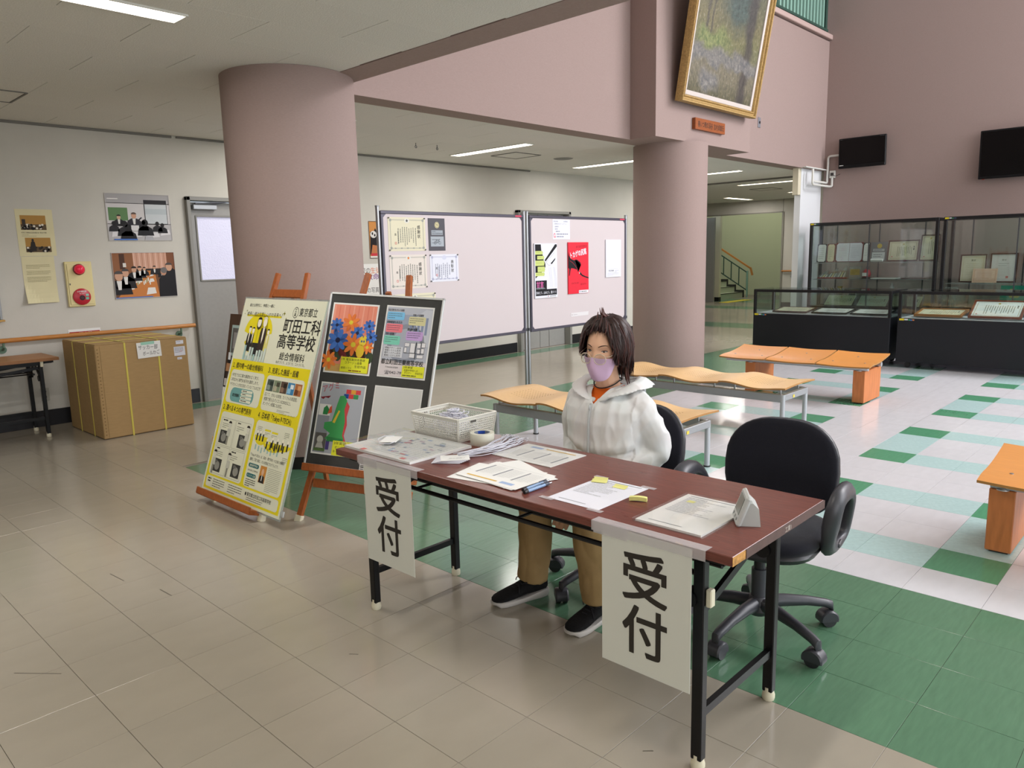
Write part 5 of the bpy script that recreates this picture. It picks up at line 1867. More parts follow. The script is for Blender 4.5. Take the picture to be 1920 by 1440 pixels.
AGED = mat('aged_yellow_paper', '#d5cda6', 0.8, var=.04, scale=5)
o, b = onwall('article_sheet', 'aged cream article with two brown photos, upper of two joined wall sheets', 'paper', 1.985, 1.578, .30, .42, AGED, .0012, 'aged article sheets')
for yy, mood in ((.235, 0), (.035, 1)):
    x0 = .035 + .02 * mood
    b.rect(x0, yy, .205, .130, ink('#a9803f'), 1)
    b.rect(x0, yy, .205, .05, ink('#5b4a34'), 2)
    rnd = random.Random(4 + mood)
    for q in range(30):
        b.ell(x0 + rnd.uniform(.012, .193), yy + rnd.uniform(.006, .048), .010, .010, ink(rnd.choice(('#1f1b18', '#2c2622', '#d9d2c4', '#1f1b18'))), 3 + q % 3, 8)
    if mood:
        b.poly([(x0 + .03, yy + .01), (x0 + .045, yy + .09), (x0 + .06, yy + .105), (x0 + .075, yy + .09), (x0 + .085, yy + .01)], ink('#26201c'), 7); b.ell(x0 + .060, yy + .108, .010, .012, ink('#2f2721'), 8, 10)
    else:
        b.rect(x0 + .012, yy + .04, .028, .055, ink('#3a3028'), 7)
b.text(.035, .205, '町田工業高校生徒相談会 実施 中継', .014, DKI, 1, width=.20)
b.lines(.035, .190, .14, 1, .01, .003, ink('#8f8864'), 1); b.lines(.035, .178, .21, 1, .01, .003, ink('#8f8864'), 1)
b.obj('print', o)
o, b = onwall('article_sheet', 'aged cream text sheet with a curled bottom corner, lower of two joined wall sheets', 'paper', 1.990, 1.150, .265, .425, AGED, .0012, 'aged article sheets', .035)
b.lines(.03, .345, .21, 3, .013, .003, ink('#8f8864'), 8); b.lines(.03, .290, .21, 3, .013, .003, ink('#8f8864'), 8); b.lines(.03, .235, .21, 4, .013, .003, ink('#8f8864'), 8)
b.obj('print', o)
# fire alarm panel
t = thing('fire_alarm_panel', 'cream fire alarm panel with a red lamp and a red push button plate', 'alarm', (2.446, YB - .03, 1.31))
ALC = mat('alarm_panel_cream', '#d8cb96', .45)
b = MB(); b.box((2.446, YB - .012, 1.309), (.235, .024, .425), ALC, .006); b.obj('panel', t)
b = MB(); b.box((2.446, YB - .0265, 1.309), (.200, .006, .385), ALC, .002); b.obj('cover_plate', t)
Am = frame((2.446, YB - .029, 1.447), (1, 0, 0), (0, 0, 1))
b = MB(Am); b.lathe([(.052, 0), (.052, .012), (.046, .016)], mat('alarm_dark_red', '#7c1a22', .3), 24, cap=True); b.obj('lamp_base', t, smooth=40)
b = MB(Am); b.lathe([(.044, .014), (.043, .034), (.036, .052), (.020, .062), (.0, .065)], mat('alarm_red_lens', '#c41e3a', .2, emit=.35), 24, cap=False); b.obj('lamp_lens', t, smooth=True)
Am = frame((2.446, YB - .029, 1.190), (1, 0, 0), (0, 0, 1))
b = MB(Am); b.lathe([(.078, 0), (.078, .008), (.072, .013), (.0, .013)], mat('alarm_red', '#b32534', .35), 32); b.obj('button_plate', t, smooth=40)
b = MB(Am @ Matrix.Translation((0, 0, .0132)))
b.ell(0, -.010, .024, .024, ink('#26191c'), 1, 20); b.ell(0, -.010, .015, .015, ink('#4a2a30'), 2, 18); b.rrect(.030, -.028, .028, .024, .004, ink('#6fae9a'), 1); b.rrect(.033, .004, .026, .022, .004, ink('#8cc4b4'), 1)
b.text(0, .044, '火災報知機', .016, PAPER, 1, 'c', .02); b.text(0, .026, '強く押す', .011, PAPER, 1, 'c')
b.obj('print', t)
b = MB(); b.box((2.357, YB - .030, 1.31), (.008, .006, .016), GREYM); b.obj('latch', t)
# wall photos
def person_blob(b, x, y, s, l, suit='#1d1c20', hair='#141214', skin=None):
    b.poly([(x - .5 * s, y), (x - .42 * s, y + .42 * s), (x - .18 * s, y + .58 * s), (x + .18 * s, y + .58 * s), (x + .42 * s, y + .42 * s), (x + .5 * s, y)], ink(suit), l)
    if skin:
        b.ell(x, y + .76 * s, .16 * s, .20 * s, ink(skin), l + 1, 12); b.ell(x, y + .85 * s, .17 * s, .13 * s, ink(hair), l + 2, 12, 0, pi)
        b.poly([(x - .06 * s, y + .2 * s), (x + .06 * s, y + .2 * s), (x + .10 * s, y + .57 * s), (x - .10 * s, y + .57 * s)], ink('#d9d9d6'), l + 1)
    else:
        b.ell(x, y + .78 * s, .19 * s, .22 * s, ink(hair), l + 1, 12)


o, b = onwall('wall_photo', 'photo of two speakers before a seated class, upper of the two wall photos', 'photo', 2.752, 1.715, .615, .455, mat('photo_paper', '#c7c6c8', .3), .003, 'wall photos')
b.rect(0, .36, .615, .095, ink('#a3a1a2'), 1); b.rect(0, .16, .615, .205, ink('#c9c6c6'), 1); b.rect(0, 0, .615, .165, ink('#b3b1b2'), 1)
b.rect(.02, .40, .10, .008, ink('#e6e4e0'), 2)
b.rect(.02, .195, .18, .125, ink('#5b7f52'), 2); b.rect(.36, .165, .225, .235, ink('#1f1e22'), 2); b.rect(.368, .168, .212, .190, ink('#c3c9cc'), 3); b.rect(.368, .26, .212, .055, ink('#b3bcc0'), 4)
person_blob(b, .112, .14, .115, 5, '#1d1c20', '#1a1414', '#c9a68c'); person_blob(b, .255, .13, .150, 5, '#25222a', '#5c4a40', '#c99a80')
b.poly([(.285, .20), (.325, .232), (.332, .222), (.29, .185)], ink('#25222a'), 6); b.rect(.22, .10, .075, .05, ink('#d6d5d6'), 8)
for x0, y0, w_ in ((.03, .035, .12), (.19, .03, .13), (.36, .025, .13), (.50, .05, .10)):
    b.poly([(x0, y0), (x0 + w_, y0 + .012), (x0 + w_ - .012, y0 + .06), (x0 + .01, y0 + .05)], ink('#d6d4d6'), 6)
for x0, y0, s_ in ((.06, .09, .10), (.16, .045, .15), (.355, .05, .16), (.475, .09, .10), (.525, .075, .10), (.34, .10, .10), (.19, .0, .16)):
    person_blob(b, x0, y0, s_, 9)
b.rect(.05, .006, .22, .012, ink('#3f6fc0'), 13); b.poly([(.34, 0), (.43, 0), (.42, .045), (.35, .045)], ink('#a9a9ae'), 14); b.border(0, 0, .615, .455, .004, ink('#bab7b4'), 15)
b.obj('print', o)
o, b = onwall('wall_photo', 'photo of suited people along a long meeting table, lower of the two wall photos', 'photo', 2.755, 1.147, .610, .452, mat('photo_paper', '#c7c6c8', .3), .003, 'wall photos')
b.rect(0, 0, .61, .452, ink('#6b4a34'), 1); b.rect(.20, .27, .33, .18, ink('#c99c86'), 2)
for q in range(12):
    b.rect(.205 + .027 * q, .27, .008, .18, ink('#b5836c' if q % 2 else '#dcb5a2'), 3)
b.rect(0, .24, .20, .21, ink('#8a5a3a'), 2); b.rect(.07, .29, .05, .15, ink('#4a2e20'), 3); b.rect(.53, .26, .08, .19, ink('#7a4c32'), 2); b.rect(.19, .24, .36, .05, ink('#2b221e'), 4); b.rect(.10, .31, .03, .04, ink('#d6d2cc'), 5)
b.poly([(.02, .0), (.43, .0), (.40, .27), (.27, .27), (.10, .10)], ink('#c0793e'), 5)
for x0, y0, w_, h_ in ((.10, .08, .09, .055), (.30, .03, .10, .07), (.20, .15, .07, .035), (.33, .15, .06, .04), (.27, .20, .05, .025), (.34, .21, .05, .02)):
    b.poly([(x0, y0), (x0 + w_, y0 + .01), (x0 + w_ - .01, y0 + h_), (x0 + .02, y0 + h_)], ink('#dcdad6'), 6)
for q in range(9):
    b.rect(.22 + .015 * q, .13 + .012 * (q % 4), .010, .035, ink('#dfe3da' if q % 3 else '#9db08c'), 7)
for x0, y0, s_ in ((.115, .10, .20), (.20, .17, .15), (.255, .20, .12), (.30, .22, .09), (.40, .23, .09), (.05, .04, .24), (.47, .20, .08)):
    person_blob(b, x0, y0, s_, 8, '#1d1c20', '#4a4644' if s_ > .18 else '#1a1616', '#c79b80')
b.poly([(.43, 0), (.61, 0), (.61, .27), (.56, .30), (.50, .26), (.44, .18)], ink('#17161a'), 10); b.ell(.545, .30, .032, .040, ink('#c79b80'), 11, 14); b.ell(.545, .322, .034, .024, ink('#4a4644'), 12, 12, 0, pi); b.ell(.487, .255, .030, .038, ink('#b98a70'), 11, 14); b.ell(.492, .270, .034, .030, ink('#6d6866'), 12, 12)
b.rect(.0, .004, .36, .010, ink('#4a6cb0'), 13); b.border(0, 0, .61, .452, .004, ink('#bab7b4'), 15)
b.obj('print', o)
# poster of a dark animal print and the text sheets behind the whiteboard post
o, b = onwall('photo_print', 'orange and black photo print half hidden behind the left whiteboard post', 'photo', 5.838, 1.488, .46, .465, mat('photo_paper', '#c7c6c8', .3), .003)
b.rect(0, 0, .46, .465, ink('#c98a48'), 1); b.poly([(.01, .05), (.02, .34), (.06, .30), (.10, .38), (.15, .30), (.3, .34), (.3, .02)], ink('#171315'), 2); b.ell(.07, .30, .05, .045, ink('#d9d6d2'), 3, 14); b.ell(.055, .31, .012, .018, ink('#171315'), 4, 10); b.ell(.09, .29, .012, .016, ink('#171315'), 4, 10)
b.poly([(.02, .05), (.05, .17), (.12, .16), (.13, .05)], ink('#b8764a'), 4); b.rect(.02, .03, .30, .035, ink('#c23a42'), 5); b.rect(0, 0, .46, .03, ink('#d9d4cc'), 6); b.border(0, 0, .46, .465, .006, ink('#2b211c'), 7)
b.obj('print', o)
o, b = onwall('caption_sheet', 'white wall sheet with orange and purple heading behind the left whiteboard post', 'sign', 5.55, .96, .80, .46, PAPER, .0012)
b.text(.135, .345, '校の', .085, ink('#4d4a48'), 1, width=.145); b.text(.285, .345, '生徒', .085, ink('#d9764a'), 1, width=.16)
b.text(.215, .265, '救命', .085, ink('#8a5a9a'), 1, bold=.02, width=.20); b.text(.165, .10, 'この写真は', .075, ink('#4d4a48'), 1, width=.30)
b.ell(.19, .295, .018, .03, ink('#a8323a'), 2, 12)
b.obj('print', o)
o, b = onwall('photo_print', 'narrow dark photo strip between the right whiteboard and the column', 'photo', 8.47, 1.55, .25, .30, mat('photo_paper', '#c7c6c8', .3), .003)
b.rect(.01, .01, .23, .28, ink('#4b4038'), 1); b.rect(.03, .15, .2, .10, ink('#a98d66'), 2); b.obj('print', o)
o, b = onwall('wall_sign', 'narrow red and white wall sign just above the wooden rail and box', 'sign', 2.30, .815, .285, .068, PAPER, .002)
b.rect(.008, .008, .27, .036, ink('#a8322f'), 1); b.text(.09, .016, '消火器', .026, ink('#d9c9c6'), 2, bold=.02, width=.12); b.obj('print', o)
t = thing('wall_outlet', 'grey wall outlet plate low on the wall behind the left table', 'outlet', (2.043, YB - .004, .30))
b = MB(); b.box((2.043, YB - .004, .30), (.07, .008, .12), mat('outlet_grey', '#a9a69c', .5), .002); b.obj('plate', t)
b = MB()
for q in (-.025, .025):
    b.box((2.035, YB - .0085, .30 + q), (.004, .002, .016), GREYM); b.box((2.051, YB - .0085, .30 + q), (.004, .002, .016), GREYM)
b.split('slot', t)
t = thing('chalkboard', 'green chalkboard with a wooden tray at the left picture edge', 'chalkboard', (.9, YB - .02, 1.26))
b = MB(); b.box((.86, YB - .012, 1.27), (1.80, .02, .50), mat('chalk_green', '#2f6b4a', .7)); b.obj('board', t)
b = MB()
for c, d in (((.86, YB - .018, 1.528), (1.84, .034, .02)), ((1.77, YB - .018, 1.27), (.02, .034, .50)), ((-.05, YB - .018, 1.27), (.02, .034, .50))):
    b.box(c, d, STEELP, .003)
b.split('frame_bar', t)
b = MB(); b.box((.86, YB - .035, 1.012), (1.86, .07, .016), EASL, .003); b.obj('tray', t)
# handrail
t = thing('handrail', 'long round wooden handrail along the white wall behind the cardboard box', 'handrail', (1.6, YB - .07, .833))
b = MB(); b.cyl((-1.5, YB - .07, .834), (3.49, YB - .07, .834), .021, WOOD, 14); b.obj('rail', t, smooth=40)
GB = mat('green_bracket', '#5f7a66', .45, metal=.2)
for xx in (3.34, 1.75, .2):
    b = MB(); b.tube([(xx, YB - .07, .82), (xx, YB - .07, .775), (xx, YB - .045, .752), (xx, YB - .004, .75)], .010, GB, 8); b.cyl((xx, YB - .001, .75), (xx, YB - .012, .75), .034, GB, 14); b.obj('bracket', t, smooth=40)

# ------------------------------------------------------------------ cardboard box
CARD = mat('cardboard', '#a98c62', 0.85, spec=.15, var=.05, scale=14, bump=.06, bscale=80, stretch=(1, 1, 6))
CARDE = mat('cardboard_seam', '#8a7049', 0.9)
STRAP = mat('yellow_strap', '#cfc258', .45)
t = thing('cardboard_box', 'large cardboard box with yellow straps standing under the wall photos', 'box', (2.53, 7.33, 0))
X0, X1, Y0, Y1, ZB = 2.165, 2.945, 6.90, 7.74, .815
b = MB(); b.box(((X0 + X1) / 2, (Y0 + Y1) / 2, ZB / 2 + .002), (X1 - X0, Y1 - Y0, ZB - .004), CARD, .006); b.obj('carton', t)
b = MB()
b.box(((X0 + X1) / 2, Y0 + .20, ZB + .002), (X1 - X0 - .01, .40, .006), CARD, .002); b.box(((X0 + X1) / 2, Y1 - .215, ZB + .002), (X1 - X0 - .01, .42, .006), CARD, .002)
b.split('top_flap', t)
b = MB()
for k in range(26):
    b.box((X0 + .020, Y0 - .0022, .04 + .0295 * k), (.009, .003, .010), CARDE)
b.box((X0 + .040, Y0 - .0005, ZB / 2), (.002, .002, ZB - .02), CARDE)
b.obj('staple_seam', t)['kind'] = 'stuff'
for yy in (7.13, 7.46):
    b = MB()
    for c, d in (((X0 - .0015, yy, ZB / 2), (.003, .014, ZB)), (((X0 + X1) / 2, yy, ZB + .0065), (X1 - X0, .014, .003)), ((X1 + .0015, yy, ZB / 2), (.003, .014, ZB))):
        b.box(c, d, STRAP)
    b.obj('strap', t)
for xx in (2.405, 2.685):
    b = MB()
    for c, d in (((xx, Y0 - .0015, ZB / 2), (.014, .003, ZB)), ((xx, (Y0 + Y1) / 2, ZB + .008), (.014, Y1 - Y0, .003))):
        b.box(c, d, STRAP)
    b.obj('strap', t)
o, F = sheet('box_note', 'white handwritten paper taped to the front of the cardboard box', 'sign', (2.505, Y0 - .0055, .665), (1, 0, .03), (0, 0, 1), .205, .138, PAPER, .0012)
b = MB(F)
b.text(.012, .080, 'サッカー部', .044, DKI, 1, width=.165, rot=-.05); b.text(.045, .022, 'ボールかご', .042, DKI, 1, width=.145, rot=.02)
b.obj('lettering', o)
b = MB(F); b.box((.095, .128, .001), (.115, .026, .0008), mat('mint_tape', '#9ccdb8', .5)); b.obj('tape', o, label='mint green tape')
for nm, x0, z0, w_, h_ in (('upper narrow white label on the box front beside the door', 2.845, .760, .068, .032), ('white shipping form on the box front beside the door', 2.822, .655, .100, .082), ('lower narrow white label on the box front beside the door', 2.846, .620, .042, .020)):
    o, F = sheet('shipping_label', nm, 'label', (x0, Y0 - .0012, z0), (1, 0, 0), (0, 0, 1), w_, h_, PAPERB, .0006, 'shipping labels on the box')
    b = MB(F); b.lines(.006, h_ - .012, w_ - .014, max(1, int(h_ / .012) - 1), .010, .003, ink('#5d5f66'), 1)
    if h_ > .05:
        b.stroke([(.05, .035), (.062, .045), (.07, .030)], .002, ink('#d0606a'), 2)
    b.obj('print', o)

# left folding table
folding_table('folding_table', 'brown folding table with black legs cut off by the left picture edge', .22, 2.03, 7.40, 7.90, .70, mat('brown_laminate', '#a87444', .4, var=.1, scale=12, stretch=(1, 6, 1)), mat('brown_edge', '#8a5f3a', .5), (1.895 - 1.53, 1.895), (7.46, 7.84), simple=True)

# ------------------------------------------------------------------ benches
PLY = mat('bench_plywood', '#e8c088', 0.38, var=.05, scale=10, stretch=(12, 1, 12), spec=.4)
PLYO = mat('bench_plywood_orange', '#da944c', 0.36, var=.05, scale=10, stretch=(12, 1, 12), spec=.4)
PLYE = mat('plywood_edge', '#a5763f', 0.5)
BLK_O = mat('bench_block_wood', '#b9713f', 0.45, var=.12, scale=8, stretch=(6, 6, 1))
HOLE = mat('dark_hole', '#a07743', .8)
HWC = mat('bench_pale_metal', '#b4b8bc', .35, metal=.4)


def seat_slab(x0, x1, y0, y1, zf, th, top, edge, nx=14, ny=16):
    b = MB()
    P = lambda i, j: (x0 + (x1 - x0) * i / nx, y0 + (y1 - y0) * j / ny)
    vs, fs = [], []
    for s_ in (0, 1):
        for i in range(nx + 1):
            for j in range(ny + 1):
                x_, y_ = P(i, j)
                vs.append((x_, y_, zf(i / nx, j / ny) - (th if s_ else 0)))
    N_ = (nx + 1) * (ny + 1)
    for i in range(nx):
        for j in range(ny):
            q = i * (ny + 1) + j
            fs.append((q, q + ny + 1, q + ny + 2, q + 1))
            fs.append((N_ + q, N_ + q + 1, N_ + q + ny + 2, N_ + q + ny + 1))
    b.add(vs, fs, top)
    es = []
    for i in range(nx):
        for j in (0, ny):
            q, r = i * (ny + 1) + j, (i + 1) * (ny + 1) + j
            es.append((q, r, N_ + r, N_ + q) if j == 0 else (r, q, N_ + q, N_ + r))
    for j in range(ny):
        for i in (0, nx):
            q, r = i * (ny + 1) + j, i * (ny + 1) + j + 1
            es.append((r, q, N_ + q, N_ + r) if i == 0 else (q, r, N_ + r, N_ + q))
    b.add(vs, es, edge)
    return b


def wave_bench(lab, x0, x1, ya, yb, z):
    """three moulded plywood seats on a silver frame; seats follow each other along y"""
    t = thing('bench', lab, 'bench', ((x0 + x1) / 2, (ya + yb) / 2, 0), 'plywood waiting benches')
    n, L = 3, (ya - yb) / 3
    for k in range(n):
        y1 = ya - k * L - .004
        y0 = y1 - L + .008
        zf = lambda a, c: z + .021 * cos(((1 - c) - .12) * 2 * pi) * (.40 + .60 * c) - .002 + .010 * sin(a * pi)
        b = seat_slab(x0, x1, y0, y1, zf, .013, PLY, PLYE)
        sl = b.obj('seat', t, smooth=50)
        b = MB()
        for i in range(8):
            for j in range(10):
                hx, hy = .30 + .055 * i, .30 + .045 * j
                px_, py_ = x0 + (x1 - x0) * hx, y0 + (y1 - y0) * hy
                zz = zf(hx, hy) + .0006
                b.add([(px_ + .0055 * cos(a), py_ + .0055 * sin(a), zz) for a in [pi / 3 * q for q in range(6)]], [(0, 1, 2, 3, 4, 5)], HOLE)
        b.obj('perforation', sl)['kind'] = 'stuff'
        b = MB()
        for xx in (x0 + .12, x1 - .12):
            for yy in (y0 + .09, y1 - .09):
                b.cyl((xx, yy, z - .065), (xx, yy, z - .012), .008, STEEL, 8)
        b.split('seat_bolt', t)
    zr = z - .095
    for xx in (x0 + .09, x1 - .05):
        b = MB(); b.box((xx, (ya + yb) / 2, zr), (.035, ya - yb - .13, .065), STEELP, .004); b.obj('side_rail', t)
    for yy in (ya - .09, yb + .06):
        b = MB(); b.box(((x0 + x1) / 2 + .02, yy, zr + .005), (x1 - x0 - .14, .04, .05), STEELP, .004); b.obj('end_rail', t)
        for xx in (x0 + .09, x1 - .05):
            b = MB(); b.cyl((xx, yy, .008), (xx, yy, zr + .03), .0195, HWC, 14); b.cyl((xx, yy, .0), (xx, yy, .009), .024, BLACKP, 12); b.obj('leg', t, smooth=40)
    b = MB(); b.box((x0 + .25, yb + .038, zr), (.03, .002, .022), mat('yellow_label', '#d6c24a', .5)); b.obj('inventory_label', t)
    return t


wave_bench('pale plywood bench with wavy seats right behind the seated person', 4.06, 4.66, 4.215, 2.475, .395)
wave_bench('pale plywood bench with wavy seats between the person and the block-legged bench', 5.70, 6.28, 4.22, 2.465, .395)


def block_bench(lab, x0, x1, ya, yb, z, blocks):
    t = thing('bench', lab, 'bench', ((x0 + x1) / 2, (ya + yb) / 2, 0), 'block-legged benches')
    L = (ya - yb) / 3
    for k in range(3):
        y1 = ya - k * L - .008
        y0 = y1 - L + .016
        zf = lambda a, c: z - .010 + .095 * max(0, a - .30) ** 1.6 - .016 * (max(0, .25 - a) / .25) ** 2 - .008 * sin(c * pi)
        b = seat_slab(x0, x1, y0, y1, zf, .013, PLYO, PLYE); sl = b.obj('seat', t, smooth=50)
        b = MB()
        for px_, py_ in ((.3, .2), (.3, .8), (.75, .5)):
            X_, Y_ = x0 + (x1 - x0) * px_, y0 + (y1 - y0) * py_
            b.cyl((X_, Y_, zf(px_, py_) - .002), (X_, Y_, zf(px_, py_) + .003), .009, STEEL, 10)
        b.split('screw_cap', sl)
    for xx in (x0 + .10, x1 - .10):
        b = MB(); b.cyl((xx, ya - .05, z - .055), (xx, yb + .05, z - .055), .024, HWC, 14); b.obj('rail', t, smooth=40)
    for k in range(2):
        yy = ya - (k + 1) * L
        b = MB(); b.bar((x0 + .06, yy, z - .034), (x1 - .08, yy, z - .028), .035, .012, HWC, b=.003); b.obj('seat_bracket', t)
    for yy in blocks:
        b = MB(); b.box(((x0 + x1) / 2 + .03, yy, .165), (x1 - x0 - .12, .11, .310), BLK_O, .004); bl = b.obj('block_leg', t)
        b = MB(); b.box(((x0 + x1) / 2 + .03, yy, .005), (x1 - x0 - .16, .08, .010), BLACKP); b.obj('foot_pad', bl)
        b = MB()
        for xx in (x0 + .10, x1 - .10):
            b.cyl((xx, yy, .318), (xx, yy, z - .07), .018, HWC, 12); b.cyl((xx, yy, .318), (xx, yy, .324), .028, HWC, 12)
        b.obj('rail_support', t, smooth=40)
    return t


block_bench('orange plywood bench on two square wooden blocks before the dark display cases', 7.33, 7.90, 3.92, 2.37, .40, (3.60, 2.50))
block_bench('orange plywood bench on a wooden block cut off by the right picture edge', 4.02, 4.58, .80, -.90, .40, (.70, -.60))

# ------------------------------------------------------------------ display cases
CASEB = mat('case_black_panel', '#15161c', 0.5, spec=.35)
CASEF = mat('case_black_frame', '#0d0d10', 0.4, spec=.4)
GEDGE = glass('glass_edge', '#cfe4dc', .12, .25)
SHELFG = glass('shelf_glass', '#e6f2ee', .08, .06)
CLOTH = mat('case_white_lining', '#d9d8dd', .8)
ALUM = mat('satin_aluminium', '#a9acb0', .35, metal=.7)


def low_case(lab, x0, x1, y0, y1, z0=.075, zp=.61, z1=.94):
    t = thing('display_case', lab, 'display case', ((x0 + x1) / 2, (y0 + y1) / 2, 0), 'low glass-topped display cases')
    xc, yc = (x0 + x1) / 2, (y0 + y1) / 2
    b = MB(); b.box((xc, yc, (z0 + zp) / 2), (x1 - x0, y1 - y0 - .004, zp - z0), CASEB, .003); b.obj('cabinet_base', t)
    b = MB(); b.box((xc, yc, zp + .004), (x1 - x0 - .05, y1 - y0 - .05, .008), CLOTH); b.obj('lined_floor', t)
    b = MB()
    f = .034
    for yy in (y0 + f / 2, y1 - f / 2):
        for xx in (x0 + f / 2, x1 - f / 2):
            b.box((xx, yy, (zp + z1) / 2), (f, f, z1 - zp), CASEF, .002)
        b.box((xc, yy, z1 - f / 2), (x1 - x0 - 2 * f, f, f), CASEF, .002)
    for xx in (x0 + f / 2, x1 - f / 2):
        b.box((xx, yc, z1 - f / 2), (f, y1 - y0 - 2 * f, f), CASEF, .002)
    b.split('frame_bar', t)
    b = MB()
    b.box((x0 + f / 2, yc, (zp + z1 - f) / 2), (.005, y1 - y0 - 2 * f, z1 - zp - f), GLASS)
    b.box((xc, y0 + f / 2, (zp + z1 - f) / 2), (x1 - x0 - 2 * f, .005, z1 - zp - f), GLASS)
    b.box((xc, y1 - f / 2, (zp + z1 - f) / 2), (x1 - x0 - 2 * f, .005, z1 - zp - f), GLASS)
    b.box((x1 - f / 2, yc, (zp + z1 - f) / 2), (.005, y1 - y0 - 2 * f, z1 - zp - f), GLASS)
    b.box((xc, yc, z1 + .003), (x1 - x0 - .006, y1 - y0 - .006, .006), GLASS)
    b.split('glass_pane', t)
    b = MB()
    for yy in (y0 + .04, y1 - .04):
        b.box((x1 - .05, yy, (zp + z1) / 2), (.012, .012, z1 - zp - .03), ALUM)
    b.split('inner_upright', t)
    b = MB()
    for yy in (y0 + .12, y1 - .12):
        for xx in (x0 + .08, x1 - .08):
            b.cyl((xx - .015, yy, .036), (xx + .015, yy, .036), .034, BLACKP, 14); b.box((xx, yy, .072), (.05, .05, .008), STEELP)
    b.split('caster', t)
    b = MB(frame((x0 - .0012, y1 - .02, zp - .012), (0, -1, 0), (0, 0, 1)))
    b.rect(0, -.012, .055, .024, ink('#d6c22e')); b.rect(.058, -.008, .04, .016, ink('#cfd3d4')); b.rect(.102, -.010, .02, .014, ink('#4aa06a')); b.rect(.124, -.012, .022, .014, ink('#4a74b0')); b.rect(.148, -.010, .022, .014, ink('#c87a4a'))
    b.obj('sticker', t)
    return t


low_case('low black glass-topped display case, the one nearer the white pier', 10.0, 10.62, 3.03, 4.83)
low_case('low black glass-topped display case cut off by the right picture edge', 10.0, 10.62, 1.15, 2.95)


def tall_case(lab, x0, x1, y0, y1, shelves, zp=.56, z1=1.875):
    t = thing('display_case', lab, 'display case', ((x0 + x1) / 2, (y0 + y1) / 2, 0), 'tall glass display cases')
    xc, yc = (x0 + x1) / 2, (y0 + y1) / 2
    f = .042
    b = MB(); b.box((xc, yc, (zp + .05) / 2), (x1 - x0, y1 - y0, zp - .05), mat('case_grey_base', '#3a3740', .5), .003); b.obj('cabinet_base', t)
    b = MB(); b.box((xc, yc, .026), (x1 - x0 - .08, y1 - y0 - .08, .052), CASEF); b.obj('plinth', t)
    b = MB(); b.box((x0 - .002, yc, zp * .55), (.006, .012, .02), STEEL); b.obj('lock', t)
    b = MB()
    for yy in (y0 + f / 2, y1 - f / 2):
        for xx in (x0 + f / 2, x1 - f / 2):
            b.box((xx, yy, (zp + z1) / 2), (f, f, z1 - zp), CASEF, .003)
        b.box((xc, yy, z1 - f / 2), (x1 - x0 - 2 * f, f, f), CASEF, .003)
    for xx in (x0 + f / 2, x1 - f / 2):
        b.box((xx, yc, z1 - f / 2), (f, y1 - y0 - 2 * f, f), CASEF, .003)
        b.box((xx, yc, zp + .012), (f, y1 - y0 - 2 * f, .024), CASEF, .003)
    b.split('frame_bar', t)
    b = MB()
    ym = yc + .02
    b.box((x0 + .010, (y0 + f + ym) / 2, (zp + z1) / 2), (.005, ym - y0 - f, z1 - zp - f), GLASS)
    b.box((x0 + .020, (ym + y1 - f) / 2, (zp + z1) / 2), (.005, y1 - f - ym + .03, z1 - zp - f), GLASS)
    b.box((xc, y0 + f / 2, (zp + z1 - f) / 2), (x1 - x0 - 2 * f, .005, z1 - zp - f), GLASS)
    b.box((xc, y1 - f / 2, (zp + z1 - f) / 2), (x1 - x0 - 2 * f, .005, z1 - zp - f), GLASS)
    b.box((x1 - .012, yc, (zp + z1 - f) / 2), (.005, y1 - y0 - 2 * f, z1 - zp - f), GLASS)
    b.split('glass_pane', t)
    b = MB(); b.box((x0 + .010, ym, (zp + z1) / 2), (.010, .014, z1 - zp - f), GREYM); b.obj('door_edge', t)
    b = MB()
    for yy in (y0 + .28, yc, y1 - .28):
        b.box((x1 - .035, yy, (zp + z1) / 2), (.012, .016, z1 - zp - .05), GREYM)
    b.split('shelf_upright', t)
    for zz in shelves:
        for (ya, yb) in ((y0 + .05, yc - .012), (yc + .012, y1 - .05)):
            b = MB(); b.box((xc + .03, (ya + yb) / 2, zz - .004), (x1 - x0 - .14, yb - ya, .007), SHELFG); s_ = b.obj('glass_shelf', t)
            b = MB(); b.box((x0 + .099, (ya + yb) / 2, zz - .004), (.002, yb - ya, .007), GEDGE); b.obj('shelf_edge', s_)
    b = MB(frame((x0 - .0012, y1 - .012, z1 - .018), (0, -1, 0), (0, 0, 1)))
    b.rect(0, -.012, .05, .022, ink('#d6c22e')); b.rect(.054, -.008, .03, .014, ink('#cfd3d4')); b.rect(.088, -.008, .02, .010, ink('#4aa06a')); b.rect(.112, -.008, .03, .010, ink('#4a5a80'))
    b.obj('sticker', t)
    return t


tall_case('tall black-framed glass display case beside the white pier', 12.10, 12.55, 3.10, 4.94, (1.252, 1.0))
tall_case('tall black-framed glass display case cut off by the right picture edge', 12.10, 12.55, 1.20, 3.04, (.945,))

# things shown in the cases; left-right in the picture runs towards smaller y
FRD, FRR = mat('dark_frame_wood', '#4a2b22', .4), mat('red_brown_frame', '#7a3d28', .4)
FRO = mat('tan_frame_wood', '#a46a35', .4)


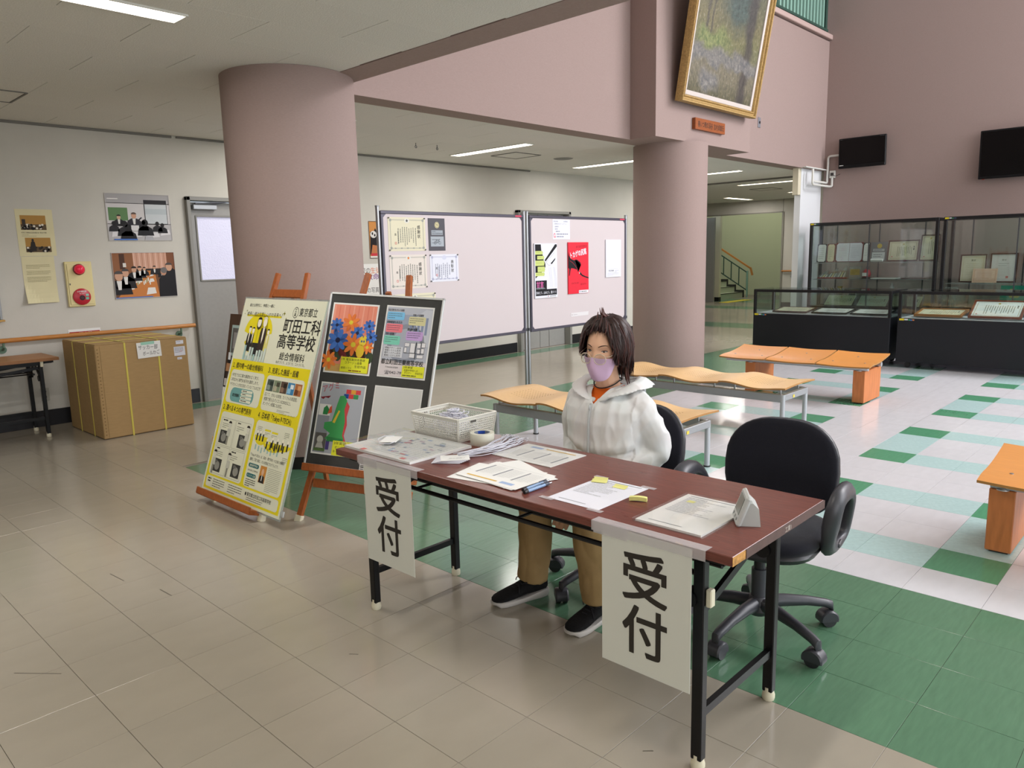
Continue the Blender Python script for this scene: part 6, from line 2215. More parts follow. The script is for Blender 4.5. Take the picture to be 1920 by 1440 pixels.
def standing(name, lab, cat, y_left, z0, w_, h_, x_, paper, lean=.15, t=.014, group=None, fr=None, tw=.018):
    """upright framed sheet facing -x, leaning back (top towards +x)"""
    O = (x_, y_left, z0)
    v = Vector((sin(lean), 0, cos(lean)))
    if fr is None:
        o, F = sheet(name, lab, cat, O, (0, -1, 0), v, w_, h_, paper, t, group)
        return o, MB(F)
    Fm = frame(O, (0, -1, 0), v)
    b = MB(Fm); b.box((w_ / 2, h_ / 2, t * .4), (w_ - .004, h_ - .004, t * .8), paper)
    o = tag(b.obj(name), lab, cat, group)
    b = MB(Fm)
    for c, d in (((w_ / 2, tw / 2, t * .6), (w_, tw, t * 1.2)), ((w_ / 2, h_ - tw / 2, t * .6), (w_, tw, t * 1.2)), ((tw / 2, h_ / 2, t * .6), (tw, h_ - 2 * tw, t * 1.2)), ((w_ - tw / 2, h_ / 2, t * .6), (tw, h_ - 2 * tw, t * 1.2))):
        b.box(c, d, fr, .003)
    b.split('frame_bar', o)
    return o, MB(Fm @ Matrix.Translation((0, 0, t * .8)))


def mini_cert(b, w_, h_, col='#8a8672', m_=.03, star='#b9a85a', horiz=False):
    b.border(m_, m_, w_ - 2 * m_, h_ - 2 * m_, .005, ink('#b3a682'), 1)
    b.ell(w_ / 2, h_ - m_ - .022, .014, .014, ink(star), 2, 10)
    b.vlines(w_ - m_ - .03, h_ - m_ - .05, h_ * .28, 1, .03, .014, ink('#55524a'), 2)
    b.vlines(w_ - m_ - .06, h_ - m_ - .05, h_ - 2 * m_ - .08, max(3, int((w_ - 2 * m_ - .12) / .024)), .024, .008, ink(col), 2)
    b.rect(m_ + .02, m_ + .02, .016, .016, ink('#c9706a'), 3)


SX = 12.30
FOL = mat('red_folder', '#6e2a2c', .6)
for lab, yl, w_, pc, rg in (('narrow open dark folder with a white page, leftmost on the upper case shelf', 4.89, .145, PAPER, '#2d2a30'), ('narrow cream folder page beside the leftmost dark folder', 4.735, .125, PAPERC, '#6e2a2c')):
    o, b = standing('certificate_folder', lab, 'folder', yl, 1.262, w_ * 1.0, .285, SX, mat('folder_' + rg[1:], rg, .6), .12, .008, 'certificate folders')
    b.poly([(.012, .03), (.03, .008), (w_ - .025, .008), (w_ - .008, .03), (w_ - .008, .255), (w_ - .025, .277), (.03, .277), (.012, .255)], pc, 1); b.lines(.03, .22, w_ - .06, 6, .032, .004, ink('#9a9a90'), 2); b.obj('page', o)
o, b = standing('certificate_folder', 'wide open red folder with two white pages on the upper case shelf', 'folder', 4.60, 1.262, .41, .300, SX + .01, FOL, .12, .010, 'certificate folders')
for x0 in (.010, .207):
    b.poly([(x0, .035), (x0 + (.025 if x0 < .1 else 0), .008), (x0 + .193 - (.025 if x0 > .1 else 0), .008), (x0 + .193, .035), (x0 + .193, .265), (x0 + .193 - (.025 if x0 > .1 else 0), .292), (x0 + (.025 if x0 < .1 else 0), .292), (x0, .265)], PAPERB, 1); b.lines(x0 + .03, .245, .14, 9, .022, .004, ink('#a9acb8'), 2)
b.obj('page', o)
o, b = standing('certificate_folder', 'slim white folder page right of the wide red folder', 'folder', 4.183, 1.262, .10, .290, SX, mat('folder_2d2a30', '#2d2a30', .6), .12, .008, 'certificate folders')
b.poly([(.006, .03), (.02, .01), (.075, .01), (.085, .06), (.078, .24), (.088, .28), (.03, .28), (.008, .25)], PAPER, 1); b.lines(.02, .24, .055, 7, .025, .004, ink('#9a9a90'), 2); b.obj('page', o)
o, b = standing('award_plaque', 'grey award plaque with a gold medal on the upper case shelf', 'plaque', 4.075, 1.262, .225, .295, SX + .02, mat('plaque_grey', '#77767a', .35, metal=.3), .14, .014)
b.ell(.12, .235, .035, .035, ink('#c2a94e'), 1, 20); b.rect(.03, .155, .165, .035, ink('#b3b5b8'), 1); b.rect(.02, .02, .185, .120, ink('#cdcfd0'), 1); b.lines(.04, .10, .14, 2, .03, .008, ink('#6b6d70'), 2); b.lines(.045, .168, .13, 1, .02, .008, ink('#6b6d70'), 2); b.obj('face_print', o)
t = thing('paper_roll', 'small white rolled object before the grey award plaque', 'roll', (SX - .09, 3.94, 1.262))
b = MB(); b.cyl((SX - .09, 4.03, 1.285), (SX - .09, 3.86, 1.285), .022, PAPER, 14); b.obj('roll', t, smooth=40)
b = MB(); b.cyl((SX - .09, 4.035, 1.285), (SX - .09, 4.03, 1.285), .015, GREYM, 10); b.obj('core_end', t)
o, b = standing('framed_certificate', 'wide framed certificate on the upper shelf right of the plaque', 'certificate', 3.835, 1.262, .43, .315, SX + .02, PAPERC, .20, .018, 'framed certificates in the tall cases', FRD); mini_cert(b, .43, .315, m_=.04); b.obj('print', o)
o, b = standing('framed_certificate', 'framed certificate at the right end of the upper shelf, set higher', 'certificate', 3.17 + .02, 1.262, .40 - .32 + .30, .43, SX + .02, PAPERC, .20, .018, 'framed certificates in the tall cases', FRD) if False else standing('framed_certificate', 'framed certificate behind the corner post at the right end of the upper shelf', 'certificate', 3.395, 1.262, .26, .385, SX + .04, PAPERC, .20, .018, 'framed certificates in the tall cases', FRD)
mini_cert(b, .26, .385, m_=.035); b.obj('print', o)
# middle shelf
CRYS = glass('crystal', '#e8f2f0', .16, .10)
t = thing('crystal_trophy', 'row of stepped crystal pyramids on a long red base on the middle shelf', 'trophy', (SX, 4.62, 1.004))
b = MB(); b.box((SX, 4.62, 1.014), (.09, .46, .020), mat('red_base', '#8e2a2e', .4), .003); b.obj('base', t)
for k, yy in enumerate((4.76, 4.62, 4.48)):
    b = MB(); h_ = .06 + .032 * k
    b.prism([(-.07, 0), (.07, 0), (.07, h_ + .05), (-.07, .03)], -.03, .03, CRYS, Matrix.Translation((SX, yy, 1.024)) @ frame((0, 0, 0), (0, -1, 0), (0, 0, 1))); cr = b.obj('crystal', t)
    b = MB(Matrix.Translation((SX - .034, yy, 1.026)) @ frame((0, 0, 0), (0, -1, 0), (0, 0, 1)))
    for q in range(3):
        b.poly([(-.06 + .04 * q, 0), (-.035 + .04 * q, 0), (.0 + .035 * q, h_ * .7), (-.012 + .035 * q, h_ * .7)], ink('#d9cf9a' if q % 2 else '#c9ccc6'), 1)
    b.obj('engraving', cr)
t = thing('glass_trophy', 'clear glass award block with a gold label on the middle shelf', 'trophy', (SX, 4.28, 1.004))
b = MB(); b.box((SX, 4.28, 1.012), (.10, .21, .016), CRYS, .003); b.obj('base', t)
b = MB(); b.box((SX, 4.28, 1.105), (.03, .18, .170), CRYS, .004); b.obj('block', t)
b = MB(frame((SX - .0165, 4.35, 1.03), (0, -1, 0), (0, 0, 1))); b.rect(0, .03, .14, .09, ink('#b39a4a')); b.lines(.02, .10, .10, 3, .022, .005, ink('#7d6a2c'), 2); b.obj('gold_label', t)
t = thing('red_doll', 'small red and white figure-like ornament on the middle shelf', 'ornament', (SX, 4.11, 1.004))
b = MB(); b.box((SX, 4.11, 1.018), (.06, .13, .028), mat('dark_base', '#3a1f22', .4), .004); b.obj('base', t)
b = MB(); b.lathe([(.0, 1.032), (.055, 1.032), (.062, 1.075), (.045, 1.13), (.02, 1.15), (.0, 1.155)], mat('ornament_red', '#b82a3a', .4), 16, Matrix.Translation((SX, 4.11, 0))); b.obj('body', t, smooth=True)
b = MB(frame((SX - .064, 4.155, 1.045), (0, -1, 0), (0, 0, 1))); b.rect(0, 0, .085, .05, PAPER); b.obj('label_card', t)
b = MB(); b.tube([(SX, 4.12, 1.15), (SX, 4.11, 1.20), (SX, 4.09, 1.235)], .006, GREYM, 6); b.tube([(SX, 4.10, 1.15), (SX, 4.07, 1.19)], .005, GREYM, 6); b.obj('twig', t)
for k, (yl, w_) in enumerate(((4.08, .36), (3.64, .34))):
    o, F = sheet('award_tray', ['flat pale tray at the middle of the lower glass shelf', 'flat dark tray at the right end of the lower glass shelf'][k], 'tray', (SX - .10, yl - .06, 1.0045), (0, -1, 0), (1, 0, 0), w_, .22, PAPER if k == 0 else FRD, .012, 'trays on the lower shelf')
# bottom of the tall case
for k, (lab, yl, w_, pc) in enumerate((('cream certificate lying in the tall case bottom, left of three', 4.70, .42, PAPERC), ('pale green certificate lying in the tall case bottom, middle of three', 4.20, .42, mat('pale_green_paper', '#c9d2c0', .7)), ('cream certificate lying in the tall case bottom, right of three', 3.72, .40, PAPERC))):
    o, b = standing('case_certificate', lab, 'certificate', yl, .592, w_, .24, SX - .10, pc, .95, .008, 'certificates lying in the tall case'); mini_cert(b, w_, .24, m_=.02); b.obj('print', o)
for k, (yy, hh) in enumerate(((4.56, .11), (4.36, .075))):
    t = thing('small_trophy', ['small gold trophy in the tall case bottom, the taller one', 'small gold trophy in the tall case bottom, the shorter one'][k], 'trophy', (SX + .155, yy, .585), 'small gold trophies')
    Tm = Matrix.Translation((SX + .155, yy, .585))
    b = MB(Tm); b.box((0, 0, .09), (.06, .10, .18), mat('trophy_dark', '#2f2a26', .4), .004); b.obj('base', t)
    b = MB(Tm @ Matrix.Translation((0, 0, .18))); b.lathe([(.03, 0), (.012, .02), (.012, .04), (.035, hh * .8), (.04, hh), (.0, hh)], mat('trophy_gold', '#b79a4a', .3, metal=.8), 14); b.obj('cup', t, smooth=40)
    b = MB(Tm @ frame((-.031, .035, .05), (0, -1, 0), (0, 0, 1))); b.rect(0, 0, .07, .05, ink('#cbb878')); b.obj('label_card', t)
t = thing('silver_trophy', 'slim silver trophy figure standing in the tall case bottom near its lock', 'trophy', (SX + .15, 3.78, .585))
Tm = Matrix.Translation((SX + .15, 3.78, .585))
b = MB(Tm); b.lathe([(.0, 0), (.045, 0), (.045, .05), (.02, .06), (.014, .12)], mat('trophy_dark', '#2f2a26', .4), 16); b.obj('base', t, smooth=30)
b = MB(Tm); b.lathe([(.014, .12), (.03, .16), (.022, .24), (.032, .28), (.014, .32), (.018, .345), (.0, .36)], STEEL, 16); b.obj('figure', t, smooth=40)
t = thing('gold_plaque', 'slanted gold plaque at the right end of the tall case bottom', 'plaque', (SX, 3.3, .585))
b = MB(frame((SX + .06, 3.30, .60), (0, -1, 0), (.35, -.2, 1))); b.box((.06, .13, .006), (.13, .26, .012), mat('gold_plate', '#a5822f', .35, metal=.5), .003); b.obj('plate', t)
b = MB(); b.box((SX + .14, 3.23, .66), (.02, .05, .15), FRD); b.obj('prop', t)
# second tall case
o, b = standing('framed_certificate', 'framed cream certificate at the left of the second tall case', 'certificate', 2.86, .952, .33, .395, SX + .06, PAPERC, .10, .018, 'framed certificates in the tall cases', FRD); b.border(.04, .04, .25, .315, .003, ink('#c9b98a'), 1); b.text(.165, .30, '賞状', .03, ink('#77735f'), 2, 'c'); b.lines(.08, .26, .17, 7, .025, .003, ink('#b3ad90'), 2); b.rect(.22, .06, .03, .03, ink('#b9c09a'), 2); b.obj('print', o)
o, b = standing('framed_certificate', 'framed grey-white certificate beside the cream framed one', 'certificate', 2.49, .952, .33, .405, SX + .06, mat('greyish_paper', '#cfccc6', .7), .12, .018, 'framed certificates in the tall cases', FRD); b.text(.165, .30, '賞状', .03, ink('#77735f'), 2, 'c'); b.lines(.10, .26, .14, 2, .03, .005, ink('#8a8780'), 2); b.lines(.08, .20, .17, 6, .022, .003, ink('#a9a69a'), 2); b.rect(.20, .06, .03, .03, ink('#c9706a'), 3); b.obj('print', o)
o, b = standing('small_certificate', 'small pink certificate leaning before the two framed ones', 'certificate', 2.68, .952, .30, .20, SX - .02, mat('pink_paper', '#cfae95', .7), .25, .006); b.border(.02, .02, .26, .16, .004, ink('#b58a70'), 1); b.lines(.05, .15, .20, 6, .018, .004, ink('#a67f68'), 1); b.obj('print', o)
o, b = standing('framed_poster', 'framed colourful poster cut off by the right picture edge in the tall case', 'poster', 2.02, .952, .52, .56, SX + .06, PAPERB, .10, .018, None, FRD); b.rect(.10, .03, .36, .50, ink('#d9dbe6'), 1); b.rect(.13, .26, .33, .12, ink('#cf5a44'), 2); b.rect(.13, .06, .33, .17, ink('#9fc0dc'), 2)
for q in range(4):
    b.rect(.14 + .08 * q, .19, .06, .03, ink('#3b4f86'), 3); b.rect(.14 + .08 * q, .11, .05, .04, ink('#c23a4a'), 3); b.poly([(.14 + .08 * q, .27), (.18 + .08 * q, .36), (.21 + .08 * q, .27)], ink('#e8d6b0'), 3)
b.text(.18, .44, '総合', .06, ink('#c2506a'), 2, bold=.03); b.obj('print', o)
o, b = standing('green_plaque', 'bright green award card with gold emblem low in the second tall case', 'plaque', 2.33, .60, .34, .32, SX - .02, mat('green_velvet', '#1f8f76', .7), .22, .010); b.poly([(.09, .20), (.25, .20), (.22, .15), (.12, .15)], ink('#b3a44a'), 1); b.lines(.11, .26, .12, 1, .02, .012, ink('#b3a44a'), 1); b.border(.10, .05, .15, .05, .004, ink('#1b3f3a'), 1); b.rect(.104, .054, .142, .042, ink('#4a6a66'), 1); b.obj('print', o)
t = thing('glass_trophy', 'tall clear crystal trophy at the left bottom of the second tall case', 'trophy', (SX - .05, 2.93, .585))
b = MB()
for q in range(4):
    b.box((SX - .05, 2.97 - .035 * q, .70), (.02, .018, .22), CRYS, .003)
b.split('crystal_bar', t)
b = MB(); b.box((SX - .05, 2.92, .855), (.05, .17, .07), CRYS, .006); b.obj('crystal_top', t)
b = MB(); b.box((SX - .05, 2.92, .595), (.08, .18, .02), CRYS); b.obj('base', t)
# flat frames in the low cases
for k, (lab, yl, w_) in enumerate((('dark framed document lying at the left of the first low case', 4.60, .48), ('dark framed document lying in the middle of the first low case', 4.06, .46), ('dark framed document lying at the right of the first low case', 3.56, .46))):
    o, b = standing('flat_framed_document', lab, 'document', yl, .628, w_, .36, 10.10, PAPER if k else PAPERC, 1.47, .016, 'framed documents lying in the low case', CASEF if k else FRD, .014); mini_cert(b, w_, .36, m_=.03); b.obj('print', o)
o, b = standing('flat_framed_document', 'tan framed document lying at the left of the second low case', 'document', 2.80, .632, .52, .36, 10.10, PAPERC, 1.42, .024, 'framed documents in the second low case', FRO, .03); mini_cert(b, .52, .36, m_=.05); b.obj('print', o)
o, b = standing('flat_framed_document', 'red-brown framed certificate tilted up in the second low case', 'document', 2.215, .632, .535, .36, 10.09, PAPER, 1.05, .020, 'framed documents in the second low case', FRR, .026); mini_cert(b, .535, .36, m_=.045); b.obj('print', o)
o, b = standing('flat_framed_document', 'red-brown framed certificate at the right edge of the second low case', 'document', 1.66, .632, .45, .36, 10.09, PAPERB, 1.05, .020, 'framed documents in the second low case', FRR, .026); mini_cert(b, .45, .36, m_=.045); b.obj('print', o)

# ------------------------------------------------------------------ televisions on the right wall
SCRN = mat('tv_screen', '#050506', 0.2, spec=.22)
TVB = mat('tv_black_plastic', '#0b0b0d', 0.45, spec=.25)


def tv(lab, ya, yb, z0, z1, tilt, chin, dd=.10):
    w_, h_ = ya - yb, z1 - z0
    t = thing('television', lab, 'television', (XR - dd - .05, (ya + yb) / 2, z0), 'wall televisions')
    Fm = frame((XR - dd - .03, ya, z0), (0, -1, 0), (-sin(tilt), 0, cos(tilt)))
    b = MB(Fm); b.box((w_ / 2, h_ / 2, -.022), (w_, h_, .045), TVB, .008); b.obj('housing', t)
    b = MB(Fm); b.box((w_ / 2, h_ / 2 + chin / 2, .0008), (w_ - .05, h_ - .05 - chin, .003), SCRN); b.obj('screen', t)
    b = MB(Fm); b.box((w_ / 2, .018 + chin * .2, .006), (w_ - .01, .030 + chin * .3, .012), TVB, .004); b.obj('speaker_bar', t)
    b = MB(); b.box((XR - .02, (ya + yb) / 2, z0 + h_ * .55), (.036, .26, .26), GREYM); b.bar((XR - .04, (ya + yb) / 2, z0 + h_ * .6), Fm @ Vector((w_ / 2, h_ * .55, -.04)), .10, .05, GREYM); b.obj('wall_bracket', t)
    return t, Fm, w_, h_


t, Fm, w_, h_ = tv('smaller wall television near the white cable pipes', 4.88, 4.155, 2.755, 3.225, .05, .03)
b = MB(Fm); b.rect(.02, .035, .065, .018, PAPER, 20); b.lines(.02, h_ - .02, .05, 1, .02, .006, ink('#5a5a5e'), 6); b.lines(w_ - .09, h_ - .02, .07, 1, .02, .006, ink('#5a5a5e'), 6); b.obj('sticker', t)
t, Fm, w_, h_ = tv('larger wall television cut off by the right picture edge', 2.86, 1.62, 2.42, 3.10, .05, .0)
b = MB(Fm); b.box((.07, -.004, .0), (.03, .008, .012), mat('tv_led_red', '#a83a2a', .4)); b.obj('status_light', t)
PIPE = mat('white_conduit', '#d6d4cd', .45)


def rounded(pts, r=.045, n=5):
    P_ = [Vector(p) for p in pts]
    out = [P_[0]]
    for a, c, e in zip(P_, P_[1:], P_[2:]):
        r_ = min(r, (a - c).length * .45, (e - c).length * .45)
        s0, s1 = c + (a - c).normalized() * r_, c + (e - c).normalized() * r_
        for k in range(n + 1):
            t_ = k / n
            out.append(s0 * (1 - t_) ** 2 + c * 2 * t_ * (1 - t_) + s1 * t_ ** 2)
    return out + [P_[-1]]


t = thing('cable_conduit', 'white cable pipes bending along the wall corner to the smaller television', 'conduit', (XR - .03, 5.0, 2.7))
b = MB(); b.tube(rounded([(XR - .03, 4.90, 2.985), (XR - .03, 5.09, 2.985), (XR - .03, 5.09, 2.555), (12.50, 5.09, 2.555), (12.50, 5.09, 2.74)]), .018, PIPE, 10); b.obj('pipe', t, smooth=50)
b = MB(); b.tube(rounded([(XR - .03, 5.01, 2.64), (XR - .03, 5.01, 2.495), (XR - .06, 5.05, 2.495), (12.40, 5.05, 2.495), (12.40, 5.05, 2.74)]), .018, PIPE, 10); b.obj('pipe', t, smooth=50)
b = MB(); b.box((XR - .02, 5.01, 2.69), (.04, .09, .12), PIPE, .005); jb = b.obj('junction_box', t)
b = MB(); b.box((XR - .042, 5.01, 2.69), (.006, .05, .05), mat('socket_dark', '#3f3b3a', .5)); b.obj('socket', jb)
b = MB(); b.tube([(XR - .045, 5.0, 2.68), (XR - .05, 4.95, 2.655), (XR - .06, 4.87, 2.68)], .004, BLACKP, 6); b.obj('cable', t, smooth=True)

# ------------------------------------------------------------------ painting on the gallery panel
GOLD = mat('gilt_frame', '#a98a55', 0.5, metal=.25, var=.25, scale=60, bump=.5, bscale=120)
LINER = mat('white_liner', '#c4bab4', .6)
m = bpy.data.materials.new('painted_forest_stream')
m.use_nodes = True
N, L = m.node_tree.nodes, m.node_tree.links
bs = N['Principled BSDF']; bs.inputs['Roughness'].default_value = .5
tc = N.new('ShaderNodeTexCoord'); sep = N.new('ShaderNodeSeparateXYZ'); L.new(tc.outputs['UV'], sep.inputs[0])


def nz(sc, det, dist=0.0, st=(1, 1, 1), rgb=False):
    mp = N.new('ShaderNodeMapping'); mp.inputs['Scale'].default_value = st
    L.new(tc.outputs['UV'], mp.inputs[0])
    n = N.new('ShaderNodeTexNoise'); n.inputs['Scale'].default_value = sc; n.inputs['Detail'].default_value = det; n.inputs['Distortion'].default_value = dist
    L.new(mp.outputs[0], n.inputs[0])
    return n.outputs['Color' if rgb else 'Fac']


def ramp(sock, stops):
    r = N.new('ShaderNodeValToRGB')
    while len(r.color_ramp.elements) < len(stops):
        r.color_ramp.elements.new(.5)
    for e, (p_, c_) in zip(r.color_ramp.elements, stops):
        e.position, e.color = p_, lin(c_)
    L.new(sock, r.inputs[0])
    return r.outputs[0]


def mixc(f, a, b_, mode='MIX'):
    x = N.new('ShaderNodeMix'); x.data_type = 'RGBA'; x.blend_type = mode
    if isinstance(f, float):
        x.inputs[0].default_value = f
    else:
        L.new(f, x.inputs[0])
    L.new(a, x.inputs[6]); L.new(b_, x.inputs[7])
    return x.outputs[2]


def mth(op, a, b_=None):
    x = N.new('ShaderNodeMath'); x.operation = op; x.use_clamp = op in ('MULTIPLY', 'ADD')
    for k, q in enumerate((a, b_)):
        if q is None:
            continue
        if isinstance(q, (int, float)):
            x.inputs[k].default_value = q
        else:
            L.new(q, x.inputs[k])
    return x.outputs[0]


def band(sock, a, b_, c_, d_):
    r = N.new('ShaderNodeValToRGB')
    els = r.color_ramp.elements
    els.new(.5); els.new(.6)
    for e, (p_, q) in zip(els, ((a, 0), (b_, 1), (c_, 1), (d_, 0))):
        e.position, e.color = p_, (q, q, q, 1)
    L.new(sock, r.inputs[0])
    return r.outputs[0]


U, V = sep.outputs[0], sep.outputs[1]
wob = mth('MULTIPLY', nz(6, 3), .25)
vv = mth('ADD', mth('SUBTRACT', V, .125), wob)
base_c = ramp(vv, [(0.0, '#4a4836'), (.18, '#8a7f70'), (.34, '#8d8478'), (.46, '#7c8048'), (.62, '#857a4c'), (.80, '#6b6a50'), (1.0, '#4d5c58')])
fine = ramp(nz(34, 6, .6, (1.4, .7, 1)), [(.25, '#3d3a30'), (.45, '#77724c'), (.58, '#8f8458'), (.78, '#c9c2b0')])
c_ = mixc(.52, base_c, fine)
teal = ramp(nz(22, 5, .4), [(.3, '#2f4546'), (.7, '#56706c')])
uu = mth('ADD', mth('SUBTRACT', U, .07), mth('MULTIPLY', nz(5, 3), .14))
c_ = mixc(mth('MULTIPLY', mth('MULTIPLY', band(uu, .30, .48, .72, .90), band(vv, .52, .72, .98, 1.0)), .85), c_, teal)
trunk = ramp(nz(26, 5, .5, (2, .5, 1)), [(.3, '#2e2a32'), (.7, '#5c5352')])
c_ = mixc(mth('MULTIPLY', band(uu, .72, .78, .85, .90), .8), c_, trunk)
c_ = mixc(mth('MULTIPLY', mth('MULTIPLY', band(uu, .12, .14, .155, .175), band(vv, .45, .55, .98, 1.0)), .7), c_, trunk)
c_ = mixc(mth('MULTIPLY', mth('MULTIPLY', band(uu, .21, .225, .24, .255), band(vv, .45, .55, .98, 1.0)), .6), c_, trunk)
lime = ramp(nz(30, 4, .3), [(.35, '#5c7a34'), (.65, '#a3ad5c')])
c_ = mixc(mth('MULTIPLY', mth('MULTIPLY', band(uu, .02, .10, .36, .60), band(vv, .36, .43, .50, .56)), .7), c_, lime)
rock = ramp(nz(26, 5, .8), [(.35, '#6d6f76'), (.55, '#8f8b88'), (.72, '#b5b0aa')])
c_ = mixc(mth('MULTIPLY', band(vv, .24, .29, .36, .41), .75), c_, rock)
c_ = mixc(mth('MULTIPLY', mth('MULTIPLY', band(uu, .12, .20, .38, .46), band(vv, .02, .08, .16, .22)), .8), c_, rock)
hs = N.new('ShaderNodeHueSaturation'); hs.inputs['Saturation'].default_value = .85; hs.inputs['Value'].default_value = .62; L.new(c_, hs.inputs['Color']); L.new(hs.outputs[0], bs.inputs['Base Color'])
bp = N.new('ShaderNodeBump'); bp.inputs['Strength'].default_value = .35; bp.inputs['Distance'].default_value = .01
L.new(nz(60, 4), bp.inputs['Height']); L.new(bp.outputs[0], bs.inputs['Normal'])
PX0, PW, PH, PZ0, TILT = 7.77, 1.82, 1.57, 3.155, radians(9.5)
PM = frame((PX0, 4.735, PZ0), (1, 0, 0), (0, -sin(TILT), cos(TILT)))
t = thing('painting', 'large framed forest stream painting tilted forward on the pink gallery wall', 'painting', (PX0 + PW / 2, 4.74, PZ0))
fw = .085
b = MB(PM)
for (p0, p1, p2, p3) in (((0, 0), (PW, 0), (PW - fw, fw), (fw, fw)), ((PW, 0), (PW, PH), (PW - fw, PH - fw), (PW - fw, fw)), ((PW, PH), (0, PH), (fw, PH - fw), (PW - fw, PH - fw)), ((0, PH), (0, 0), (fw, fw), (fw, PH - fw))):
    rings = []
    q0, q1 = Vector(p0), Vector(p1)
    i0, i1 = Vector(p3), Vector(p2)
    prof = [(0, -.03), (0, .045), (.12, .065), (.30, .062), (.42, .038), (.62, .036), (.74, .050), (.84, .048), (1.0, .020), (1.0, -.03)]
    R0 = [(*(q0.lerp(i0, a)), z) for a, z in prof]
    R1 = [(*(q1.lerp(i1, a)), z) for a, z in prof]
    b.loft([R1, R0], GOLD)
b.split('frame_moulding', t, smooth=35)
b = MB(PM)
li = .05
for c, d in (((PW / 2, fw + li / 2, .012), (PW - 2 * fw, li, .02)), ((PW / 2, PH - fw - li / 2, .012), (PW - 2 * fw, li, .02)), ((fw + li / 2, PH / 2, .012), (li, PH - 2 * fw - 2 * li, .02)), ((PW - fw - li / 2, PH / 2, .012), (li, PH - 2 * fw - 2 * li, .02))):
    b.box(c, d, LINER, .003)
b.split('liner', t)
b = MB(PM)
a0, a1, e0, e1 = fw + li - .005, PW - fw - li + .005, fw + li - .005, PH - fw - li + .005
b.add([(a0, e0, .008), (a1, e0, .008), (a1, e1, .008), (a0, e1, .008)], [(0, 1, 2, 3)], m)
cv = b.obj('canvas', t)
uvl = cv.data.uv_layers.new(name='UVMap')
for k, q in enumerate(((0, 0), (1, 0), (1, 1), (0, 1))):
    uvl.data[k].uv = q
b = MB(); b.bar((PX0 + .5, 4.82, PZ0 + 1.9), PM @ Vector((.5, 1.8, -.03)), .02, .02, GREYM); b.bar((PX0 + 1.3, 4.82, PZ0 + 1.9), PM @ Vector((1.3, 1.8, -.03)), .02, .02, GREYM); b.box((PX0 + .9, 4.80, PZ0 + .06), (1.2, .05, .03), GREYM); b.split('hanger', t)
o, F = sheet('name_plaque', 'orange wooden plaque with brush lettering under the forest painting', 'plaque', (8.25, 4.82, 2.905), (1, 0, 0), (0, 0, 1), .715, .128, mat('plaque_wood', '#8f4d26', .4, var=.12, scale=9, stretch=(1, 1, 8)), .045)
b = MB(F); b.text(.06, .034, '春いつ暁の渓谷', .078, DKI, 1, bold=.015, width=.35); b.text(.435, .034, '志村貞雄氏', .076, DKI, 1, bold=.015, width=.25); b.obj('lettering', o)
t = thing('wall_switch_plate', 'small grey key switch plate on the pink gallery wall right of the painting', 'switch', (10.68, YF - .008, 3.28))
b = MB(); b.box((10.68, YF - .006, 3.28), (.07, .012, .14), mat('switch_grey', '#8f8f96', .4, metal=.4), .003); b.obj('plate', t)
b = MB(); b.cyl((10.68, YF - .011, 3.28), (10.68, YF - .018, 3.28), .018, BLACKP, 14); b.obj('key_lock', t)

# ------------------------------------------------------------------ seated person
SKIN = mat('skin', '#e0b395', 0.5, spec=.35, sub=.12)
JACK = mat('white_sheer_jacket', '#dde2e1', 0.8, spec=.2, col2='#dcd5d5', scale=5.5, sheen=.15)
CHINO = mat('khaki_chino', '#9c8259', 0.9, spec=.15, var=.07, scale=14, bump=.12, bscale=350)
ORANGE = mat('orange_tee', '#dd6420', 0.85, spec=.15)
SHOEB = mat('black_knit_shoe', '#1b1a1b', 0.85, spec=.2, var=.2, scale=120, bump=.3, bscale=260)
SOLE = mat('shoe_sole', '#c3beb8', 0.6)
LACE = mat('black_lace', '#232226', .8)
MASKM = mat('lavender_mask', '#d9b9d8', 0.85, spec=.15)
GOLDW = mat('glasses_wire', '#d9cbb4', .3, metal=.5)
SOCK = mat('grey_sock', '#a8a29c', .9)


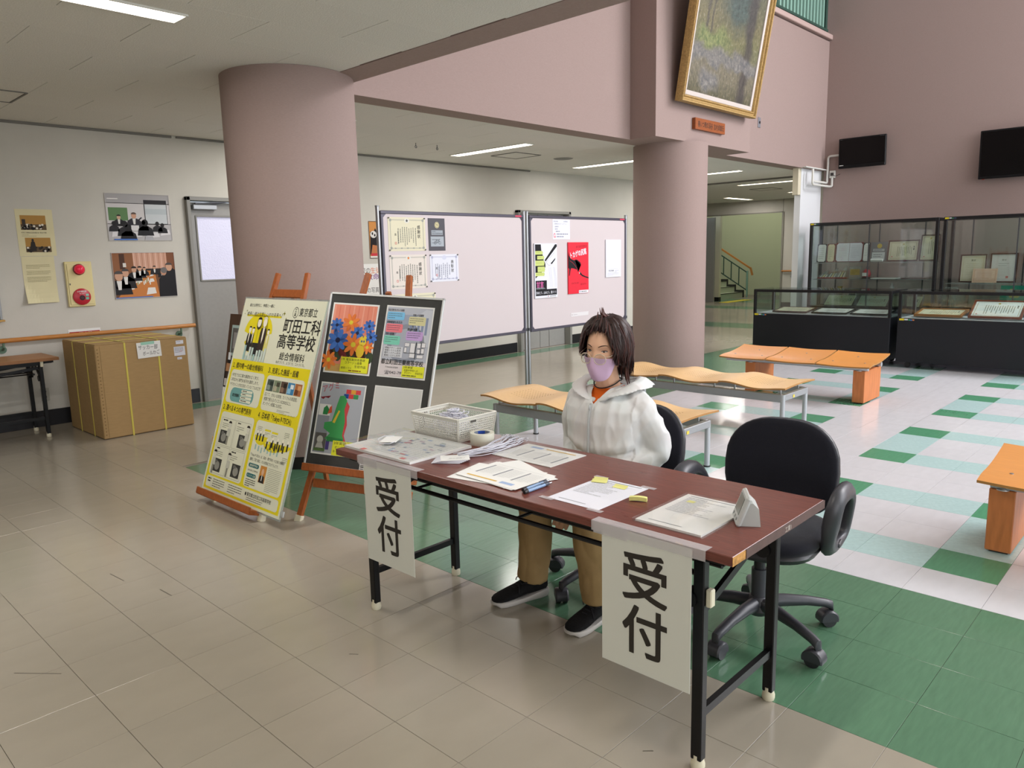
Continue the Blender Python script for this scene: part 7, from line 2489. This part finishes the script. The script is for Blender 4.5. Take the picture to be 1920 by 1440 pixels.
def bl(name, parts, voxel, mats, smooth_it=6, factor=.5, fold=None, parent=None, cut=None, label=None):
    """fuse closed shapes into one continuous skin: voxel remesh, relax, optional fold displacement"""
    me = bpy.data.meshes.new(name)
    me.from_pydata(parts.v, [], parts.f)
    bm = bmesh.new(); bm.from_mesh(me); bmesh.ops.recalc_face_normals(bm, faces=bm.faces); bm.to_mesh(me); bm.free()
    o = bpy.data.objects.new(name, me)
    COL.objects.link(o)
    r = o.modifiers.new('r', 'REMESH'); r.mode = 'VOXEL'; r.voxel_size = voxel; r.use_smooth_shade = True
    s_ = o.modifiers.new('s', 'SMOOTH'); s_.factor = factor; s_.iterations = smooth_it
    dg = bpy.context.evaluated_depsgraph_get()
    m2 = bpy.data.meshes.new_from_object(o.evaluated_get(dg))
    o.modifiers.clear()
    o.data = m2
    bpy.data.meshes.remove(me)
    m2.name = name
    if fold:
        n_ = [Vector(v.normal) for v in m2.vertices]
        for v, nn in zip(m2.vertices, n_):
            v.co = v.co + nn * fold(v.co, nn)
    if cut:
        bm = bmesh.new(); bm.from_mesh(m2)
        for co_, no_ in CUTPLANES:
            bmesh.ops.bisect_plane(bm, geom=bm.verts[:] + bm.edges[:] + bm.faces[:], plane_co=co_, plane_no=no_, dist=1e-6)
        kill = [f for f in bm.faces if cut(f.calc_center_median())]
        bmesh.ops.delete(bm, geom=kill, context='FACES')
        bm.to_mesh(m2); bm.free()
    m2.materials.clear()
    for m_ in mats:
        m2.materials.append(m_)
    for p_ in m2.polygons:
        p_.use_smooth = True
        p_.material_index = 0
    off = Vector((0, 0, 0))
    if parent:
        o.parent = parent
        q = parent
        while q is not None:
            off += q.location
            q = q.parent
        for v in m2.vertices:
            v.co -= off
    if label:
        o['label'] = label
    m2.update()
    return o


def limb(b, pts, rad, seg=14, flat=None, upv=None, sub=4):
    """smooth tapered limb through joints (Catmull-Rom)"""
    P = [Vector(p) for p in pts]
    out, rr = [], []
    for i in range(len(P) - 1):
        p0, p1, p2, p3 = P[max(i - 1, 0)], P[i], P[i + 1], P[min(i + 2, len(P) - 1)]
        for k in range(sub):
            t = k / sub
            out.append(.5 * ((2 * p1) + (p2 - p0) * t + (2 * p0 - 5 * p1 + 4 * p2 - p3) * t * t + (3 * p1 - p0 - 3 * p2 + p3) * t ** 3))
            rr.append(rad[i] * (1 - t) + rad[i + 1] * t)
    out.append(P[-1]); rr.append(rad[-1])
    b.tube(out, rr, SKIN, seg, flat=flat, upv=upv)
    b.ball(out[0], rr[0] * .98, SKIN, 12, 8)
    b.ball(out[-1], rr[-1] * .98, SKIN, 12, 8)


def torso(b, rings, m_, n=28):
    R = []
    for (x_, y_, z_, dx, dy) in rings:
        R.append([(x_ + dx * (abs(cos(a)) ** .85) * (1 if cos(a) >= 0 else -1), y_ + dy * (abs(sin(a)) ** .85) * (1 if sin(a) >= 0 else -1), z_) for a in [2 * pi * k / n for k in range(n)]])
    b.loft(R, m_)


PX, PY = 2.63, 1.93
person = thing('person', 'seated person in a white hooded jacket and lavender face mask behind the table', 'person', (PX, PY, 0))
HC = Vector((2.602, 1.916, 1.083))
HM = Matrix.Translation(HC) @ Matrix.Rotation(radians(186), 4, 'Z') @ Matrix.Rotation(radians(9), 4, 'Y') @ Matrix.Rotation(radians(-2), 4, 'X')


def headpt(az, el):
    """skull surface in head space: x forward, y to the person's left, z up"""
    ca, sa, ce, se = cos(az), sin(az), cos(el), sin(el)
    x, y, z = ca * ce, sa * ce, se
    front = max(0, x)
    ax, ay, azr = (.094 if x > 0 else .100), .078, .120
    px_, py_, pz = x * ax, y * ay, z * azr
    if z < 0:
        t = -z
        py_ *= 1 - .30 * t ** 1.6
        px_ *= (1 + .06 * t) if x > 0 else (1 - .30 * t)
        if x > 0:
            px_ += .012 * t * front
    else:
        py_ *= 1 - .04 * z
    g = lambda cy, cz, sy, sz: math.exp(-((py_ - cy) / sy) ** 2 - ((pz - cz) / sz) ** 2) * (1 if x > 0 else 0)
    for s_ in (-1, 1):
        px_ -= .010 * g(.032 * s_, .004, .020, .012)
        px_ += .004 * g(.034 * s_, .026, .022, .008)
        px_ += .006 * g(.042 * s_, -.030, .020, .020)
    px_ += .016 * g(0, -.022, .011, .024) + .008 * g(0, -.034, .015, .010)
    px_ += .005 * g(0, -.068, .022, .008) + .007 * g(0, -.105, .022, .016)
    return Vector((px_, py_, pz))


# --- body: one continuous skin
b = MB()
nA, nE = 56, 40
rings = []
for i in range(nE + 1):
    el = -pi / 2 + pi * i / nE
    el = max(-pi / 2 + .01, min(pi / 2 - .01, el))
    rings.append([HM @ headpt(2 * pi * k / nA, el) for k in range(nA)])
b.loft(rings, SKIN)
for s_ in (-1, 1):
    b.ball(HM @ Vector((-.004, .077 * s_, -.01)), (.018, .012, .030), SKIN, 10, 8)
limb(b, [(2.645, 1.935, .86), (2.635, 1.935, .93), (2.605, 1.935, 1.02)], [.062, .053, .053])
torso(b, [(2.66, PY, .455, .11, .155), (2.66, PY, .53, .115, .16), (2.65, PY, .62, .10, .14), (2.635, PY, .72, .098, .15), (2.63, PY, .80, .092, .155), (2.637, PY, .85, .078, .14), (2.648, PY, .885, .058, .09), (2.648, PY, .905, .04, .06)], SKIN)
SH_R, EL_R, WR_R = (2.64, PY + .160, .845), (2.70, PY + .235, .620), (2.40, PY + .045, .455)
SH_L, EL_L, WR_L = (2.64, PY - .160, .845), (2.70, PY - .205, .630), (2.44, PY - .055, .525)
limb(b, [SH_R, EL_R, WR_R], [.048, .040, .027])
limb(b, [SH_L, EL_L, WR_L], [.048, .040, .027])
HIPR, KNR, ANR = (2.66, PY + .09, .525), (2.285, PY + .135, .475), (2.315, PY + .175, .085)
HIPL, KNL, ANL = (2.66, PY - .09, .525), (2.285, PY - .150, .475), (2.325, PY - .180, .085)
for H_, K_, A_ in ((HIPR, KNR, ANR), (HIPL, KNL, ANL)):
    limb(b, [H_, K_], [.078, .055]); limb(b, [K_, (K_[0] + .03, (K_[1] + A_[1]) / 2, .30), A_], [.053, .050, .033])


def hand(b, wrist, palm_dir, side_dir, curl, side):
    """palm, four unequal fingers with two bends and a thumb from the side of the palm"""
    d = Vector(palm_dir).normalized()
    s_ = Vector(side_dir); s_ = (s_ - d * s_.dot(d)).normalized()
    nrm = d.cross(s_) * side
    w0 = Vector(wrist)
    palm = w0 + d * .045
    rings = []
    for t, wx, th in ((0, .024, .017), (.03, .033, .015), (.06, .040, .014), (.085, .041, .012)):
        c = w0 + d * t
        rings.append([c + s_ * wx * cos(a) + nrm * th * sin(a) for a in [2 * pi * k / 12 for k in range(12)]])
    b.loft(rings, SKIN)
    for k, (o_, L_) in enumerate(((-.030, .058), (-.010, .068), (.010, .064), (.029, .050))):
        p0 = w0 + d * .078 + s_ * o_
        a1 = d * cos(curl) + nrm * sin(curl)
        a2 = d * cos(curl * 2.0) + nrm * sin(curl * 2.0)
        p1 = p0 + a1 * L_ * .5
        p2 = p1 + a2 * L_ * .55
        b.tube([p0 - d * .015, p0, p1, p2], [.0095, .0092, .0085, .0070], SKIN, 8)
        b.ball(p2, .0070, SKIN, 8, 6); b.ball(p1, .0086, SKIN, 8, 6)
    t0 = w0 + d * .025 - s_ * .026
    t1 = t0 - s_ * .022 + d * .026 + nrm * .008
    t2 = t1 + d * .030 + nrm * .010
    b.tube([w0 + d * .012 - s_ * .012, t0, t1, t2], [.013, .012, .0105, .008], SKIN, 8)
    b.ball(t2, .008, SKIN, 8, 6)


hand(b, WR_R, (-.50, -.12, -.88), (-.6, .55, .25), .35, 1)
hand(b, WR_L, (-.62, .22, -.72), (-.5, -.6, .25), .35, -1)
body = bl('body', b, .0042, [SKIN], 3, .5, parent=person)

# --- jacket
b = MB()
JR = [(2.665, PY, .50, .150, .195), (2.66, PY, .545, .145, .195), (2.645, PY, .60, .130, .178), (2.635, PY, .68, .130, .180), (2.63, PY, .76, .130, .190), (2.632, PY, .82, .120, .200), (2.638, PY, .858, .105, .180), (2.645, PY, .888, .086, .130), (2.648, PY, .908, .070, .090)]
torso(b, JR, JACK)
for S_, E_, W_, sg in ((SH_R, EL_R, WR_R, 1), (SH_L, EL_L, WR_L, -1)):
    s0 = (S_[0], S_[1] - sg * .01, S_[2] - .005)
    limb(b, [s0, ((s0[0] + E_[0]) / 2, (s0[1] + E_[1]) / 2 + sg * .018, (s0[2] + E_[2]) / 2), E_, ((E_[0] + W_[0]) / 2, (E_[1] + W_[1]) / 2, (E_[2] + W_[2]) / 2 - .004), W_], [.066, .062, .057, .052, .042], 16)


def jfold(co, nn):
    q = co - Vector((PX, PY, .75))
    arm = abs(q.y) > .17
    d = .0035 * noise.noise(Vector((co.x * 9, co.y * 9, co.z * 7)))
    if arm:                                                      # folds slanting along the sleeve
        d += .0075 * (.6 - 2.2 * abs(noise.noise(Vector((co.x * 13, co.y * 15 + co.z * 6, co.z * 5 + 3)))))
        d += .0016 * sin((co.z * 1.0 + abs(q.y) * .8 + co.x * .4) * 70) * max(0, min(1, (.74 - co.z) / .1))
    else:
        d += .0075 * (.6 - 2.2 * abs(noise.noise(Vector((co.x * 4, co.y * 17 + co.z * 4, co.z * 4.5))))) * (1 if nn.x < .4 else .4)
        d += .003 * (.5 - 2 * abs(noise.noise(Vector((co.x * 8, co.y * 30, co.z * 9 + 5)))))
        wz = co.z - (.655 + .03 * sin(co.y * 9))
        d -= .006 * math.exp(-(wz / .007) ** 2)                   # waist seam
        d += .007 * math.exp(-((wz - .03) / .022) ** 2)
        if nn.x < 0:
            d -= .004 * math.exp(-((co.y - PY) / .006) ** 2) * (1 if co.z < .885 else 0)
    return d


def jcut(c):
    if c.x < 2.655 and c.z > .845:
        return abs(c.y - PY) < (c.z - .845) * .75
    return False


CUTPLANES = [((2.655, PY, .845), (0, 1, -.75)), ((2.655, PY, .845), (0, -1, -.75)), ((2.655, PY, .9), (1, 0, 0))]


jk = bl('jacket', b, .0055, [JACK], 8, .5, jfold, person, jcut)
# zip
b = MB()
zp = [(2.492, PY + .0, .60), (2.486, PY, .66), (2.490, PY, .72), (2.492, PY, .78), (2.504, PY, .835), (2.512, PY, .850)]
b.tube(zp, .0048, mat('zip_tape', '#b9bcbc', .5), 6, flat=(.7, 1.2)); b.box((2.497, PY - .001, .835), (.006, .008, .022), mat('zip_pull', '#c6cacb', .35), .002)
b.obj('zipper', jk, smooth=True)
# shirt
b = MB()
torso(b, [(2.645, PY, .70, .10, .15), (2.633, PY, .80, .112, .17), (2.638, PY, .85, .101, .150), (2.648, PY, .882, .080, .112), (2.648, PY, .900, .068, .085), (2.643, PY, .906, .062, .070)], ORANGE)
shirt = bl('shirt', b, .006, [ORANGE], 3, .5, None, person)
b = MB(); b.tube([(2.640 + .066 * cos(a) - .002, PY + .066 * sin(a), .905 - .028 * max(0, -cos(a))) for a in [2 * pi * k / 28 for k in range(28)]], .0075, ORANGE, 8, True); b.obj('collar_rib', shirt, smooth=True)
b = MB(); b.tube([(2.633 + .062 * cos(a), PY + .060 * sin(a), .938 - .030 * max(0, -cos(a))) for a in [2 * pi * k / 28 for k in range(28)]], .0026, mat('necklace_cord', '#1d1b1d', .6), 6, True); b.obj('necklace', person, smooth=True)
# hood lying round the neck
b = MB()
rings = []
nR = 40
for k in range(nR + 1):
    th = pi - (pi - .06) * 0 + 2 * pi * k / nR                # start and end at the front (towards -x)
    a = pi + .05 + (2 * pi - .10) * k / nR
    bk = (1 + cos(a)) / 2                                       # 0 front, 1 back
    sd = abs(sin(a))
    rin = .074 + .030 * bk + .016 * sd
    rout = .088 + .066 * sd + .070 * bk
    zi = .862 + .052 * min(1, bk * 1.6) + .020 * sd + .006 * bk
    zo = .846 + .052 * sd + .030 * bk
    cx, cy = 2.645, PY
    wob_ = .006 * noise.noise(Vector((cos(a) * 4, sin(a) * 4, 5)))
    I_ = Vector((cx + rin * 1.15 * cos(a), cy + rin * sin(a), zi + wob_))
    O_ = Vector((cx + rout * cos(a) * (1.15 if cos(a) < 0 else 1.0), cy + rout * sin(a), zo + wob_))
    mid = (I_ + O_) / 2
    upv = Vector((0, 0, 1))
    h_ = .005 + .012 * bk + .005 * sd
    R = [I_, I_ * .75 + O_ * .25 + upv * h_ * .9, mid + upv * h_, I_ * .25 + O_ * .75 + upv * h_ * .55, O_, I_ * .3 + O_ * .7 - upv * .008, mid - upv * .010, I_ * .75 + O_ * .25 - upv * .008]
    rings.append(R)
b.loft(rings, JACK)
hood = bl('hood', b, .0045, [JACK], 4, .5, lambda co, nn: .004 * noise.noise(co * 12), person)

# --- trousers
b = MB()
torso(b, [(2.665, PY, .447, .125, .175), (2.665, PY, .50, .130, .180), (2.66, PY, .56, .120, .165), (2.66, PY, .60, .112, .155)], CHINO)
for H_, K_, A_, sg in ((HIPR, KNR, ANR, 1), (HIPL, KNL, ANL, -1)):
    limb(b, [(2.66, H_[1], .530), ((H_[0] + K_[0]) / 2, (H_[1] + K_[1]) / 2, .520), (K_[0] + .02, K_[1], .475)], [.092, .086, .074], 18)
    pts = [(K_[0] + .012, K_[1], .470), (K_[0] + .012, K_[1] + sg * .006, .36), ((K_[0] + A_[0]) / 2 + .012, (K_[1] + A_[1]) / 2, .25), (A_[0] - .005, A_[1], .085)]
    b.tube([Vector(p) for p in pts], [.073, .074, .072, .070], CHINO, 18)


def tfold(co, nn):
    d = .004 * noise.noise(co * 11)
    d += .007 * (abs(noise.noise(Vector((co.x * 9, co.y * 13, co.z * 5)))) * 2 - .5) * (1 if co.z < .40 else .5)
    if .40 < co.z:
        d += .004 * sin(co.x * 90 + co.z * 60) * max(0, 1 - abs(co.x - 2.36) / .07)
    return d


tr = bl('trousers', b, .0065, [CHINO], 5, .5, tfold, person)

# --- shoes and socks
def shoe(heel, toe, lab):
    h0, t0 = Vector((*heel, 0)), Vector((*toe, 0))
    L_ = (t0 - h0).length
    T = frame(h0, t0 - h0, Vector((0, 0, 1)).cross(t0 - h0))     # local x heel to toe, y left, z up
    k = L_ / .275
    st = [(.000, .020, .080, .030), (.012, .031, .088, .026), (.045, .036, .092, .024), (.085, .036, .092, .024), (.110, .037, .086, .024), (.145, .041, .072, .022), (.185, .047, .058, .020), (.220, .047, .047, .019), (.248, .040, .040, .019), (.266, .026, .034, .020), (.274, .010, .028, .022)]
    b = MB(T)
    R = []
    for s_, hw, zt, zb in st:
        R.append([(s_ * k, hw * abs(cos(a)) ** .8 * (1 if cos(a) >= 0 else -1), (zb + zt) / 2 + (zt - zb) / 2 * abs(sin(a)) ** .9 * (1 if sin(a) >= 0 else -1)) for a in [2 * pi * q / 18 for q in range(18)]])
    b.loft(R, SHOEB)
    sh = b.obj('shoe', person, smooth=True, label=lab)
    b = MB(T)
    R = []
    for s_, hw, zt, zb in st:
        w_ = hw + .0035
        z0_ = .000 + (.012 if s_ > .25 else (.010 if s_ < .01 else 0))
        zt_ = .024 + .010 * math.exp(-((s_ - .02) / .06) ** 2) - .004 * math.exp(-((s_ - .13) / .05) ** 2)
        x_ = (s_ - .1375) * 1.03 + .1375
        R.append([(x_ * k, w_ * c_, z_) for c_, z_ in ((-.90, z0_), (-1.0, z0_ + .006), (-1.0, zt_ - .004), (-.93, zt_), (.93, zt_), (1.0, zt_ - .004), (1.0, z0_ + .006), (.90, z0_))])
    b.loft(R, SOLE); b.obj('sole', sh, smooth=50, label='pale grey sole')
    b = MB(T)
    for q in range(5):
        x_ = (.112 + .018 * q) * k; zz = .084 - .0085 * q + .004
        b.tube([(x_, -.024, zz - .012), (x_ + .004, -.010, zz), (x_ + .004, .010, zz), (x_, .024, zz - .012)], .0026, LACE, 6)
    b.tube([(.112 * k, .005, .090), (.108 * k, .028, .098), (.125 * k, .044, .088), (.135 * k, .030, .084)], .0024, LACE, 6); b.tube([(.112 * k, -.005, .090), (.110 * k, -.026, .096), (.128 * k, -.042, .084), (.138 * k, -.030, .080)], .0024, LACE, 6)
    b.tube([(.150 * k, .02, .082), (.160 * k, .038, .062), (.165 * k, .044, .052)], .0022, LACE, 6)
    b.obj('laces', sh, smooth=True)
    b = MB(T); b.lathe([(.030, .080), (.033, .092), (.031, .096), (.026, .090)], SHOEB, 16, Matrix.Translation((.045 * k, 0, 0))); b.obj('collar', sh, smooth=True)
    b = MB(T); b.cyl((.045 * k, 0, .07), (.043 * k, 0, .125), .031, SOCK, 14, .034); b.obj('sock', sh, smooth=40, label='grey sock')


shoe((2.370, 2.080), (2.120, 2.165), 'black knit sneaker with pale sole, toes pointing to the easels')
shoe((2.385, 1.745), (2.130, 1.755), 'black knit sneaker with pale sole, half hidden by the sign')

# --- face: eyes, brows
EYEW, EYED, BROW = mat('eye_white', '#d9d3cc', .3), mat('eye_dark', '#2a1c18', .2), mat('brow_hair', '#3a2620', .8)
LID = mat('lash_line', '#3a2220', .7)


def facept(y, z, off=0.0):
    """point on the front of the face at head-space y, z"""
    best = None
    for i in range(0, 41):
        az = radians(-80 + 4 * i)
        for j in range(0, 33):
            el = radians(-75 + 4.5 * j)
            q = headpt(az, el)
            d = (q.y - y) ** 2 + (q.z - z) ** 2
            if best is None or d < best[0]:
                best = (d, q)
    q = best[1]
    n_ = Vector((q.x / .094 ** 2, q.y / .078 ** 2, q.z / .12 ** 2)).normalized()
    return Vector((q.x, y, z)) + n_ * off


for s_ in (-1, 1):
    c = facept(.033 * s_, .003, .0010)
    b = MB(HM @ Matrix.Translation(c) @ Matrix.Rotation(.36 * s_, 4, 'Z'))
    pts = [(.0016, .0150 * cos(a), .0026 * sin(a) + (.0004 * s_ * cos(a))) for a in [2 * pi * k / 18 for k in range(18)]]
    b.add([(.003, 0, 0)] + pts, [(0, k + 1, (k + 1) % 18 + 1) for k in range(18)], EYEW)
    e_ = b.obj('eye', person, smooth=True)
    b = MB(HM @ Matrix.Translation(c) @ Matrix.Rotation(.36 * s_, 4, 'Z')); b.ball((.0022, 0, -.0006), (.0022, .0046, .0026), EYED, 12, 8); b.obj('iris', e_, smooth=True)
    b = MB(HM @ Matrix.Translation(c) @ Matrix.Rotation(.36 * s_, 4, 'Z')); b.tube([(.0010, .0165 * q, .0028 * (1 - q * q) + .0004 * s_ * q + .0008) for q in (-1, -.7, -.35, 0, .35, .7, 1)], [.0006, .0015, .0019, .0020, .0020, .0018, .0010], LID, 6); b.obj('upper_lash', e_, smooth=True)
    b = MB(HM); b.tube([facept((.015 + .034 * q) * s_, .024 + .0065 * sin(q * 2.5), .0012) for q in (0, .2, .4, .6, .8, 1)], [.0014, .0019, .0020, .0018, .0013, .0006], BROW, 6); b.obj('eyebrow', person, smooth=True)

# --- mask
b = MB(HM)
nu, nv = 26, 18
vs, fs = [], []
for i in range(nu + 1):
    a = i / nu * 2 - 1
    for j in range(nv + 1):
        c = j / nv
        top_z = -.018 - .010 * abs(a) ** 1.5 + .006 * math.exp(-(a / .18) ** 2)
        bot_z = -.125 + .066 * abs(a) ** 3.2
        z = top_z + (bot_z - top_z) * c
        az = a * radians(66)
        zz = min(0, z + .02)
        sh_ = sqrt(max(.05, 1 - (zz / .155) ** 2))
        x_ = (.1045 * cos(az) ** .9) * (.35 + .65 * sh_) + .004 * (1 - c)
        y_ = .084 * sin(az) * (1.0 - .20 * c ** 1.5)
        x_ += .013 * math.exp(-(a / .30) ** 2) * (.75 + .5 * sin(c * pi)) - .010 * math.exp(-(a / .3) ** 2) * max(0, c - .7)
        vs.append((x_, y_, z))
for i in range(nu):
    for j in range(nv):
        q = i * (nv + 1) + j
        fs.append((q, q + 1, q + nv + 2, q + nv + 1))
b.add(vs, fs, MASKM)
mk = b.obj('face_mask', person, smooth=True, label='lavender face mask')
so = mk.modifiers.new('thick', 'SOLIDIFY'); so.thickness = .0016; so.offset = 1
b = MB(HM)
for s_ in (-1, 1):
    k0 = (0 if s_ < 0 else nu) * (nv + 1)
    b.tube([vs[k0], (.02, .082 * s_, -.012), (-.012, .088 * s_, .004)], .0013, MASKM, 5)
    b.tube([vs[k0 + nv], (.025, .080 * s_, -.048), (-.008, .088 * s_, -.026)], .0013, MASKM, 5)
b.split('ear_loop', mk, smooth=True)

# --- glasses, low on the nose
gl_ = MB(HM); 
lens = glass('lens_glass', '#f4f4f2', .05, .02, .3)
gz, gx = -.020, .119
RIMS = []
for s_ in (-1, 1):
    b = MB(HM @ Matrix.Translation((gx - .004, .034 * s_, gz)) @ Matrix.Rotation(.16 * s_, 4, 'Z') @ Matrix.Rotation(-.10, 4, 'Y'))
    loop = []
    for k in range(28):
        a = 2 * pi * k / 28
        y_, z_ = superell(a, .0255, .0215, 2.3)
        loop.append((0, y_, z_))
    b.tube(loop, .0017, GOLDW, 6, True)
    RIMS.append(b)
g0 = RIMS[0].obj('glasses', person, smooth=True, label='thin wire-framed glasses')
RIMS[1].obj('rim', g0, smooth=True)
for s_ in (-1, 1):
    b = MB(HM @ Matrix.Translation((gx - .004, .034 * s_, gz)) @ Matrix.Rotation(.16 * s_, 4, 'Z') @ Matrix.Rotation(-.10, 4, 'Y'))
    b.add([(0, *superell(2 * pi * k / 24, .025, .021, 2.3)) for k in range(24)], [tuple(range(24))], lens); b.obj('lens', g0)
    b = MB(HM); b.tube([(gx - .008, .060 * s_, gz + .010), (gx - .020, .074 * s_, gz + .012), (.03, .083 * s_, gz + .018), (-.02, .084 * s_, gz + .020), (-.035, .082 * s_, gz + .008)], .0011, GOLDW, 6); b.obj('temple', g0, smooth=True)
b = MB(HM); b.tube([(gx - .001, -.010, gz + .006), (gx + .006, 0, gz + .010), (gx - .001, .010, gz + .006)], .0012, GOLDW, 6); b.obj('bridge', g0, smooth=True)

# --- hair: a layered cap of strands with free locks
HAIR = mat('dark_reddish_hair', '#2e1b18', 0.48, spec=.45, var=.35, scale=26, stretch=(5, 5, .7))
HAIRT = mat('reddish_hair_tips', '#512c26', 0.5, spec=.45, var=.3, scale=26, stretch=(5, 5, .7))


def lerp_tab(tab, x):
    for (a, va), (c, vc) in zip(tab, tab[1:]):
        if a <= x <= c:
            t = (x - a) / (c - a)
            t = t * t * (3 - 2 * t)
            return va + (vc - va) * t
    return tab[-1][1]


# lower limit of the hair by azimuth (degrees, + = person's left)
LOWT = [(-180, -.150), (-140, -.140), (-105, -.085), (-75, -.030), (-58, -.022), (-54, .010), (-44, .072), (-15, .086), (20, .088), (36, .080), (46, .030), (58, -.046), (80, -.070), (105, -.090), (140, -.142), (180, -.150)]


def hairpt(az, z, off):
    """hair layer at azimuth az and height z: follows the skull above, hangs straight below"""
    zc = max(z, -.025)
    q = headpt(az, math.asin(max(-.98, min(.985, zc / .120))))
    r = Vector((q.x, q.y, 0))
    L_ = r.length or .001
    r *= (L_ + off) / L_
    if z < -.025:
        k = 1 - .10 * min(1, (-.025 - z) / .12)
        r *= k
    return Vector((r.x, r.y, z + off * .55 * max(0, z / .12)))


rnd = random.Random(21)
b = MB(HM)
nu, nv = 132, 20
vs, fs = [], []
for i in range(nu):
    azd = -180 + 360 * i / nu
    az = radians(azd)
    lo = lerp_tab(LOWT, azd) - .012 * abs(noise.noise(Vector((azd * .09, 3.1, 0)))) * 2
    for j in range(nv + 1):
        t = j / nv
        el0 = pi / 2 - .02
        z_top = .1195
        z = z_top * cos(t * pi / 2) ** .8 + lo * (1 - cos(t * pi / 2) ** .8) if lo > 0 else z_top + (lo - z_top) * (1 - cos(t * pi / 2) * (1 - t * .35)) ** 1.0
        nz_ = noise.noise(Vector((azd * .16 + 2 * sin(t * 2), t * 1.6, 1.7)))
        n2_ = noise.noise(Vector((azd * .45, t * 1.2, 7.7)))
        off = .019 + .007 * nz_ + .004 * n2_ + .008 * sin(t * pi) + .009 * max(0, min(1, (abs(azd) - 45) / 40))
        if abs(azd) < 45 and t > .8:
            off -= .006 * (t - .8) / .2
        vs.append(hairpt(az, z, off))
for i in range(nu):
    l = (i + 1) % nu
    for j in range(nv):
        fs.append((i * (nv + 1) + j, i * (nv + 1) + j + 1, l * (nv + 1) + j + 1, l * (nv + 1) + j))
vs.append((-.004, 0, .1325))
fs += [(i * (nv + 1), ((i + 1) % nu) * (nv + 1), len(vs) - 1) for i in range(nu)]
b.add(vs, fs, HAIR)
hair = b.obj('hair', person, smooth=True, label='dark reddish layered hair, chin length at the sides')
so = hair.modifiers.new('thick', 'SOLIDIFY'); so.thickness = .006; so.offset = -1
b = MB(HM)
for k in range(430):
    azd = rnd.uniform(-180, 180)
    if -46 < azd < 46 and rnd.random() < .80:
        continue
    lo = lerp_tab(LOWT, max(-180, min(180, azd)))
    az = radians(azd)
    z0 = rnd.uniform(.02, .112)
    z1 = lo - rnd.uniform(-.012, .018)
    if z0 < z1 + .03:
        z0 = z1 + .05
    sw = rnd.uniform(-.16, .16)
    pts, rr = [], []
    flick = rnd.uniform(-.004, .016)
    for q in range(8):
        t = q / 7
        z = z0 + (z1 - z0) * t
        off = .0215 + .006 * sin(t * pi) + .008 * max(0, min(1, (abs(azd) - 45) / 40)) + flick * max(0, t - .65) / .35 + rnd.uniform(-.0008, .0008)
        pts.append(hairpt(az + sw * t * t, z, off))
        rr.append((.0036 if t < .7 else .0036 * (1 - (t - .7) / .3) + .0004) * (1 if t > .05 else .6))
    b.tube(pts, rr, HAIR if rnd.random() < .6 else HAIRT, 6, flat=(1.5, .55), upv=(0, 0, 1) if False else None)
# nape ends fanning out over the hood
for k in range(46):
    azd = rnd.uniform(95, 260)
    if azd > 180:
        azd -= 360
    az = radians(azd)
    z1 = -.168 - rnd.uniform(0, .022)
    pts, rr = [], []
    for q in range(7):
        t = q / 6
        z = -.05 + (z1 + .05) * t
        pts.append(hairpt(az, z, .016 + .030 * max(0, t - .5) ** 1.3 + rnd.uniform(-.001, .001)) + Vector((0, 0, 0)))
        rr.append(.0062 * (1 - .85 * max(0, t - .45) / .55))
    b.tube(pts, rr, HAIRT if rnd.random() < .6 else HAIR, 6, flat=(1.5, .6))
# cowlick on the crown
for k in range(7):
    a0 = rnd.uniform(-.5, .5)
    base = Vector((-.012 + rnd.uniform(-.012, .012), rnd.uniform(-.006, .006), .132))
    b.tube([base + Vector((-.03, -.02 * a0, -.008)), base, base + Vector((.010, -.008 + .004 * a0, .014)), base + Vector((.004, -.016 + .006 * a0, .032 + .012 * rnd.random()))], [.005, .006, .004, .0006], HAIRT, 6)
o = b.obj('hair_locks', hair, smooth=True)
o['kind'] = 'stuff'
